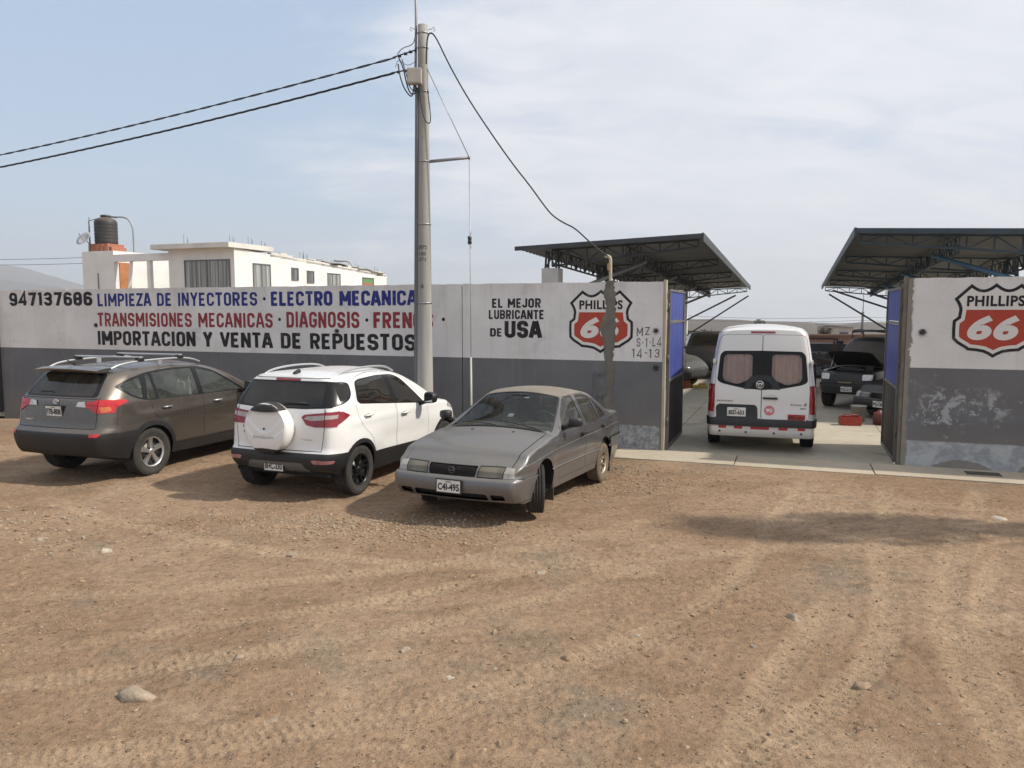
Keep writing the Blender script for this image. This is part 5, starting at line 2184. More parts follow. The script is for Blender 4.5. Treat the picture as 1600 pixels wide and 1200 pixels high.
# ------------------------------------------------------------------ dusty saloon facing the camera
def make_saloon(label, group, P, plate_text, steer=R(25), lean=True):
    root = thing('parked_car', label, 'car', group=group)
    sp = dict(XR=-1.03, XF=3.30,
              top=[(-1.03, .955), (-.95, .982), (-.8, .995), (-.55, 1.003), (-.46, 1.006), (-.38, 1.025), (-.02, 1.245), (.14, 1.335), (.4, 1.378), (.75, 1.392), (1.0, 1.378), (1.16, 1.335), (1.30, 1.265), (1.90, .955), (1.99, .925), (2.1, .905), (2.5, .838), (2.9, .752), (3.15, .678), (3.24, .635), (3.30, .56)],
              bot=[(-1.03, .34), (-.85, .28), (-.4, .21), (2.5, .20), (3.0, .19), (3.30, .23)],
              hw=[(-1.03, .80), (-.4, .828), (.4, .835), (1.6, .835), (2.5, .835), (3.0, .825), (3.30, .80)],
              belt=[(-1.03, .93), (.2, .91), (1.8, .885), (2.5, .83), (3.30, .60)],
              zm=.60, a=.022, b=.035, tum=.45, tum2=.22,
              rt=[(-1.03, .04), (-.5, .045), (-.2, .05), (.2, .07), (1.1, .07), (1.7, .05), (2.0, .035), (2.6, .032), (3.30, .03)],
              crown=[(-1.03, .02), (-.4, .03), (.3, .05), (1.0, .055), (1.8, .07), (2.2, .04), (2.8, .028), (3.30, .018)],
              xr=[(.30, -.93), (.42, -1.0), (.55, -1.03), (.60, -1.02), (.63, -.985), (.88, -.975), (.97, -.955)],
              xf=[(.18, 3.19), (.24, 3.23), (.31, 3.285), (.38, 3.30), (.45, 3.29), (.47, 3.25), (.50, 3.235), (.58, 3.215), (.63, 3.18), (.70, 3.12)],
              Rr=.18, Wr=.06, Rf=.15, Wf=.06, Lr=.5, Lf=.5, cr=.05, cf=.10,
              crease=lambda x, z: .007 * math.exp(-((z - .80 + .012 * (x - 1)) / .018) ** 2) - .010 * math.exp(-((z - .52) / .03) ** 2) + .026 * math.exp(-((abs(x) / .40) ** 4 + ((z - .5) / .22) ** 2)) * 0.8 + .026 * math.exp(-((abs(x - 2.43) / .40) ** 4 + ((z - .5) / .22) ** 2)) * 0.8)
    sh = Shell(sp, nx=100, nk=32, nb=11)
    BODY, GAP, HOOD, GLASS, FRAME, ARCH, HEAD, CORNER, DOORF, DOORR, RWIN, WS, GRILLE, BUMP, SLOT, TAIL, BOOT, VALANCE = range(0, 18)
    # bonnet
    hood = rounded([(2.02, -.70), (2.60, -.72), (3.02, -.71), (3.30, -.69), (3.30, .69), (3.02, .71), (2.60, .72), (2.02, .70)], .05)
    # doors
    df = rounded([(.87, .30), (.87, .89), (.83, 1.305), (1.22, 1.285), (1.52, 1.12), (1.82, .90), (1.93, .74), (1.95, .50), (1.90, .30)], .03)
    dr = rounded([(.855, .30), (.855, .89), (.815, 1.305), (.34, 1.305), (.04, 1.16), (-.20, .93), (-.12, .72), (.12, .58), (.34, .42), (.36, .30)], .03)
    for s in ('L', 'R'):
        for q, pid in ((df, DOORF), (dr, DOORR)):
            sh.cut(q, s, GAP)
            sh.cut(shrink(q, .006), s, pid)
    fw = rounded([(1.79, .90), (1.50, 1.09), (1.20, 1.262), (1.08, 1.29), (.895, 1.295), (.925, .895)], .03)
    rw = rounded([(.80, .90), (.765, 1.295), (.42, 1.29), (.27, 1.25), (.20, .91)], .03)
    qw = rounded([(.15, .915), (.215, 1.225), (.06, 1.13), (-.14, .945)], .02)
    for q in (fw, rw, qw):
        sh.both(q, FRAME)
        sh.both(shrink(q, .014), GLASS)
    ws = rounded([(1.155, -.54), (1.155, .54), (1.30, .585), (1.90, .725), (1.955, .71), (1.955, -.71), (1.90, -.725), (1.30, -.585)], .04)
    sh.cut(ws, 'top', FRAME, .1)
    sh.cut(shrink(ws, .022), 'top', WS, .1)
    rwn = rounded([(-.40, -.62), (-.40, .62), (.10, .52), (.10, -.52)], .05)
    sh.cut(rwn, 'top', RWIN, .1)
    sh.cut(hood, 'top', GAP, .1)
    sh.cut(shrink(hood, .008), 'top', HOOD, .1)
    sh.seam([(-.50, -.62), (-.50, .62)], 'top', GAP, .008)
    sh.seam([(-.50, .62), (-.95, .64)], 'top', GAP, .008)
    sh.seam([(-.50, -.62), (-.95, -.64)], 'top', GAP, .008)
    # front end
    sh.cut([(-1, .10), (1, .10), (1, .472), (-1, .472)], 'front', BUMP, .05)
    sh.both([(2.78, .1), (3.5, .1), (3.5, .472), (2.82, .472)], BUMP)
    sh.both([(-1.2, .1), (-.352, .1), (-.352, .34), (-.47, .50), (-.47, .60), (-1.2, .60)], BUMP)
    sh.cut([(-1, .2), (1, .2), (1, .60), (-1, .60)], 'rear', BUMP, .05)
    sh.cut(rounded([(-.295, .482), (.295, .482), (.315, .602), (-.315, .602)], .015), 'front', GRILLE, .05)
    for s in (1, -1):
        sh.cut(rounded([(s * .325, .486), (s * .615, .486), (s * .625, .606), (s * .34, .604)], .012), 'front', HEAD, .05)
        sh.cut([(s * .632, .488), (s * .755, .488), (s * .745, .596), (s * .642, .605)], 'front', CORNER, .05)
    sh.cut(rounded([(-.47, .245), (.47, .245), (.46, .315), (-.46, .315)], .02), 'front', SLOT, .03)
    for s in (1, -1):
        sh.cut(rounded([(s * .51, .25), (s * .67, .256), (s * .665, .31), (s * .51, .315)], .018), 'front', SLOT, .03)
    sh.cut([(-1, .473), (1, .473), (1, .483), (-1, .483)], 'front', GAP, .03)
    sh.both([(2.9, .473), (3.5, .473), (3.5, .482), (2.9, .482)], GAP)
    sh.cut([(-1, .215), (1, .215), (1, .221), (-1, .221)], 'front', GAP, .03)
    for s in (1, -1):
        for P_ in ([(s * .325, .486), (s * .622, .486), (s * .632, .606), (s * .34, .604)],):
            sh.seam(P_ + [P_[0]], 'front', GAP, .009, .05)
        sh.cut([(s * .40, .68), (s * .71, .68), (s * .71, .86), (s * .45, .86)], 'rear', TAIL, .05)
    for cx in (0, 2.43):
        sh.both(circ(cx, .30, .335, 30), ARCH)
        sh.both([(cx - .335, .05), (cx + .335, .05), (cx + .335, .31), (cx - .335, .31)], ARCH)
    sh.emit([BODY, GAP], 'body', [P, M_GAP], root, slot={GAP: 1})
    doors(sh, root, [DOORF, DOORR], P, ((1.02, .785), (.06, .81)), M_TRIM, .15)
    sh.emit(HOOD, 'bonnet', P, root, .004, .02)
    gs = MATS.get('dusty_car_glass') or glass_mat('dusty_car_glass', (.62, .66, .63), .14, .9, (.25, .235, .20))
    sh.emit(FRAME, 'window_frame', M_TRIM, root, .002)
    split_emit(sh, GLASS, 'side_window', gs, root, -.003)
    sh.emit(WS, 'windscreen', MATS.get('windscreen_glass') or glass_mat('windscreen_glass', (.72, .79, .74), .05, .65, (.22, .215, .185)), root, -.003)
    sh.emit(RWIN, 'rear_window', gs, root, .002)
    split_emit(sh, BUMP, 'bumper', P, root, .020, .03)
    sh.emit(SLOT, 'bumper_slot', M_GAP, root, -.012)
    M_GR = simple('grille_plastic', (.020, .020, .022), .5, 0, .2, 6, dust=.15)
    gr = sh.emit(GRILLE, 'grille', M_GAP, root, -.012)
    g = G()
    for i in range(9):
        for j in range(26):
            y = -.29 + .58 * (j + (.5 if i % 2 else 0)) / 26
            z = .499 + i * .0108
            p, _ = sh.end(y, z, False)
            if p:
                g.box((p.x - .004, y, z), (.018, .015, .0055))
    for z in (.484, .603):
        g.path([(sh.end(y, z, False)[0].x + .002, y, z) for y in np.linspace(-.31, .31, 13)], .006, 6)
    g.build('grille_mesh', M_GR, gr)
    p, _ = sh.end(0, .545, False)
    g = G()
    g.path([(p.x + .012, .036 * math.cos(a * .393), .545 + .036 * math.sin(a * .393)) for a in range(16)], .005, 6, closed=True)
    g.box((p.x + .012, 0, .545), (.008, .088, .013))
    g.build('emblem', simple('dull_emblem', (.10, .10, .105), .4, .5), gr)
    split_emit(sh, HEAD, 'headlight', fluted_lamp(), root, .004, .02)
    split_emit(sh, CORNER, 'corner_lamp', lamp_mat('dull_clear_lamp', (.32, .30, .26), .1), root, .004, .02)
    split_emit(sh, TAIL, 'tail_lamp', M_DARKRED, root, .004, .02)
    p, _ = sh.end(0.0, .38, False)
    plate(root, plate_text, (p.x + .036, .02, .375), 0, .335, .165)
    # side rubbing strip
    for s in (1, -1):
        g = G()
        xs = np.linspace(-.95, 3.0, 50)
        pts = []
        for x in xs:
            q, _ = sh.side(x, .475 - .004 * (x - 1), s)
            if q is not None and min(abs(x), abs(x - 2.43)) > .20:
                pts.append((x, q.y + s * .004, q.z))
        seg = [[]]
        for q in pts:
            if seg[-1] and q[0] - seg[-1][-1][0] > .2:
                seg.append([])
            seg[-1].append(q)
        for sgm in seg:
            if len(sgm) > 2:
                g.path(sgm, .010, 6)
        g.build('rubbing_strip', P, root)
        g = G()
        pts = []
        for x in np.linspace(-.92, 3.0, 60):
            q, _ = sh.side(x, float(np.interp(x, [-.95, 1.0, 2.3, 3.05], [.79, .735, .68, .60])), s)
            if q is not None:
                pts.append((x, q.y + s * .001, q.z))
        g.path(pts, .006, 6)
        g.build('body_crease', P, root)
        mirror(root, 1.66, s * .80, .965, s, M_TRIM, (.10, .18, .125), .06)
        # flaps behind the wheels
        for cx in (0, 2.43):
            g = G().box((cx - .37, s * .72, .23), (.02, .19, .36), Matrix.Rotation(R(6), 3, 'Y'), bev=.006)
            g.build('mud_flap', simple('mud_flap_rubber', (.060, .050, .042), .9, 0, .3, 4), root)
    g = G()
    for (y0, y1) in ((.62, .05), (-.02, -.52)):
        for i in range(1):
            a = sh.up(1.97, y0)[0]
            b = sh.up(1.86, y1)[0]
            pts = [a + Vector((0, 0, .01))] + [Vector((sh.up(1.97 - .11 * t, y0 + (y1 - y0) * t)[0])) + Vector((.002, 0, .016)) for t in (.2, .4, .6, .8, 1)]
            g.path(pts, .008, 5)
    g.build('wiper', M_TRIM, root)
    for y in (.30, -.28):
        q = sh.up(2.16, y)[0]
        G().box(q + Vector((0, 0, .006)), (.035, .02, .014), bev=.004).build('washer_jet', M_TRIM, root)
    # black rubber under the bonnet's rear edge
    g = G()
    g.path([sh.up(1.985, y)[0] + Vector((0, 0, .004)) for y in np.linspace(-.68, .68, 17)], .014, 5)
    g.build('scuttle', M_TRIM, root)
    st = steer
    for x, s_ in ((0, 0), (2.43, st)):
        for s in (1, -1):
            wheel(root, x + (.02 if s_ else 0), s * (.735 if s_ else .735), .295 if lean else .288, .185, .165, 'waves', steer=s_, tyre_m=M_RUBDUST if s_ else M_RUBMUD, rim_m=M_ALLOYGOLD, groove=4, z=(.262 if s_ else .245) if lean else None)
    g = G()
    for x in (0, 2.43):
        for s in (1, -1):
            well(g, x, .345, .45, .80, s)
    g.box((1.2, 0, .29), (3.6, 1.3, .1))
    g.box((2.6, 0, .40), (.9, .8, .3))
    g.build('underbody', M_WELL, root)
    tub(root, -.4, 1.95, .74, .36, .88, simple('grey_cabin', (.14, .138, .13), .95, 0, .2, 4))
    g = G()
    g.box((1.62, 0, .86), (.45, 1.36, .12), bev=.05)
    g.box((1.47, .36, .90), (.25, .40, .10), bev=.04)
    g.build('dashboard', simple('dusty_dash', (.05, .049, .047), .85, 0, .2, 5, dust=.5), root)
    M = Matrix.Rotation(R(-62), 3, 'Y')
    g = G()
    g.path([Vector((1.22, .36, .93)) + M @ Vector((.18 * math.cos(a * .314), .18 * math.sin(a * .314), 0)) for a in range(20)], .014, 6, closed=True)
    for a in (0, 120, 240):
        g.tube((1.22, .36, .93), Vector((1.22, .36, .93)) + M @ Vector((.18 * math.cos(R(a)), .18 * math.sin(R(a)), 0)), .014, n=6)
    g.build('steering_wheel', simple('wheel_plastic', (.10, .105, .11), .6, 0, .1), root)
    seats(root, (.78,), .34, .38, 1.05, .12)
    G().box((1.24, 0, 1.275), (.03, .20, .06), bev=.012).build('rear_view_mirror', M_TRIM, root)
    p = Vector((1.405, .02, 1.19))
    G().box((1.62, .02, 1.045), (.004, .075, .07), Matrix.Rotation(R(-60), 3, 'Y')).build('windscreen_sticker', simple('paper_sticker', (.45, .46, .44), .8, 0, .2, 30), root)
    G().box((1.265, .10, 1.263), (.005, .07, .022), Matrix.Rotation(R(-60), 3, 'Y')).build('windscreen_label', M_PLATE, root)
    # tail ends of the exhaust and tow eye are out of sight
    return root


M_GREYPAINT = car_paint('grey_paint', (.140, .143, .149), .7, .27, .34, (.235, .20, .155), lowdust=.24, roofdust=.55)
pose(make_saloon('dusty grey old saloon facing forward with its front wheels turned, nearest the gateway', 'cars parked along the wall', M_GREYPAINT, 'C4I-495'), .608, 11.67, R(-114.0), -.044, .039)


# ------------------------------------------------------------------ white minibus driving in
def make_van():
    root = thing('minibus', 'white minibus with curtained rear windows driving in through the gateway', 'van')
    sp = dict(XR=-1.06, XF=4.05,
              top=[(-1.06, 2.135), (-.8, 2.16), (0, 2.185), (2.0, 2.19), (2.9, 2.14), (3.2, 1.95), (3.55, 1.5), (3.8, 1.15), (3.95, 1.0), (4.05, .85)],
              bot=[(-1.06, .28), (-.8, .27), (3.4, .27), (4.05, .32)],
              hw=[(-1.06, .885), (-.6, .905), (3.0, .905), (3.6, .88), (4.05, .80)],
              belt=[(-1.06, 1.10), (3, 1.10), (4.05, 1.0)],
              zm=.75, a=.015, b=.025, tum=.10, tum2=.055,
              rt=[(-1.06, .105), (0, .11), (2.8, .13), (3.4, .1), (4.05, .12)],
              crown=[(-1.06, .018), (0, .03), (2.8, .05), (3.5, .05), (4.05, .04)],
              xr=[(.28, -.98), (.36, -1.045), (.48, -1.06), (.56, -1.055), (.62, -1.03), (1.1, -1.0), (1.7, -.94), (2.05, -.885), (2.2, -.85)],
              xf=[(.3, 3.95), (.5, 4.05), (.9, 4.0), (1.1, 3.9)],
              Rr=.20, Wr=.085, Rf=.4, Wf=.22, Lr=.8, Lf=.7, cr=.06, cf=.18,
              crease=lambda x, z: 0)
    sh = Shell(sp, nx=70, nk=40, nb=10)
    P = car_paint('minibus_paint', (.66, .655, .64), 0, .33, .12, lowdust=.12)
    BODY, GAP, GLASS, LAMP, CLEAR, BLACK, BUMP, REDS, SILV, TOPL, ARCH, SIDE, DOOR, GLASSR, DOORR = range(15)
    for s, pid in ((1, DOOR), (-1, DOORR)):
        d = [(s * .0, .60), (s * .775, .60), (s * .785, 1.0), (s * .76, 1.7), (s * .715, 1.98), (s * .66, 2.045), (s * .0, 2.055)]
        d = rounded(d if s > 0 else d[::-1], .05)
        sh.cut(d, 'rear', GAP, .1)
        q = shrink(d, .006)
        sh.cut(q, 'rear', pid, .1)
        w = [(s * .006, 1.105), (s * .30, 1.125), (s * .66, 1.20), (s * .745, 1.25), (s * .70, 1.70), (s * .64, 1.765), (s * .006, 1.775)]
        w = rounded(w if s > 0 else w[::-1], [.003, .1, .12, .08, .06, .08, .003] if s > 0 else [.003, .08, .06, .08, .12, .1, .003])
        sh.cut(w, 'rear', BLACK, .1)
        k = [(s * .16, 1.30), (s * .40, 1.19), (s * .62, 1.245), (s * .655, 1.32), (s * .635, 1.66), (s * .59, 1.71), (s * .16, 1.715)]
        sh.cut(rounded(k if s > 0 else k[::-1], .06), 'rear', GLASS, .1)
    # recess of the plate and the lower black band
    sh.cut(rounded([(.05, .60), (.745, .60), (.755, .80), (.70, .845), (.10, .845), (.06, .80)], [.002, .002, .05, .05, .05, .05]), 'rear', SILV, .1)
    sh.cut([(-1.2, .475), (1.2, .475), (1.2, .60), (-1.2, .60)], 'rear', BUMP, .05)
    sh.both([(-1.2, .475), (-.80, .475), (-.80, .60), (-1.2, .60)], BUMP)
    for s in (1, -1):
        l = [(s * .785, .70), (s * 1.0, .70), (s * 1.0, 1.18), (s * .80, 1.185), (s * .775, 1.0)]
        sh.cut(l, 'rear', LAMP, .1)
        sh.cut([(s * .79, .62), (s * 1.0, .62), (s * 1.0, .70), (s * .785, .70)], 'rear', CLEAR, .1)
        sh.cut([(s * .81, .845), (s * .90, .845), (s * .90, .935), (s * .81, .935)], 'rear', CLEAR, .1)
        sh.cut([(s * .80, 1.08), (s * .92, 1.08), (s * .90, 1.15), (s * .81, 1.15)], 'rear', TOPL, .1)
    sh.both([(-1.2, .70), (-.90, .70), (-.885, .95), (-.90, 1.185), (-1.2, 1.19)], LAMP)
    sh.both([(-1.2, .62), (-.90, .62), (-.90, .70), (-1.2, .70)], CLEAR)
    for y0, y1, in ((-.72, -.60), (-.44, -.29), (-.14, .165), (.30, .44), (.57, .70)):
        sh.cut([(y0, .425), (y1, .425), (y1, .47), (y0, .47)], 'rear', REDS, .05)
    sh.cut(rounded([(-.20, 2.072), (.20, 2.072), (.20, 2.105), (-.20, 2.105)], .008), 'rear', SIDE, .0)
    fwin = rounded([(2.1, 1.15), (2.1, 1.75), (2.75, 1.75), (3.3, 1.3), (3.35, 1.15)], .06)
    sh.both(fwin, BLACK)
    for i in range(3):
        sh.both(rounded([(-.75 + i * .95, 1.15), (-.75 + i * .95, 1.75), (.12 + i * .95, 1.75), (.12 + i * .95, 1.15)], .06), BLACK)
    for cx in (0, 2.95):
        sh.both(circ(cx, .34, .385, 28), ARCH)
        sh.both([(cx - .385, .05), (cx + .385, .05), (cx + .385, .345), (cx - .385, .345)], ARCH)
    sh.emit([BODY, GAP], 'body', [P, M_GAP], root, slot={GAP: 1})
    d1 = sh.emit(DOOR, 'rear_door', P, root, 0, .02)
    d2 = sh.emit(DOORR, 'rear_door', P, root, 0, .02)
    sh.emit(BLACK, 'window_surround', simple('black_glass_band', (.007, .007, .008), .35, 0, .1, spec=.25), root, .002)
    split_emit(sh, GLASS, 'rear_window', glass_mat('minibus_glass', (.88, .84, .82), .05, 1.0, (.35, .30, .28)), root, .003)
    sh.emit(SILV, 'plate_recess', simple('plate_recess_black', (.022, .022, .024), .5), root, .003, .01)
    sh.emit(BUMP, 'bumper_step', M_TRIM, root, .025, .05)
    split_emit(sh, LAMP, 'tail_lamp', M_DARKRED, root, .008, .02)
    split_emit(sh, CLEAR, 'reversing_lamp', M_CLEARLAMP, root, .009, .02)
    split_emit(sh, TOPL, 'indicator', lamp_mat('rosy_lamp', (.45, .16, .16)), root, .010, .02)
    split_emit(sh, REDS, 'reflective_strip', simple('red_strip', (.42, .02, .03), .4, 0, .1), root, .003, .004)
    sh.emit(SIDE, 'brake_light', M_DARKRED, root, .006, .02)
    # curtains behind the panes
    for s in (1, -1):
        g = G()
        n = 44
        vs = []
        for i in range(n + 1):
            y = s * (.11 + .58 * i / n)
            for k in range(5):
                z = 1.14 + .62 * k / 4
                p, _ = sh.end(y, min(max(z, .7), 1.9))
                fold = .012 * math.sin(i * 1.35 + .4 * math.sin(k)) + .01 * math.sin(i * .51)
                vs.append((p.x + .055 + fold, y, z))
        g._add(vs, [(i * 5 + k, i * 5 + k + 1, i * 5 + k + 6, i * 5 + k + 5) for i in range(n) for k in range(4)], 0, True)
        g.build('curtain', simple('curtain_cloth', (.64, .51, .46), .95, 0, .12, 5, .15, 40), root)
    # spare-wheel shaped dark hump below the panes
    p, _ = sh.end(0, 1.25)
    pts = [(-.30, 1.115), (-.26, 1.24), (-.18, 1.33), (-.08, 1.365), (.08, 1.365), (.18, 1.33), (.26, 1.24), (.30, 1.115)]
    g = G().prism(pts, lambda a, b, d: (sh.end(a, b)[0].x - .006 + d, a, b), 0, .012)
    g.build('emblem_panel', simple('black_gloss', (.010, .010, .011), .18), root)
    p, _ = sh.end(0.03, 1.19)
    g = G()
    ex = p.x - .016
    g.path([(ex, .03 + .062 * math.cos(a * .2618), 1.195 + .062 * math.sin(a * .2618)) for a in range(24)], .007, 6, closed=True)
    tri = [(.045, .022), (-.045, .022), (0, -.048)]
    for i in range(3):
        a, b = tri[i], tri[(i + 1) % 3]
        g.tube((ex, .03 + a[0], 1.195 + a[1]), (ex, .03 + b[0], 1.195 + b[1]), .008, n=6)
    g.tube((ex, .03 + .022, 1.195 - .012), (ex, .03 - .012, 1.195 + .022), .006, n=6)
    g.build('emblem', M_CHROME, root)
    p, _ = sh.end(-.15, .96)
    g = G()
    g.box((p.x - .012, -.145, .965), (.02, .24, .034), bev=.012)
    g.path([(p.x - .004, -.145 + .10 * math.cos(a * .314), .975 + .05 * max(0, math.sin(a * .314))) for a in range(11)], .005, 5, mi=1)
    g.build('door_handle', [M_TRIM, P], d2)
    M_BADGE = simple('badge_grey', (.06, .06, .065), .4, .4)

    def rear_text(body, y0, y1, z0, z1, mat, name, off=.02, sh_=0.0, par=root):
        g = G()
        put_text(g, body, lambda a, b: (sh.end(y0 - a, z0 + b)[0].x - .004, y0 - a, z0 + b), y0 - y1, z1 - z0, off, sh_)
        return g.build(name, mat, par, recalc=False)
    rear_text('FOTON', .735, .475, .885, .91, M_BADGE, 'badge', .03)
    rear_text('Kinmax', -.475, -.66, .845, .885, M_BADGE, 'badge', .0, .2)
    rear_text('S', -.69, -.735, .845, .895, M_BADGE, 'badge', .04, .2)
    rear_text('MT', -.635, -.735, .79, .812, M_BADGE, 'badge', .03)
    # round speed sticker
    c = (-.135, .755)
    g = G()
    g.flat([(c[0] + .085 * math.cos(a * .2244), c[1] + .085 * math.sin(a * .2244)) for a in range(28)], lambda a, b: (sh.end(a, b)[0].x - .003, a, b))
    g.build('speed_sticker', simple('pink_sticker', (.55, .15, .19), .5, 0, .08), root, recalc=False)
    rear_text('90', -.08, -.19, .722, .79, M_PLATE, 'sticker_number', .03, par=root)
    q = sh.end(-.575, .655)[0]
    plate(root, 'BSD-653', (q.x - .018, -.575, .655), math.pi, .31, .11, red=True, frame=False)
    q = sh.end(.41, .70)[0]
    plate(root, 'BSD-653', (q.x - .018, .405, .715), math.pi, .31, .155, frame=False)
    for s in (1, -1):
        g = G()
        for z in (1.58, .98):
            p, _ = sh.side(-.80, z, s)
            g.box((-.86, p.y * 1.0 - s * .0, z), (.12, .035, .07), bev=.01)
            g.tube((-.92, p.y - s * .02, z - .05), (-.92, p.y - s * .02, z + .05), .014, n=8)
            break
        g.build('door_hinge', P, root)
        mirror(root, 3.1, s * .93, 1.2, s, M_TRIM, (.1, .11, .24), .02)
    for y in (-.66, -.22, .24, .68):
        p, _ = sh.end(y, .37)
        G().lathe([(.018, 0), (.018, -.006), (0, -.008)], (p.x, y, .37), 'X', 12).build('parking_sensor', M_GAP, root)
    for x in (0, 2.95):
        for s in (1, -1):
            wheel(root, x, s * .81, .335, .21, .20, 'steel', tyre_m=M_RUB, rim_m=M_SILVER)
    g = G()
    for x in (0, 2.95):
        for s in (1, -1):
            well(g, x, .395, .55, .90, s)
    g.box((1.5, 0, .42), (4.6, 1.6, .12))
    g.tube((.0, -.6, .34), (0, .6, .34), .05, n=10)
    g.tube((-.9, -.45, .31), (-.3, -.45, .31), .035, n=10)
    g.build('underbody', M_WELL, root)
    G().box((1.2, 0, 1.2), (.04, 1.6, 1.6)).build('bulkhead', M_CABIN, root)
    return root


pose(make_van(), 4.585, 14.08, R(72.5))
# ------------------------------------------------------------------ black pickup with its bonnet up
def make_pickup():
    root = thing('pickup_truck', 'black pickup with raised bonnet and roof rack under the right canopy', 'pickup')
    sp = dict(XR=.15, XF=3.75,
              top=[(.15, 1.70), (.5, 1.745), (1.2, 1.75), (1.55, 1.69), (2.2, 1.17), (2.3, 1.12), (2.35, 1.02), (3.4, 1.0), (3.65, .97), (3.75, .90)],
              bot=[(.15, .45), (3.2, .42), (3.75, .45)],
              hw=[(.15, .83), (3.0, .85), (3.75, .80)],
              belt=[(.15, 1.15), (2.4, 1.1), (3.75, .98)], zm=.78, a=.03, b=.04, tum=.28, tum2=.1,
              rt=[(.15, .08), (1.6, .07), (2.4, .05), (3.75, .06)], crown=[(.15, .03), (1.4, .04), (2.4, .04), (3.75, .02)],
              xr=[(.4, .15), (1.2, .15), (1.7, .22)], xf=[(.45, 3.66), (.62, 3.75), (.95, 3.70), (1.05, 3.66)],
              Rr=.12, Wr=.06, Rf=.3, Wf=.14, Lr=.3, Lf=.5, cr=.02, cf=.10, crease=lambda x, z: .03 * math.exp(-(((x - 2.9) / .45) ** 4 + ((z - .62) / .25) ** 2)))
    sh = Shell(sp, nx=60, nk=24, nb=8)
    P = car_paint('pickup_black_paint', (.007, .0075, .009), .1, .4, .03, lowdust=.04, coat=.15)
    BODY, GAP, WS, FRAME, GLASS, HEAD, GRILLE, BUMP, BAY, ARCH = range(10)
    sh.cut(rounded([(1.62, -.60), (1.62, .60), (2.24, .72), (2.24, -.72)], .05), 'top', WS, .1)
    for q in ([(2.1, 1.18), (1.55, 1.60), (1.15, 1.63), (1.15, 1.16)], [(1.08, 1.16), (1.08, 1.63), (.45, 1.62), (.42, 1.17)]):
        sh.both(rounded(q, .04), GLASS)
    sh.cut([(2.40, -.66), (3.58, -.62), (3.58, .62), (2.40, .66)], 'top', BAY, .1)
    sh.cut(rounded([(-.42, .74), (.42, .74), (.40, .93), (-.40, .93)], .03), 'front', GRILLE, .05)
    for s in (1, -1):
        sh.cut(rounded([(s * .48, .76), (s * .74, .765), (s * .75, .90), (s * .48, .895)], .03), 'front', HEAD, .05)
    sh.cut([(-1, .4), (1, .4), (1, .64), (-1, .64)], 'front', BUMP, .05)
    sh.both([(3.35, .4), (3.9, .4), (3.9, .64), (3.35, .64)], BUMP)
    sh.both(circ(2.95, .38, .43, 26), ARCH)
    sh.both([(2.52, .1), (3.38, .1), (3.38, .39), (2.52, .39)], ARCH)
    sh.emit([BODY, GAP], 'body', [P, M_GAP], root, slot={GAP: 1})
    sh.emit(WS, 'windscreen', simple('dust_caked_glass', (.075, .062, .050), .6, 0, .2, 3), root, -.003)
    split_emit(sh, GLASS, 'side_window', MATS['tinted_car_glass'], root, -.003)
    sh.emit(BAY, 'engine_bay', M_WELL, root, -.10)
    sh.emit(GRILLE, 'grille', simple('black_grille', (.015, .015, .016), .4), root, .004, .02)
    split_emit(sh, HEAD, 'headlight', lamp_mat('bright_lamp', (.62, .62, .60), .06), root, .012, .03)
    sh.emit(BUMP, 'bumper', simple('grey_bumper', (.028, .029, .032), .5, 0, .2, 4, dust=.04), root, .05, .08)
    p, _ = sh.end(0, .55, False)
    plate(root, 'PGU-217', (p.x + .07, .06, .535), 0, .36, .14)
    G().box((p.x + .06, 0, .70), (.03, .40, .035), bev=.01).build('badge', simple('olive_strip', (.20, .18, .10), .6), root)
    # raised bonnet, hinged at the scuttle
    M = Matrix.Rotation(R(-20), 3, 'Y')
    g = G()
    n = 10
    vs = []
    for i in range(n + 1):
        for j in range(13):
            x, y = 1.22 * i / n, -.70 + 1.40 * j / 12
            y *= 1 - .10 * (i / n) ** 2
            z = .03 * (1 - (y / .7) ** 2) - .06 * max(0, i / n - .85) * 4
            vs.append(M @ Vector((x, y, z)) + Vector((2.42, 0, 1.05)))
    fs = [(i * 13 + j, i * 13 + j + 1, i * 13 + j + 14, i * 13 + j + 13) for i in range(n) for j in range(12)]
    g._add(vs, fs, 0, True)
    g._add([v - M @ Vector((0, 0, .03)) for v in vs], fs, 1, True)
    g.build('bonnet', [P, simple('bonnet_lining', (.010, .010, .011), .8)], root)
    G().tube((3.45, -.55, 1.0), (3.3, -.50, 1.35), .011, n=6).build('bonnet_stay', M_SILVER, root)
    g = G()
    g.box((2.95, -.12, .97), (.5, .5, .16), bev=.04)
    g.box((2.7, .38, .98), (.26, .2, .2), bev=.03)
    g.tube((3.3, -.4, .98), (3.3, .4, .99), .03, n=8)
    g.build('engine', simple('engine_grime', (.05, .048, .045), .7, .2, .3, 8), root)
    g = G()
    for s in (1, -1):
        g.path([(1.5, s * .56, 1.72), (1.45, s * .58, 1.90), (1.3, s * .58, 1.93), (.5, s * .58, 1.93), (.35, s * .58, 1.90), (.3, s * .56, 1.72)], .020, 8)
    for x in (1.42, 1.1, .75, .4):
        g.tube((x, -.58, 1.915), (x, .58, 1.915), .018, n=8)
    g.path([(1.46, -.58, 1.88), (1.46, 0, 1.93), (1.46, .58, 1.88)], .02, 8)
    g.build('roof_rack', simple('rack_steel', (.07, .06, .05), .6, .3), root)
    g = G()
    for s in (1, -1):
        g.box((-.75, s * .82, .86), (1.75, .05, .55), bev=.02)
    g.box((-1.62, 0, .86), (.05, 1.62, .55), bev=.02)
    g.box((.10, 0, .86), (.04, 1.62, .55), bev=.01)
    g.box((-.75, 0, .62), (1.75, 1.6, .05))
    g.build('cargo_bed', P, root)
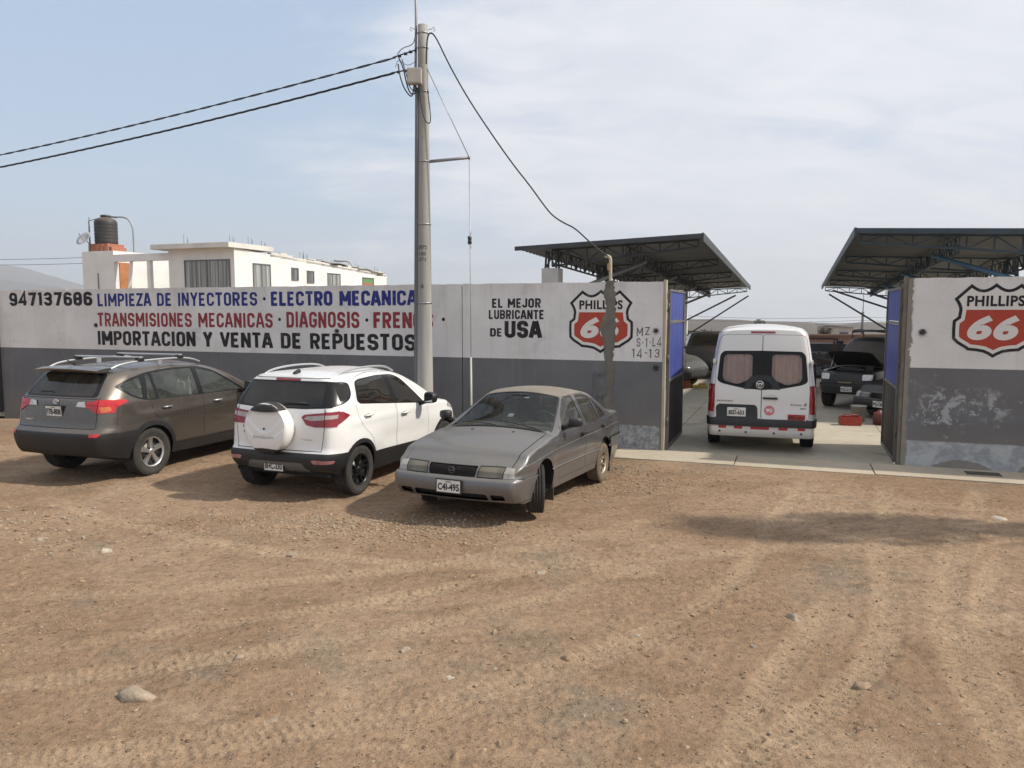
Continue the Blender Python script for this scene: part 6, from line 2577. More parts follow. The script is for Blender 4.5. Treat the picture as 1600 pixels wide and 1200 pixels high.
    for s in (1, -1):
        mirror(root, 1.95, s * .83, 1.18, s, M_TRIM, (.1, .16, .18), .06)
        for x in (0 - .55, 2.95):
            wheel(root, x, s * .74, .37, .24, .215, 'steel', tyre_m=M_RUBDUST)
    g = G()
    for s in (1, -1):
        well(g, 2.95, .44, .45, .80, s)
    g.box((1.0, 0, .52), (4.6, 1.2, .14))
    g.build('underbody', M_WELL, root)
    tub(root, .3, 2.1, .76, .5, 1.05)
    return root


pickup = make_pickup()
pose(pickup, 8.22 + .62 * 3.75, 18.9 + .785 * 3.75, math.atan2(-.785, -.62))
pickup.scale = (1, .8, 1)
M_BLACKPAINT = car_paint('black_saloon_paint', (.007, .0075, .009), .1, .4, .04, lowdust=.05, coat=.15)
pose(make_saloon('black saloon in front of the pickup, half hidden by the right gate leaf', 'cars under repair in the yard', M_BLACKPAINT, 'PQ-1300', 0.0), 11.19, 18.55, math.atan2(-.44, -.90))
g = G()
vs = []
for i in range(9):
    for j in range(7):
        vs.append((.05 * (i - 4) + .01 * math.sin(j * 2.1), .06 * (j - 3) + .012 * math.sin(i * 1.7), .012 + .016 * math.sin(i * 1.3 + j * .9) + .01 * math.sin(j * 2.7)))
g._add(vs, [(i * 7 + j, i * 7 + j + 1, i * 7 + j + 8, i * 7 + j + 7) for i in range(8) for j in range(6)], 0, True)
rag = tag(g.build('rag', simple('green_cloth', (.07, .42, .07), .9, 0, .2, 6)), 'bright green rag lying on the bonnet of the black saloon', 'rag')
rag.location = (11.19 - .90 * 2.78 + .44 * .25, 18.55 - .44 * 2.78 - .9 * .25, .825)
rag.rotation_euler = (.02, .08, .4)

M_DUSTGREY = car_paint('dust_caked_paint', (.028, .029, .028), .1, .7, .45, (.11, .10, .085), lowdust=.4)
M_DUSTGLASS = glass_mat('dust_caked_car_glass', (.3, .3, .28), .5, .8, (.15, .145, .13))
pose(make_sport_utility('dust covered grey four wheel drive parked beyond the left gate leaf', 'cars under repair in the yard', M_DUSTGREY, M_DUSTGLASS, 'A2K-114', False), 3.3, 26.55, math.atan2(-.66, .75))
M_DARKBLUE = car_paint('dark_wagon_paint', (.014, .015, .018), .2, .4, .06, lowdust=.1, coat=.2)
pose(make_sport_utility('dark wagon behind the dust covered four wheel drive, partly behind the minibus', 'cars under repair in the yard', M_DARKBLUE, MATS['tinted_car_glass'], 'B6T-902', False), 7.86, 31.0, math.atan2(-.98, -.2))

# ------------------------------------------------------------------ things lying about the yard
t_ = thing('tool_tray', 'red metal tool tray on the yard floor below the pickup', 'tray', (7.30, 16.45, .004), R(-8))
g = G()
for sy in (-.13, .13):
    g.box((0, sy, .10), (.40, .012, .17), bev=.003)
for sx in (-.2, .2):
    g.box((sx, 0, .10), (.012, .26, .17), bev=.003)
g.box((0, 0, .014), (.40, .26, .02))
g.build('tray_body', simple('red_tray_paint', (.30, .035, .022), .5, 0, .2, 5), t_)
G().path([(-.15, 0, .19), (-.13, 0, .23), (.13, 0, .23), (.15, 0, .19)], .010, 6).build('handle', simple('red_tray_paint', (.30, .035, .022)), t_)


def lathe_thing(name, label, cat, loc, prof, mat, extra=None, n=20):
    o = G().lathe(prof, n=n).build(name, mat)
    tag(o, label, cat)
    o.location = loc
    return o


lathe_thing('bucket', 'pale plastic bucket standing beside the black saloon', 'bucket', (7.72, 17.0, .005), [(0, 0), (.13, 0), (.165, .34), (.172, .34), (.172, .355), (.155, .355), (.125, .02), (0, .02)], simple('pale_plastic', (.34, .33, .31), .6, 0, .15, 6))
lathe_thing('jerry_can', 'dark red oil can between the tool tray and the right gate leaf', 'can', (7.95, 16.5, .005), [(0, 0), (.12, 0), (.12, .24), (.10, .27), (.04, .29), (.04, .32), (0, .32)], simple('oil_can_red', (.13, .03, .025), .5, 0, .25, 8))
lathe_thing('paint_tin', 'grey tin standing by the right gate leaf', 'tin', (8.12, 16.35, .005), [(0, 0), (.10, 0), (.10, .20), (.105, .20), (.105, .215), (.085, .215), (.085, .205), (0, .205)], simple('tin_grey', (.20, .195, .185), .5, .3, .2, 8))
o = tag(G().box((0, 0, .11), (.34, .22, .22), bev=.01).box((0, 0, .232), (.36, .24, .02), bev=.006).build('crate', simple('orange_box', (.36, .11, .05), .7, 0, .15, 5)), 'orange box on the floor beside the left gate leaf', 'box')
o.location = (5.55, 24.6, .005)
o = tag(G().box((0, 0, .05), (.5, .2, .10), bev=.02).box((.1, .02, .12), (.2, .12, .05), bev=.02).build('wheel_chock', simple('ochre_block', (.34, .24, .06), .8, 0, .2, 5)), 'ochre block lying in front of the dust covered car', 'block')
o.location = (6.0, 24.5, .005)

# steel rack loaded with parts
t_ = thing('storage_rack', 'brown steel rack loaded with scrap parts right of the minibus', 'rack', (9.55, 24.6, .004), R(-14))
M_RACK = simple('rusty_rack', (.11, .05, .035), .85, .1, .3, 5)
g = G()
for x in (-.75, .75):
    for y in (-.3, .3):
        g.box((x, y, .8), (.05, .05, 1.6))
for z in (.35, .85, 1.58):
    for y in (-.3, .3):
        g.box((0, y, z), (1.45, .04, .05))
    for x in (-.75, .75):
        g.box((x, 0, z), (.04, .55, .05))
g.build('frame', M_RACK, t_)
for z in (.39, .89):
    G().box((0, 0, z), (1.42, .56, .02)).build('shelf', simple('rack_shelf', (.06, .05, .045), .9, 0, .3, 5), t_)
rd = random.Random(3)
PARTM = [simple('scrap_a', (.10, .09, .08), .7, .3, .3, 8), simple('scrap_b', (.16, .145, .13), .6, .4, .3, 8), simple('scrap_c', (.15, .05, .04), .8, 0, .3, 8), simple('scrap_d', (.30, .29, .28), .5, .3, .2, 8)]
PN = [('engine block', (.34, .26, .26)), ('gearbox casing', (.30, .2, .2)), ('parts carton', (.28, .24, .18)), ('pulley cover', (.2, .2, .14))]
k = 0
for z in (.40, .90):
    for x in (-.5, -.1, .32):
        nm, sz = PN[k % 4]
        g = G()
        g.box((0, 0, sz[2] / 2), sz, bev=.03)
        g.tube((0, 0, sz[2] * .6), (sz[0] * .62, .03, sz[2] * .75), .05, n=10)
        g.tube((-.05, 0, sz[2]), (-.05, .02, sz[2] + .08), .045, n=10)
        o = g.build('scrap_part', PARTM[(k * 3 + 1) % 4])
        tag(o, '%s scrap part on the %s shelf of the brown rack, %s' % (['dark', 'grey', 'reddish', 'pale'][(k * 3 + 1) % 4], 'lower' if z < .5 else 'upper', ['at its left end', 'in the middle', 'towards its right'][k % 3]), 'car part', 'scrap parts on the rack')
        p = Matrix.Rotation(R(-14), 3, 'Z') @ Vector((x, 0, 0)) + Vector((9.55, 24.6, z + .006))
        o.location = p
        o.rotation_euler = (0, 0, rd.uniform(-.6, .6))
        k += 1

M_DRUM = simple('oily_drum', (.045, .05, .06), .5, .2, .3, 4, dust=.1)
for i, (x, y, mt, lab) in enumerate(((9.0, 23.4, M_DRUM, 'dark oil drum standing in front of the brown rack'), (8.75, 26.3, simple('rust_drum', (.11, .05, .03), .7, .1, .3, 5), 'rusty oil drum behind the brown rack, beside the minibus'))):
    lathe_thing('oil_drum', lab, 'drum', (x, y, .005), [(0, 0), (.28, 0), (.29, .02), (.28, .04), (.28, .29), (.295, .30), (.28, .31), (.28, .58), (.295, .59), (.28, .60), (.28, .85), (.29, .87), (.27, .88), (.26, .86), (0, .86)], mt, n=24)
for k in range(4):
    h = .20
    o = G().lathe([(.20, 0), (.30, 0), (.335, .03), (.345, .10), (.335, .17), (.30, .20), (.20, .20), (.19, .10), (.20, 0)], n=28).build('old_tyre', M_RUBDUST)
    tag(o, 'worn black tyre, %s of the stack beside the brown rack' % ['lowest', 'second from the ground', 'third from the ground', 'topmost'][k], 'tyre', 'stack of old tyres in the yard')
    o.location = (9.75 + .02 * math.sin(k * 2), 23.2 + .02 * math.cos(k * 3), .006 + k * .202)
t_ = thing('work_bench', 'dark steel work bench with a vice near the brick wall', 'bench', (11.2, 29.5, .004), R(-18))
G().box((0, 0, .86), (2.2, .7, .06), bev=.01).build('bench_top', simple('bench_top', (.07, .055, .045), .8, 0, .3, 4), t_)
for x in (-1, 1):
    for y in (-.28, .28):
        G().box((x, y, .415), (.07, .07, .83)).build('leg', M_RACK, t_)
G().box((0, .1, .3), (1.9, .5, .04)).build('shelf', M_RACK, t_)
g = G().box((-.5, -.2, .95), (.22, .14, .12), bev=.02).box((-.5, -.34, 1.0), (.10, .12, .16), bev=.02).tube((-.5, -.30, .98), (-.5, -.55, .98), .02)
g.build('vice', simple('vice_blue', (.03, .045, .08), .5, .3), t_)
o = tag(G().box((0, 0, .55), (1.5, .8, 1.1), bev=.03).box((0, -.41, .75), (1.2, .03, .35), bev=.01).box((.5, 0, 1.16), (.3, .3, .12), bev=.02).build('tool_cabinet', simple('cabinet_dark', (.035, .04, .05), .5, .2, .3, 3)), 'dark metal tool cabinet against the brick wall', 'cabinet')
o.location = (13.3, 32.5, .005)
o.rotation_euler = (0, 0, R(-20))

# ------------------------------------------------------------------ concrete utility pole
PX, PY = -1.605, 14.0


def at(px, py, Y):
    """point at distance Y on the sight line through a photo pixel (used for surveyed cable ends)"""
    th = R(5.407)
    U, V = (px - 800) / 1201, (py - 600) / 1201
    d = Vector((U, math.cos(th) - V * math.sin(th), -math.sin(th) - V * math.cos(th)))
    return Vector((0, 0, 2.45)) + d * (Y / d.y)


pole = thing('utility_pole', 'tall round concrete pole with cables and meter box in front of the wall', 'pole', (PX, PY, 0))
m, t = new_mat('pole_concrete')
tc = t.n('ShaderNodeTexCoord')
v = tc.outputs['Object']
c = t.mix(t.step(t.noise(t.map(v, (0, 0, 0), (0, 0, 0), (6, 6, .4)), 1, 5, .6), .35, .7), (.275, .268, .25), (.355, .345, .325))
c = t.mix(t.mul(t.step(t.noise(v, 6, 5, .7), .6, .75), .5), c, (.20, .18, .155))
finish(m, t, c, .9, 0, t.bump(t.noise(v, 40, 4, .7), .2, .01), .2)
M_POLE = m
lean = Vector((.0055, 0, 0))
pr = lambda z: .168 - .0112 * z
g = G().path([Vector((lean.x * z, 0, z)) for z in np.linspace(-.4, 7.44, 16)], [pr(z) for z in np.linspace(-.4, 7.44, 16)], 24)
g.build('shaft', M_POLE, pole)
M_CABLE = simple('black_cable', (.014, .014, .015), .6)
M_GALV = simple('galvanised', (.30, .30, .31), .45, .6, .15, 8)
M_CONDUIT = simple('grey_conduit', (.115, .12, .13), .5, .1, .12, 2)
g = G()
g.path([(-.165 + .0055 * z + .0108 * z, -.06, z) for z in np.linspace(-.2, 6.35, 8)], .037, 12)
g.build('conduit', M_CONDUIT, pole)
g = G()
g.path([(-.10, -.02, 6.3), (-.075, 0, 7.5), (-.08, 0, 9.6)], [.022, .022, .018], 8)
g.build('mast', M_GALV, pole)
for z in (7.05, 6.3, 5.1, 4.0, 7.3, 2.6):
    r = pr(z) + .006
    G().lathe([(r, z - .012), (r + .003, z - .012), (r + .003, z + .012), (r, z + .012)], (lean.x * z, 0, 0), n=24).build('steel_band', M_GALV, pole)
g = G()
g.box((-.09, -.17, 6.52), (.25, .14, .27), bev=.015)
g.box((-.09, -.245, 6.52), (.21, .01, .23), bev=.004)
g.build('meter_box', simple('beige_box', (.38, .36, .31), .6, 0, .1), pole)
g = G()
for sx in (-1, 1):
    g.path([(.04 + sx * .10, -.02, 7.36), (.04 + sx * .16, -.02, 7.37), (.04 + sx * .20, -.02, 7.40), (.04 + sx * .22, -.02, 7.36), (.04 + sx * .19, -.02, 7.33)], .007, 6)
g.build('hook_bolt', M_GALV, pole)
for z in (7.2, 6.0, 5.75, 5.5):
    G().lathe([(.012, -.004), (.012, .003), (0, .003)], (lean.x * z + .0, -pr(z) + .002, z), 'Y', 8).build('bolt_hole', M_GAP, pole)
# arm that spreads the stay
g = G()
g.tube((.10, 0, 5.10), (.84, -.02, 5.17), .028, n=10)
g.lathe([(.034, 0), (.034, .03), (0, .03)], (.83, -.02, 5.17), 'X', 10)
g.build('stay_arm', simple('stay_arm_grey', (.22, .225, .235), .5, .3), pole)
# painted figures, wrapped on the shaft
g = G()
for txt, z, h, w in (('3872', 3.55, .07, .17), ('100', 3.44, .065, .13), ('571', 3.34, .065, .13), ('6', 2.86, .08, .06)):
    vs, fs = text_mesh(txt, 1, .02)
    xs = [q[0] for q in vs]
    ys = [q[1] for q in vs]
    r = pr(z) + .0025
    out = []
    for q in vs:
        a = ((q[0] - min(xs)) / (max(xs) - min(xs)) - .5) * w / r - .12
        zz = z + (q[1] - min(ys)) / (max(ys) - min(ys)) * h
        out.append((lean.x * zz + r * math.sin(a), -r * math.cos(a), zz))
    g._add(out, fs)
g.build('stencilled_number', simple('stencil_grey', (.10, .095, .09), .9), pole, recalc=False)


def strand(name, label, pts, r, mat=M_CABLE, twist=0, group=None, cat='cable'):
    P = smooth_pts(pts, 2)
    g = G()
    if twist:
        L = 0
        D = [0]
        for a, b in zip(P[:-1], P[1:]):
            L += (b - a).length
            D.append(L)
        n = int(L / .07)
        Q = []
        j = 0
        for i in range(n + 1):
            s = L * i / n
            while j < len(D) - 2 and D[j + 1] < s:
                j += 1
            Q.append(P[j].lerp(P[j + 1], (s - D[j]) / max(D[j + 1] - D[j], 1e-6)))
        for k in range(twist):
            g.path([q + Vector((.3 * math.cos(i * .55 + k * 6.283 / twist), math.cos(i * .55 + k * 6.283 / twist), math.sin(i * .55 + k * 6.283 / twist))) * r * 1.05 for i, q in enumerate(Q)], r, 5)
    else:
        g.path(P, r, 6)
    o = g.build(name, mat)
    return tag(o, label, cat, group)


def sag(a, b, d, n=14):
    a, b = Vector(a), Vector(b)
    return [a.lerp(b, i / n) - Vector((0, 0, d * 4 * (i / n) * (1 - i / n))) for i in range(n + 1)]


e1, e2 = at(0, 217.5, 17.6), at(0, 240, 17.6)
s1, s2 = at(618, 90, 13.95), at(616, 114, 13.95)
ex1, ex2 = e1 + (e1 - s1) * 1.2 + Vector((0, 0, -.1)), e2 + (e2 - s2) * 1.2
strand('overhead_cable', 'upper twisted black cable running left from the concrete pole', sag(s1, ex1, .30), .010, twist=2)
strand('overhead_cable', 'lower twisted black cable running left from the concrete pole', sag(s2, ex2, .30), .0105, twist=3)
g = G()
for a, z in ((s1, 7.0), (s2, 6.68)):
    e = Vector((PX - .08, PY - .06, z))
    g.path(smooth_pts([a - Vector((.05, 0, 0)), a.lerp(e, .5) + Vector((0, 0, .01)), e]), .012, 6)
    for k in (.2, .5, .75):
        p = a.lerp(e, k)
        g.box(p, (.06, .035, .045), bev=.01)
    g.lathe([(.03, -.01), (.035, 0), (.03, .01)], e, 'X', 10)
g.build('dead_end_clamp', M_CABLE, pole, world=True)
g = G()
L0 = [at(623, 90, 13.9), at(630, 105, 13.88), at(634, 125, 13.86), at(640, 146, 13.85), at(648, 148, 13.85), at(651, 136, 13.86)]
g.path(smooth_pts(L0), .012, 6)
g.path(smooth_pts([at(622, 100, 13.9), at(625, 120, 13.87), at(632, 140, 13.85), at(643, 153, 13.85), at(646, 143, 13.86), at(647, 130, 13.86)]), .012, 6)
g.path(smooth_pts([at(628, 92, 13.9), at(636, 120, 13.87), at(640, 138, 13.85), at(652, 145, 13.86)]), .009, 6)
g.path(smooth_pts([at(621, 85, 13.9), at(628, 75, 13.9), at(646, 70, 13.9), at(649, 55, 13.9), at(651, 45, 13.9)]), .007, 6)
g.path(smooth_pts([at(618, 105, 13.9), at(622, 92, 13.9), at(636, 104, 13.88), at(650, 96, 13.9)]), .005, 5)
g.path(smooth_pts([at(655, 132, 13.8), at(658, 165, 13.8), at(663, 188, 13.8), at(672, 195, 13.8), at(673, 180, 13.8), at(668, 140, 13.82)]), .010, 6)
g.build('cable_loop', M_CABLE, pole, world=True)
mast_top = WP(-1.0, .06, 3.40)
drop = [at(666, 100, 13.86), at(667, 62, 13.84), at(671, 50, 13.84), at(680, 55, 13.84), at(700, 98, 13.83), at(730, 152, 13.8), at(765, 205, 13.78), at(800, 255, 13.75), at(828, 290, 13.73), at(848, 318, 13.71), at(862, 336, 13.7), at(880, 348, 13.7), at(898, 356, 13.69), at(918, 375, 13.68), at(936, 391, 13.67), mast_top + Vector((-.06, 0, .02))]
strand('service_cable', 'single black cable sagging from the pole to the pipe on the wall', drop, .014)
stay = thing('guy_wire', 'thin steel stay wire hanging from the pole arm into the ground', 'stay wire', (PX + .845, PY - .02, 0))
g = G()
tip = Vector((PX + .845, PY - .02, 5.17))
g.tube(Vector((PX + .10, PY - .05, 6.72)), tip, .008, n=6)
foot = at(739, 690, 13.98)
foot = Vector((tip.x + .02, tip.y, 0))
g.tube(tip, foot, .008, n=6)
g.build('wire', M_GALV, stay, world=True)
g = G()
g.lathe([(0, -.075), (.035, -.07), (.038, -.02), (.028, 0), (.038, .02), (.035, .07), (0, .075)], (0, 0, 3.72), n=12)
g.build('strain_insulator', simple('dark_insulator', (.03, .03, .032), .3), stay)
for dz in (.13, -.13):
    G().path([(.0, 0, 3.72 + dz * .5), (.028, 0, 3.72 + dz), (0, 0, 3.72 + dz * 1.5), (-.028, 0, 3.72 + dz), (.0, 0, 3.72 + dz * .5)], .007, 6).build('loop', M_GALV, stay)
G().tube((.018, 0, -.1), (.012, 0, 1.62), .020, n=10).build('guard_tube', simple('pvc_white', (.46, .45, .43), .6, 0, .1), stay)
# pipe that carries the service cable into the wall
pipe = thing('service_pipe', 'beige bent pipe rising from the wall top by the cement scar', 'pipe', WP(-1.0, .05, 2.9), WA)
g = G()
g.path(smooth_pts([(0, 0, -.05), (0, 0, .42), (-.01, 0, .50), (-.06, 0, .53), (-.10, 0, .50)]), .027, 10)
g.build('pipe', simple('pvc_beige', (.42, .37, .26), .6, 0, .2, 8), pipe)
G().box((-.02, -.035, .33), (.06, .02, .12), bev=.01).build('tape', simple('tape_tan', (.38, .30, .16), .7), pipe)

# metal post at the far left end of the wall
o = tag(G().box((0, 0, 1.42), (.12, .2, 2.9), bev=.01).build('end_post', simple('dark_end_post', (.045, .043, .046), .8, 0, .2, 3)), 'dark post closing the left end of the lettered wall', 'post')
o.location = WP(-16.33, -.02, 0)
o.rotation_euler = (0, 0, WA)


# ------------------------------------------------------------------ two-storey house beyond the wall
def make_house():
    HX, HY = -14.3, 40.0
    root = thing('white_house', 'white two storey house with flat roof behind the lettered wall', 'house', (HX, HY, -.2), WA)
    Wm = simple('white_house_paint', (.70, .69, .67), .9, 0, .09, .9, .15, 12)
    Wm2 = simple('weathered_house_paint', (.60, .58, .54), .9, 0, .14, .8, .2, 10)
    dk = simple('window_reveal', (.10, .105, .11), .6)
    cur = simple('grey_curtain', (.25, .26, .25), .9, 0, .25, 2.5)
    B = .2
    g = G()
    # long block with its roof edge stepping down to the back
    top = lambda y: 5.70 - .74 * y / 15.8
    ys = [0, 3, 6, 9, 12, 15.8]
    vs = []
    for y in ys:
        vs += [(-4.3, y, 0), (-4.3, y, top(y) + B), (0, y, top(y) + B), (0, y, 0)]
    fs = []
    for i in range(len(ys) - 1):
        a, b = i * 4, i * 4 + 4
        fs += [(a, a + 1, b + 1, b), (a + 1, a + 2, b + 2, b + 1), (a + 2, a + 3, b + 3, b + 2)]
    fs += [(0, 3, 2, 1), tuple((len(ys) - 1) * 4 + q for q in (0, 1, 2, 3))]
    g._add(vs, fs)
    g.build('main_block', Wm, root)
    G().box((-9.30, 3.0, 2.985), (2.3, 6.0, 5.97), bev=.01).build('stair_block', Wm, root)
    G().box((-6.225, 6.2, 2.7), (3.84, .2, 5.0)).build('terrace_wall', Wm, root)
    G().box((-6.225, .16, 5.56), (3.84, .32, .38)).build('terrace_beam', Wm, root)
    G().path([(-7.05, .16, 5.37), (-7.35, .16, 3.0)], .13, 4, smooth=False).build('terrace_post', Wm, root)
    G().box((-5.75, .16, 2.68), (.22, .22, 5.36), bev=.01).build('terrace_post', Wm, root)
    G().box((-2.42, 1.25, 5.83 + B), (5.1, 3.6, .26), bev=.012).build('roof_slab', Wm2, root)
    # parapet with rough patches along the side
    g = G()
    rd = random.Random(9)
    y = 2.9
    while y < 15.6:
        L = rd.uniform(.5, 1.4)
        h = rd.uniform(.05, .22)
        y1 = min(y + L, 15.7)
        g.box((-.08, (y + y1) / 2, top((y + y1) / 2) + B + h / 2 - .05), (.16, y1 - y - .005, h + .12))
        y = y1
    g.build('parapet', Wm2, root)
    g = G()
    for i in range(11):
        y = 6.7 + i * .82
        g.box((-.35 + rd.uniform(-.15, .1), y, top(y) + B + .12 + rd.uniform(0, .06)), (.9, .84, .025), Matrix.Rotation(rd.uniform(-.1, .1), 3, 'X') @ Matrix.Rotation(rd.uniform(-.08, .08), 3, 'Y'))
    g.build('loose_roof_sheets', simple('old_roof_sheet', (.20, .18, .15), .9, 0, .3, 2), root)
    g = G()

    def window(face, a0, a1, z0, z1, bars, cmat):
        gw, gf, gp = G(), G(), G()
        if face == 'front':
            P = lambda a, d, z: (a, -d, z)
        else:
            P = lambda a, d, z: (d, a, z)
        c = lambda a, d, z, sa, sd, sz, g, mi=0: g.box(P(a, d, z), (sa, sd, sz) if face == 'front' else (sd, sa, sz), mi=mi)
        c((a0 + a1) / 2, .004, (z0 + z1) / 2, a1 - a0, .03, z1 - z0, gp)
        for a in (a0, a1):
            c(a, .02, (z0 + z1) / 2, .06, .06, z1 - z0 + .06, gf)
        for z in (z0, z1):
            c((a0 + a1) / 2, .021, z, a1 - a0 + .06, .06, .06, gf)
        for i in range(1, bars):
            c(a0 + (a1 - a0) * i / bars, .022, (z0 + z1) / 2, .03, .04, z1 - z0, gf)
        fo = gf.build('window', simple('window_bar', (.12, .125, .13), .6), root)
        gp.build('pane', cmat, fo)
    m, t = new_mat('curtain_pane')
    tc = t.n('ShaderNodeTexCoord')
    n = t.noise(t.map(tc.outputs['Object'], (0, 0, 0), (0, 0, 0), (9, 9, .15)), 1, 4, .6)
    finish(m, t, t.mix(t.step(n, .35, .65), (.13, .14, .14), (.36, .37, .36)), .35, 0, None, .5)
    curp = m
    m, t = new_mat('dark_pane')
    tc = t.n('ShaderNodeTexCoord')
    n = t.noise(t.map(tc.outputs['Object'], (0, 0, 0), (0, 0, 0), (5, 5, .3)), 1, 4, .6)
    finish(m, t, t.mix(t.step(n, .4, .6), (.075, .08, .085), (.17, .18, .18)), .2, 0, None, .5)
    darkp = m
    m, t = new_mat('striped_pane')
    tc = t.n('ShaderNodeTexCoord')
    z = t.sep(tc.outputs['Object'])[2]
    finish(m, t, t.mix(t.step(t.add(z, t.mul(t.noise(tc.outputs['Object'], 2, 3, .5), .3)), 4.6, 4.75), (.42, .10, .06), (.12, .24, .10)), .6)
    stripep = m
    window('front', -3.2, -.3, 3.3, 5.1 + B, 4, curp)
    window('side', 1.45, 2.85, 3.3, 4.98 + B, 2, curp)
    window('side', 4.8, 5.4, 4.25 + B, 4.92 + B, 1, darkp)
    window('side', 6.3, 6.95, 4.15 + B, 4.82 + B, 1, darkp)
    window('side', 8.45, 9.8, 3.4 + B, 4.78 + B, 3, curp)
    window('side', 12.55, 13.95, 3.4 + B, 4.68 + B, 1, stripep)
    d = G().box((-8.13, .72, 4.3), (.06, .75, 2.1), bev=.01).build('door', simple('orange_wood_door', (.40, .17, .07), .6, 0, .15, 3), root)
    G().lathe([(.04, 0), (.04, -.05), (0, -.05)], (-8.08, 1.0, 4.2), 'X', 8).build('handle', M_SILVER, d)
    G().box((-9.3, -.03, 4.0), (.04, .05, 1.5)).build('drain_pipe', simple('drain_grey', (.2, .2, .2), .7), root)
    for x, y, h in ((-3.4, .2, .7), (-.5, .3, .55), (-.3, 1.5, .6), (-.3, 2.6, .4), (-.25, 6.0, .5), (-.25, 6.35, .6), (-.2, 9.2, .35), (-.2, 9.5, .4), (-.2, 12.0, .5), (-.2, 14.5, .55)):
        z = 6.16 if y < 3 else top(y) + B + .1
        g = G()
        for k in range(3):
            g.tube((x + k * .12, y + (k % 2) * .1, z - .15), (x + k * .12 + .02 * k, y + (k % 2) * .1, z + h * .8 * (1 - .25 * k)), .010, n=5)
        g.build('starter_bars', simple('rebar', (.10, .085, .075), .8, .3), root)
    # brick plinth of the tank
    m, t = new_mat('hollow_brick')
    tc = t.n('ShaderNodeTexCoord')
    br = t.n('ShaderNodeTexBrick')
    t.put(br.inputs['Vector'], t.map(tc.outputs['Object'], (0, 0, 0), (R(90), 0, 0), (1, 1, 1)))
    br.inputs['Scale'].default_value = 3.2
    t.put(br.inputs['Color1'], (.44, .16, .085))
    t.put(br.inputs['Color2'], (.36, .12, .065))
    t.put(br.inputs['Mortar'], (.24, .2, .17))
    finish(m, t, br.outputs['Color'], .9)
    Mb = m
    g = G()
    g.box((-9.85, 1.2, 6.20), (1.25, 1.15, .50))
    g.box((-9.1, 1.2, 6.11), (.25, 1.0, .32))
    for k in range(4):
        g.box((-10.3 + k * .36, .60, 6.19), (.16, .06, .50 - .05 * (k % 2)))
    g.build('brick_plinth', Mb, root)
    tank = thing('water_tank', 'black plastic water tank on a brick plinth on the house roof', 'tank', Vector((HX, HY, -.2)) + Matrix.Rotation(WA, 3, 'Z') @ Vector((-9.9, 1.2, 6.45)), WA)
    prof = [(0, 0), (.58, 0), (.60, .05)]
    for i in range(6):
        z = .12 + i * .19
        prof += [(.60, z), (.607, z + .03), (.607, z + .08), (.60, z + .11)]
    prof += [(.60, 1.27), (.52, 1.40), (.30, 1.50), (.24, 1.52), (.24, 1.60), (0, 1.61)]
    G().lathe(prof, n=32).build('barrel', simple('black_tank', (.022, .023, .025), .55, 0, .25, 2, dust=.4), tank)
    G().lathe([(.27, 1.56), (.27, 1.63), (.2, 1.66), (0, 1.66)], n=20).build('lid', simple('tank_lid', (.03, .03, .03), .5), tank)
    g = G()
    for dx, dy, h in ((-.95, -.3, 1.35), (-.62, -.55, 1.5)):
        g.tube((dx, dy, -.55), (dx, dy, h), .025, n=6)
    g.tube((-.95, -.3, 1.33), (-.2, -.3, 1.45), .022, n=6)
    g.build('pipework', simple('pipe_grey', (.13, .13, .14), .6), tank)
    dish = thing('satellite_dish', 'grey satellite dish on the edge of the house roof beside the water tank', 'dish', Vector((HX, HY, -.2)) + Matrix.Rotation(WA, 3, 'Z') @ Vector((-10.3, .35, 5.92)), WA)
    M = Vector((-.05, -.8, .6)).to_track_quat('Z', 'Y').to_matrix()
    prof = [(0.001, 0), (.15, .012), (.30, .05), (.46, .11), (.46, .122), (.30, .062), (.15, .024), (.001, .012)]
    G().lathe(prof, c=(-.15, -.1, .75), n=24, M=M).build('reflector', simple('dish_grey', (.36, .36, .36), .5, 0, .1), dish)
    g = G()
    g.tube((0, 0, -.05), (0, 0, .55), .025, n=8)
    g.tube((0, 0, .55), (-.12, -.06, .74), .025, n=8)
    g.tube((-.15, -.1, .55), Vector((-.15, -.1, .75)) + M @ Vector((0, 0, .42)), .012, n=6)
    g.lathe([(.03, -.03), (.03, .05), (0, .05)], Vector((-.15, -.1, .75)) + M @ Vector((0, 0, .42)), n=8)
    g.build('mount', simple('dish_mount', (.12, .12, .12), .6), dish)
    return root


make_house()


def street_lamp(px, pyt, pyb, Y, reach, label):
    """curved lamp post of the street behind the house"""
    b = at(px, pyb, Y)
    tp = at(px, pyt, Y)
    root = thing('street_lamp', label, 'lamp', (b.x, b.y, -.2))
    H = tp.z + .2
    g = G().path(smooth_pts([(0, 0, 0), (0, 0, H * .8), (0, 0, H * .93), (-reach * .25, 0, H * .985), (-reach * .6, 0, H), (-reach, 0, H * 1.0)], 2), .05, 8)
    g.build('post', simple('lamp_post_grey', (.28, .29, .30), .5, .3), root)
    G().box((-reach - .25, 0, H - .0), (.6, .2, .10), Matrix.Rotation(R(6), 3, 'Y'), bev=.03).build('lamp_head', simple('lamp_head_grey', (.16, .165, .17), .5, .2), root)


street_lamp(213, 339, 470, 47, 1.0, 'curved street lamp rising behind the water tank')
street_lamp(552, 408, 470, 62, .9, 'curved street lamp behind the long side of the house')
for i, (y0, y1) in enumerate(((399, 402), (407, 411))):
    strand('power_line', ['upper', 'lower'][i] + ' thin power line reaching the house from the left', sag(at(-260, y0 - 4, 60), at(140, y1, 52), .3), .016, group=None, cat='power line')

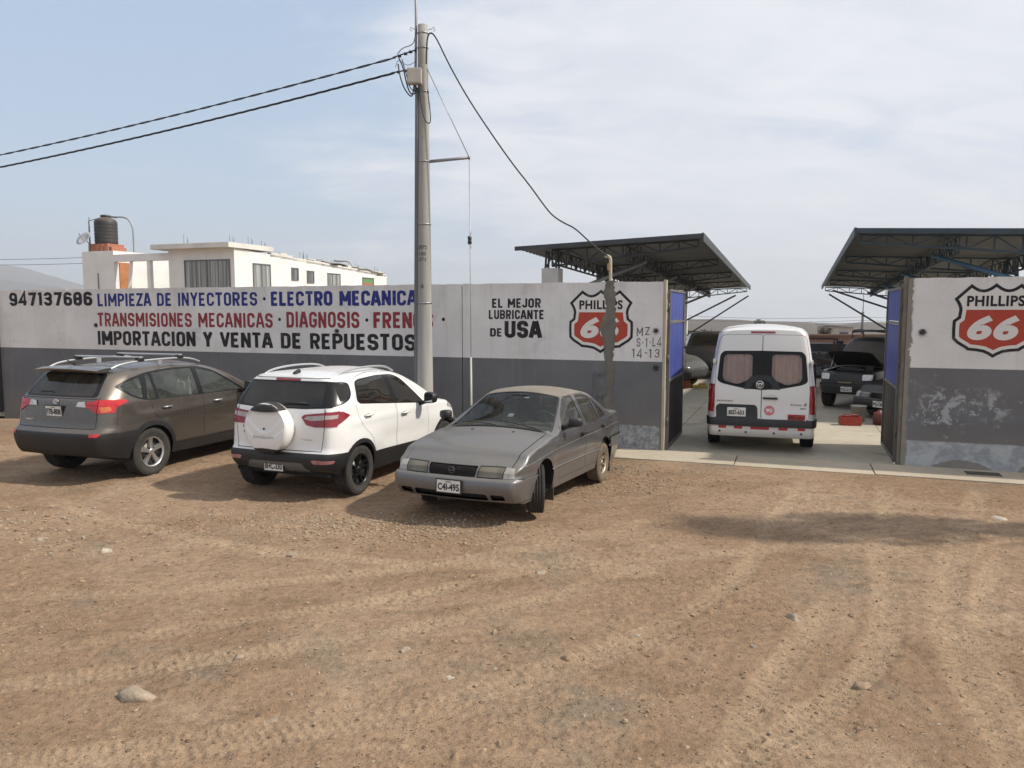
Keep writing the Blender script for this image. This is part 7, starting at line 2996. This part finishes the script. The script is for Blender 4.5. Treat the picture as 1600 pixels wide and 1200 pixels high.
# ------------------------------------------------------------------ far setting
def ridge(name, dist, pts, base, mat, depth, seed, rough, nx=160, ny=24):
    """range of hills at true distance; pts give (bearing px, crest height)"""
    f = pchip(pts)
    x0, x1 = pts[0][0], pts[-1][0]
    vs = []
    for j in range(ny + 1):
        v = j / ny
        for i in range(nx + 1):
            px = x0 + (x1 - x0) * i / nx
            u = (px - 800) / 1201
            Y = dist + depth * (v - .5)
            X = u * Y
            k = math.sin(math.pi * v) ** .8 if v < .5 else math.cos(math.pi * (v - .5)) ** .8 if v < .999 else 0
            h = base + (f(px) - base) * max(k, 0)
            vs.append((X, Y, h))
    V = np.array(vs)
    nse = fbm(V[:, 0], V[:, 1], 1 / rough, 5, seed)
    kk = np.clip((V[:, 2] - base) / max(1e-3, max(p[1] for p in pts) - base), 0, 1)
    V[:, 2] += nse * rough * .12 * kk * (1 - .75 * kk)
    fs = [(j * (nx + 1) + i, j * (nx + 1) + i + 1, (j + 1) * (nx + 1) + i + 1, (j + 1) * (nx + 1) + i) for j in range(ny) for i in range(nx)]
    g = G()
    g._add([tuple(q) for q in V], fs, 0, True)
    return struct(g.build(name, mat))


def crest(dist, pts):
    return [(px, 2.45 - (py - 486.3) * dist / 1201) for px, py in pts]


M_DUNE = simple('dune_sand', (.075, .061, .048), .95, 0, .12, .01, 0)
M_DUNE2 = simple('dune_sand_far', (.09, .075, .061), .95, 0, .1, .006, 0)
M_HILL = simple('dry_hills', (.13, .125, .125), .95, 0, .12, .004, 0)
ridge('dune_hills', 620, crest(620, [(640, 506), (860, 504), (1000, 501), (1090, 498.5), (1150, 500), (1210, 504), (1262, 505), (1292, 513), (1312, 509), (1350, 505), (1420, 506), (1600, 503), (1900, 505)]), -28, M_DUNE, 420, 5, 60)
ridge('dune_hills', 1100, crest(1100, [(600, 505), (900, 502), (1060, 500), (1180, 502), (1290, 504), (1400, 504), (1700, 500), (2000, 505)]), -45, M_DUNE2, 500, 8, 90)
ridge('far_mountains', 2900, crest(2900, [(-700, 380), (-400, 372), (-150, 395), (0, 414), (40, 419), (80, 430), (130, 445), (200, 462), (330, 480), (460, 490)]), -90, M_HILL, 1000, 12, 220)
ridge('far_mountains', 1900, crest(1900, [(-700, 420), (-300, 415), (-60, 430), (20, 440), (90, 447), (140, 456), (230, 475), (380, 489)]), -70, M_HILL, 700, 17, 140)

# low brick compound walls and sheds beyond the yard
Mbw = simple('brick_compound', (.135, .078, .058), .95, 0, .25, 1.5, .2, 8)
for i, (px0, px1, Y, z0, z1, lab) in enumerate(((1255, 1460, 42, -.2, 1.12, 'long dark reddish brick wall closing the yard right of the minibus'), (1072, 1108, 70, -1, .35, 'low brown brick wall beyond the yard, left of the minibus'))):
    a, b = at(px0, 530, Y), at(px1, 530, Y)
    o = tag(G().box((0, 0, (z0 + z1) / 2), (b.x - a.x, .25, z1 - z0)).box((0, 0, z1 + .04), (b.x - a.x + .1, .32, .08)).build('brick_wall', Mbw), lab, 'wall')
    o.location = ((a.x + b.x) / 2, Y, 0)
a = at(1304, 530, 75)
t_ = thing('shed', 'small pale shed beyond the reddish brick wall', 'shed', (a.x, 75, -1.5))
G().box((0, 0, 1.25), (2.6, 2.2, 2.5)).build('wall', simple('shed_pale', (.38, .36, .33), .9), t_)
G().box((0, 0, 2.56), (3.0, 2.6, .10), Matrix.Rotation(R(4), 3, 'Y')).build('roof', simple('shed_roof', (.28, .30, .33), .6, .2), t_)
G().box((.4, -1.12, 1.0), (.8, .06, 1.9)).build('door', simple('shed_door', (.08, .09, .12), .7), t_)


def leaf_mat(name, a, b):
    m, t = new_mat(name)
    g = t.n('ShaderNodeNewGeometry')
    finish(m, t, t.mix(g.outputs['Random Per Island'], a, b), .8, 0, None, .2)
    return m


M_LEAF = leaf_mat('dusty_leaves', (.045, .05, .03), (.11, .10, .065))
M_BARK = simple('bark', (.10, .075, .055), .95, 0, .25, 6, .3, 30)


def plant(name, label, cat, loc, h, rx, rz, n, leaf, seed, zc=None, group=None, trunk_r=.06):
    """tapered trunk with limbs and a crown of many small leaf clumps"""
    rd = random.Random(seed)
    root = thing(name, label, cat, loc, 0, group)
    zc = h - rz if zc is None else zc
    g = G()
    g.path([(0, 0, -.1), (rd.uniform(-.05, .05), 0, zc * .5), (0, .03, zc), (0, 0, zc + rz * .7)], [trunk_r, trunk_r * .8, trunk_r * .55, trunk_r * .2], 8)
    tips = []
    for k in range(max(7, int(n / 220))):
        a = rd.uniform(0, 6.28)
        u = rd.uniform(-.8, .9)
        q = math.sqrt(max(0, 1 - u * u)) * rd.uniform(.5, .92)
        e = Vector((rx * q * math.cos(a), rx * q * math.sin(a), zc + rz * u))
        b = Vector((0, 0, max(zc * .35, e.z - rx * .8 - rd.uniform(0, .3) * rz)))
        g.path([b, b.lerp(e, .5) + Vector((0, 0, .05 * rz)), e], [trunk_r * .4, trunk_r * .25, trunk_r * .1], 5)
        tips.append(e)
    g.build('trunk', M_BARK, root)
    g = G()
    vs, fs = [], []
    for i in range(n):
        e = rd.choice(tips)
        s = min(rx, rz) * .38
        p = e + Vector((rd.gauss(0, s), rd.gauss(0, s), rd.gauss(0, s * 1.1)))
        d = Vector((p.x / rx, p.y / rx, (p.z - zc) / rz))
        if d.length > 1.15 or p.z < .05:
            continue
        M = Matrix.Rotation(rd.uniform(0, 6.28), 3, 'Z') @ Matrix.Rotation(rd.uniform(-1.2, 1.2), 3, 'X')
        L = leaf * rd.uniform(.6, 1.4)
        b = len(vs)
        for q in ((0, -L, 0), (L * .42, 0, L * .12), (0, L, 0), (-L * .42, 0, L * .12)):
            vs.append(M @ Vector(q) + p)
        fs.append((b, b + 1, b + 2, b + 3))
    g._add(vs, fs)
    g.build('crown', M_LEAF, root, recalc=False)
    return root


for i, (px, Y, h, r, lab) in enumerate(((1080, 62, 1.45, .8, 'dark round shrub beyond the yard beside the left gate leaf'), (1099, 66, 1.4, .55, 'narrow dark shrub between the round shrub and the minibus'), (1184, 75, 2.15, .8, 'dark shrub showing just above the minibus roof'), (1290, 66, 1.7, .6, 'small tree beyond the yard beside the pale shed'), (1275, 50, 1.4, .22, 'thin dark sapling right of the minibus'))):
    a = at(px, 530, Y)
    plant('shrub', lab, 'shrub', (a.x, Y, -.6), h, r, h * .42, 900, .10, 20 + i, trunk_r=.05)
a = at(1347, 520, 90)
fp = thing('utility_pole', 'thin distant utility pole beyond the pickup with wires either side', 'pole', (a.x, 90, -1.5))
G().path([(0, 0, 0), (0, 0, 3.9)], [.17, .13], 10).path([(0, 0, 3.9), (0, 0, 6.2)], [.05, .03], 8).build('shaft', simple('far_pole', (.12, .115, .11), .8), fp)
g = G()
for s in (1, -1):
    g.path(sag((0, 0, 2.9), (s * 22, 6, 3.1), .35), .018, 4)
    g.path(sag((0, 0, 3.3), (s * 22, 6, 3.6), .35), .018, 4)
g.build('wire', simple('far_wire', (.10, .10, .105), .7), fp)

# slim stand-in tree out of view, added to cast shade on the lot
plant('stand_in_tree', 'slim stand-in tree, unseen at the right, added to shade the dirt', 'tree', (8.35, 7.75, 0), 6.4, .60, 2.3, 2500, .085, 4, zc=4.0, trunk_r=.10)


# ------------------------------------------------------------------ stones and gravel
def rock_geo(rd, r, sub=1):
    bm = bmesh.new()
    bmesh.ops.create_icosphere(bm, subdivisions=sub, radius=1)
    ax = [Vector((rd.uniform(-1, 1), rd.uniform(-1, 1), rd.uniform(-1, 1))).normalized() for _ in range(6)]
    ct = [rd.uniform(.45, .85) for _ in range(6)]
    sq = Vector((rd.uniform(.8, 1.3), rd.uniform(.7, 1.1), rd.uniform(.45, .8)))
    out = []
    for q in bm.verts:
        p = q.co.copy() * rd.uniform(.92, 1.06)
        for a, k in zip(ax, ct):
            d = p.dot(a)
            if d > k:
                p -= a * (d - k)
        out.append(Vector((p.x * sq.x, p.y * sq.y, p.z * sq.z)) * r)
    fs = [tuple(q.index for q in f.verts) for f in bm.faces]
    bm.free()
    return out, fs


m, t = new_mat('gravel_stone')
gm = t.n('ShaderNodeNewGeometry')
rnd = gm.outputs['Random Per Island']
c = t.mix(rnd, (.20, .138, .086), (.36, .265, .178))
c = t.mix(t.step(t.m('FRACT', t.mul(rnd, 7.31)), .80, .84), c, (.30, .255, .20))
hs = t.n('ShaderNodeHueSaturation')
t.put(hs.inputs['Color'], c)
t.put(hs.inputs['Value'], t.lin(t.noise(gm.outputs['Position'], 60, 4, .7), .3, .7, .85, 1.15))
finish(m, t, hs.outputs[0], .95, 0, None, .2)
M_GRAVEL = m


def gravel():
    rd = random.Random(42)
    protos = [rock_geo(rd, 1.0, 1) for _ in range(10)]
    V, F = [], []
    nb = 0
    spots = []

    def add(n, cx, cy, sx, sy, r0, r1, rot=0.0):
        for _ in range(n):
            a, b = rd.gauss(0, sx), rd.gauss(0, sy)
            x = cx + a * math.cos(rot) - b * math.sin(rot)
            y = cy + a * math.sin(rot) + b * math.cos(rot)
            spots.append((x, y, r0 + (r1 - r0) * rd.random() ** 3))
    add(1900, -1.4, 8.55, .95, .33, .009, .028, R(-8))
    add(500, -2.6, 8.9, .8, .3, .006, .022)
    add(700, -2.8, 9.0, 1.2, .5, .005, .02)
    add(900, 1.9, 11.0, .55, .6, .007, .026, R(-25))
    add(420, -6.0, 8.7, 1.1, .5, .010, .04)
    add(260, -4.6, 8.0, 1.0, .5, .006, .03)
    for _ in range(14):
        add(90, rd.uniform(-5, 5), rd.uniform(4.2, 9.0), rd.uniform(.3, .8), rd.uniform(.15, .4), .004, .016, rd.uniform(-.6, .6))
    for _ in range(3800):
        y = 3.5 + 8.5 * rd.random() ** 1.3
        x = rd.uniform(-1, 1) * (y * .75 + .5)
        spots.append((x, y, .003 + .016 * rd.random() ** 4))
    for _ in range(150):
        y = 3.5 + 7.5 * rd.random()
        x = rd.uniform(-.2, 1) * (y * .75)
        spots.append((x, y, .008 + .026 * rd.random() ** 3))
    xs = np.array([s[0] for s in spots])
    ys = np.array([s[1] for s in spots])
    hz = ground_h(xs, ys)
    dd = -((xs - WO.x) * WN.x + (ys - WO.y) * WN.y)
    for (x, y, r), z, d in zip(spots, hz, dd):
        if d > -.95:
            continue
        P, fs = protos[rd.randrange(10)]
        M = Matrix.Rotation(rd.uniform(0, 6.28), 3, 'Z') @ Matrix.Rotation(rd.uniform(-.4, .4), 3, 'X')
        o = Vector((x, y, z + r * .12))
        V.extend(tuple(M @ p * r + o) for p in P)
        F.extend(tuple(i + nb for i in f) for f in fs)
        nb += len(P)
    g = G()
    g.v, g.f = V, F
    g.mi = [0] * len(F)
    g.sm = [False] * len(F)
    o = g.build('gravel', M_GRAVEL, recalc=False)
    o['kind'] = 'stuff'


gravel()
M_STONE = simple('pale_stone', (.29, .232, .170), .95, 0, .35, 11, .9, 45)
M_STONEW = simple('whitish_stone', (.42, .37, .305), .95, 0, .25, 9, .6, 30)
M_STONEB = simple('brown_stone', (.28, .195, .125), .95, 0, .25, 9, .5, 30)
ROCKS = [(217, 1085, .135, 0, 'large pale half-buried boulder in the left foreground'), (842, 893, .085, 0, 'flat pale stone on the dirt in front of the grey saloon'), (456, 866, .075, 0, 'rounded tan stone below the white crossover'),
         (632, 1018, .055, 0, 'grey stone in the middle of the foreground'), (705, 1060, .075, 1, 'flat whitish stone, the whitest in the central foreground'), (163, 858, .07, 1, 'pale upright chip of plaster at the left of the lot'),
         (1560, 812, .10, 1, 'flat white slab of plaster near the right edge of the lot'), (1180, 1012, .05, 0, 'small angular stone among the tyre tracks'), (890, 1030, .06, 2, 'brown clod beside the central tyre track'),
         (1352, 1074, .06, 2, 'dark clod at the right-hand tyre tracks'), (1240, 968, .075, 0, 'broken pale stone right of the centre of the lot'), (425, 1125, .04, 0, 'small round stone in the lower left foreground'),
         (372, 1030, .045, 0, 'tan pebble, largest above the boulder'), (1335, 962, .06, 2, 'brown clod beside the right-hand tracks, farther back')]
for i, (px, py, r, mi, lab) in enumerate(ROCKS):
    th = R(5.407)
    U, V_ = (px - 800) / 1201, (py - 600) / 1201
    d = Vector((U, math.cos(th) - V_ * math.sin(th), -math.sin(th) - V_ * math.cos(th)))
    q = Vector((0, 0, 2.45)) + d * (2.45 / -d.z)
    rd = random.Random(100 + i)
    P, fs = rock_geo(rd, r, 3)
    sq = .45 if 'flat' in lab else 1.0
    g = G()
    g._add([(p.x + rd.uniform(-.03, .03) * r, p.y + rd.uniform(-.03, .03) * r, p.z * sq + rd.uniform(-.05, .05) * r) for p in P], fs, 0, i % 3 == 0)
    o = tag(g.build('stone', [M_STONE, M_STONEW, M_STONEB][mi]), lab, 'stone', 'loose stones on the dirt lot')
    o.location = (q.x, q.y, gz(q.x, q.y) - r * .22 * sq)
    o.rotation_euler = (0, 0, rd.uniform(0, 6))


# ------------------------------------------------------------------ the dusty coastal air
m = bpy.data.materials.new('air')
m.use_nodes = True
t = NT(m.node_tree)
pv = t.n('ShaderNodeVolumePrincipled')
t.put(pv.inputs['Color'], (.93, .96, 1.0))
pv.inputs['Density'].default_value = 0.00028
pv.inputs['Anisotropy'].default_value = 0.2
o_ = t.n('ShaderNodeOutputMaterial')
t.put(o_.inputs['Volume'], pv.outputs[0])
hz_ = G().box((0, 1300, 35), (6400, 5400, 390)).build('haze', m)
hz_['kind'] = 'stuff'
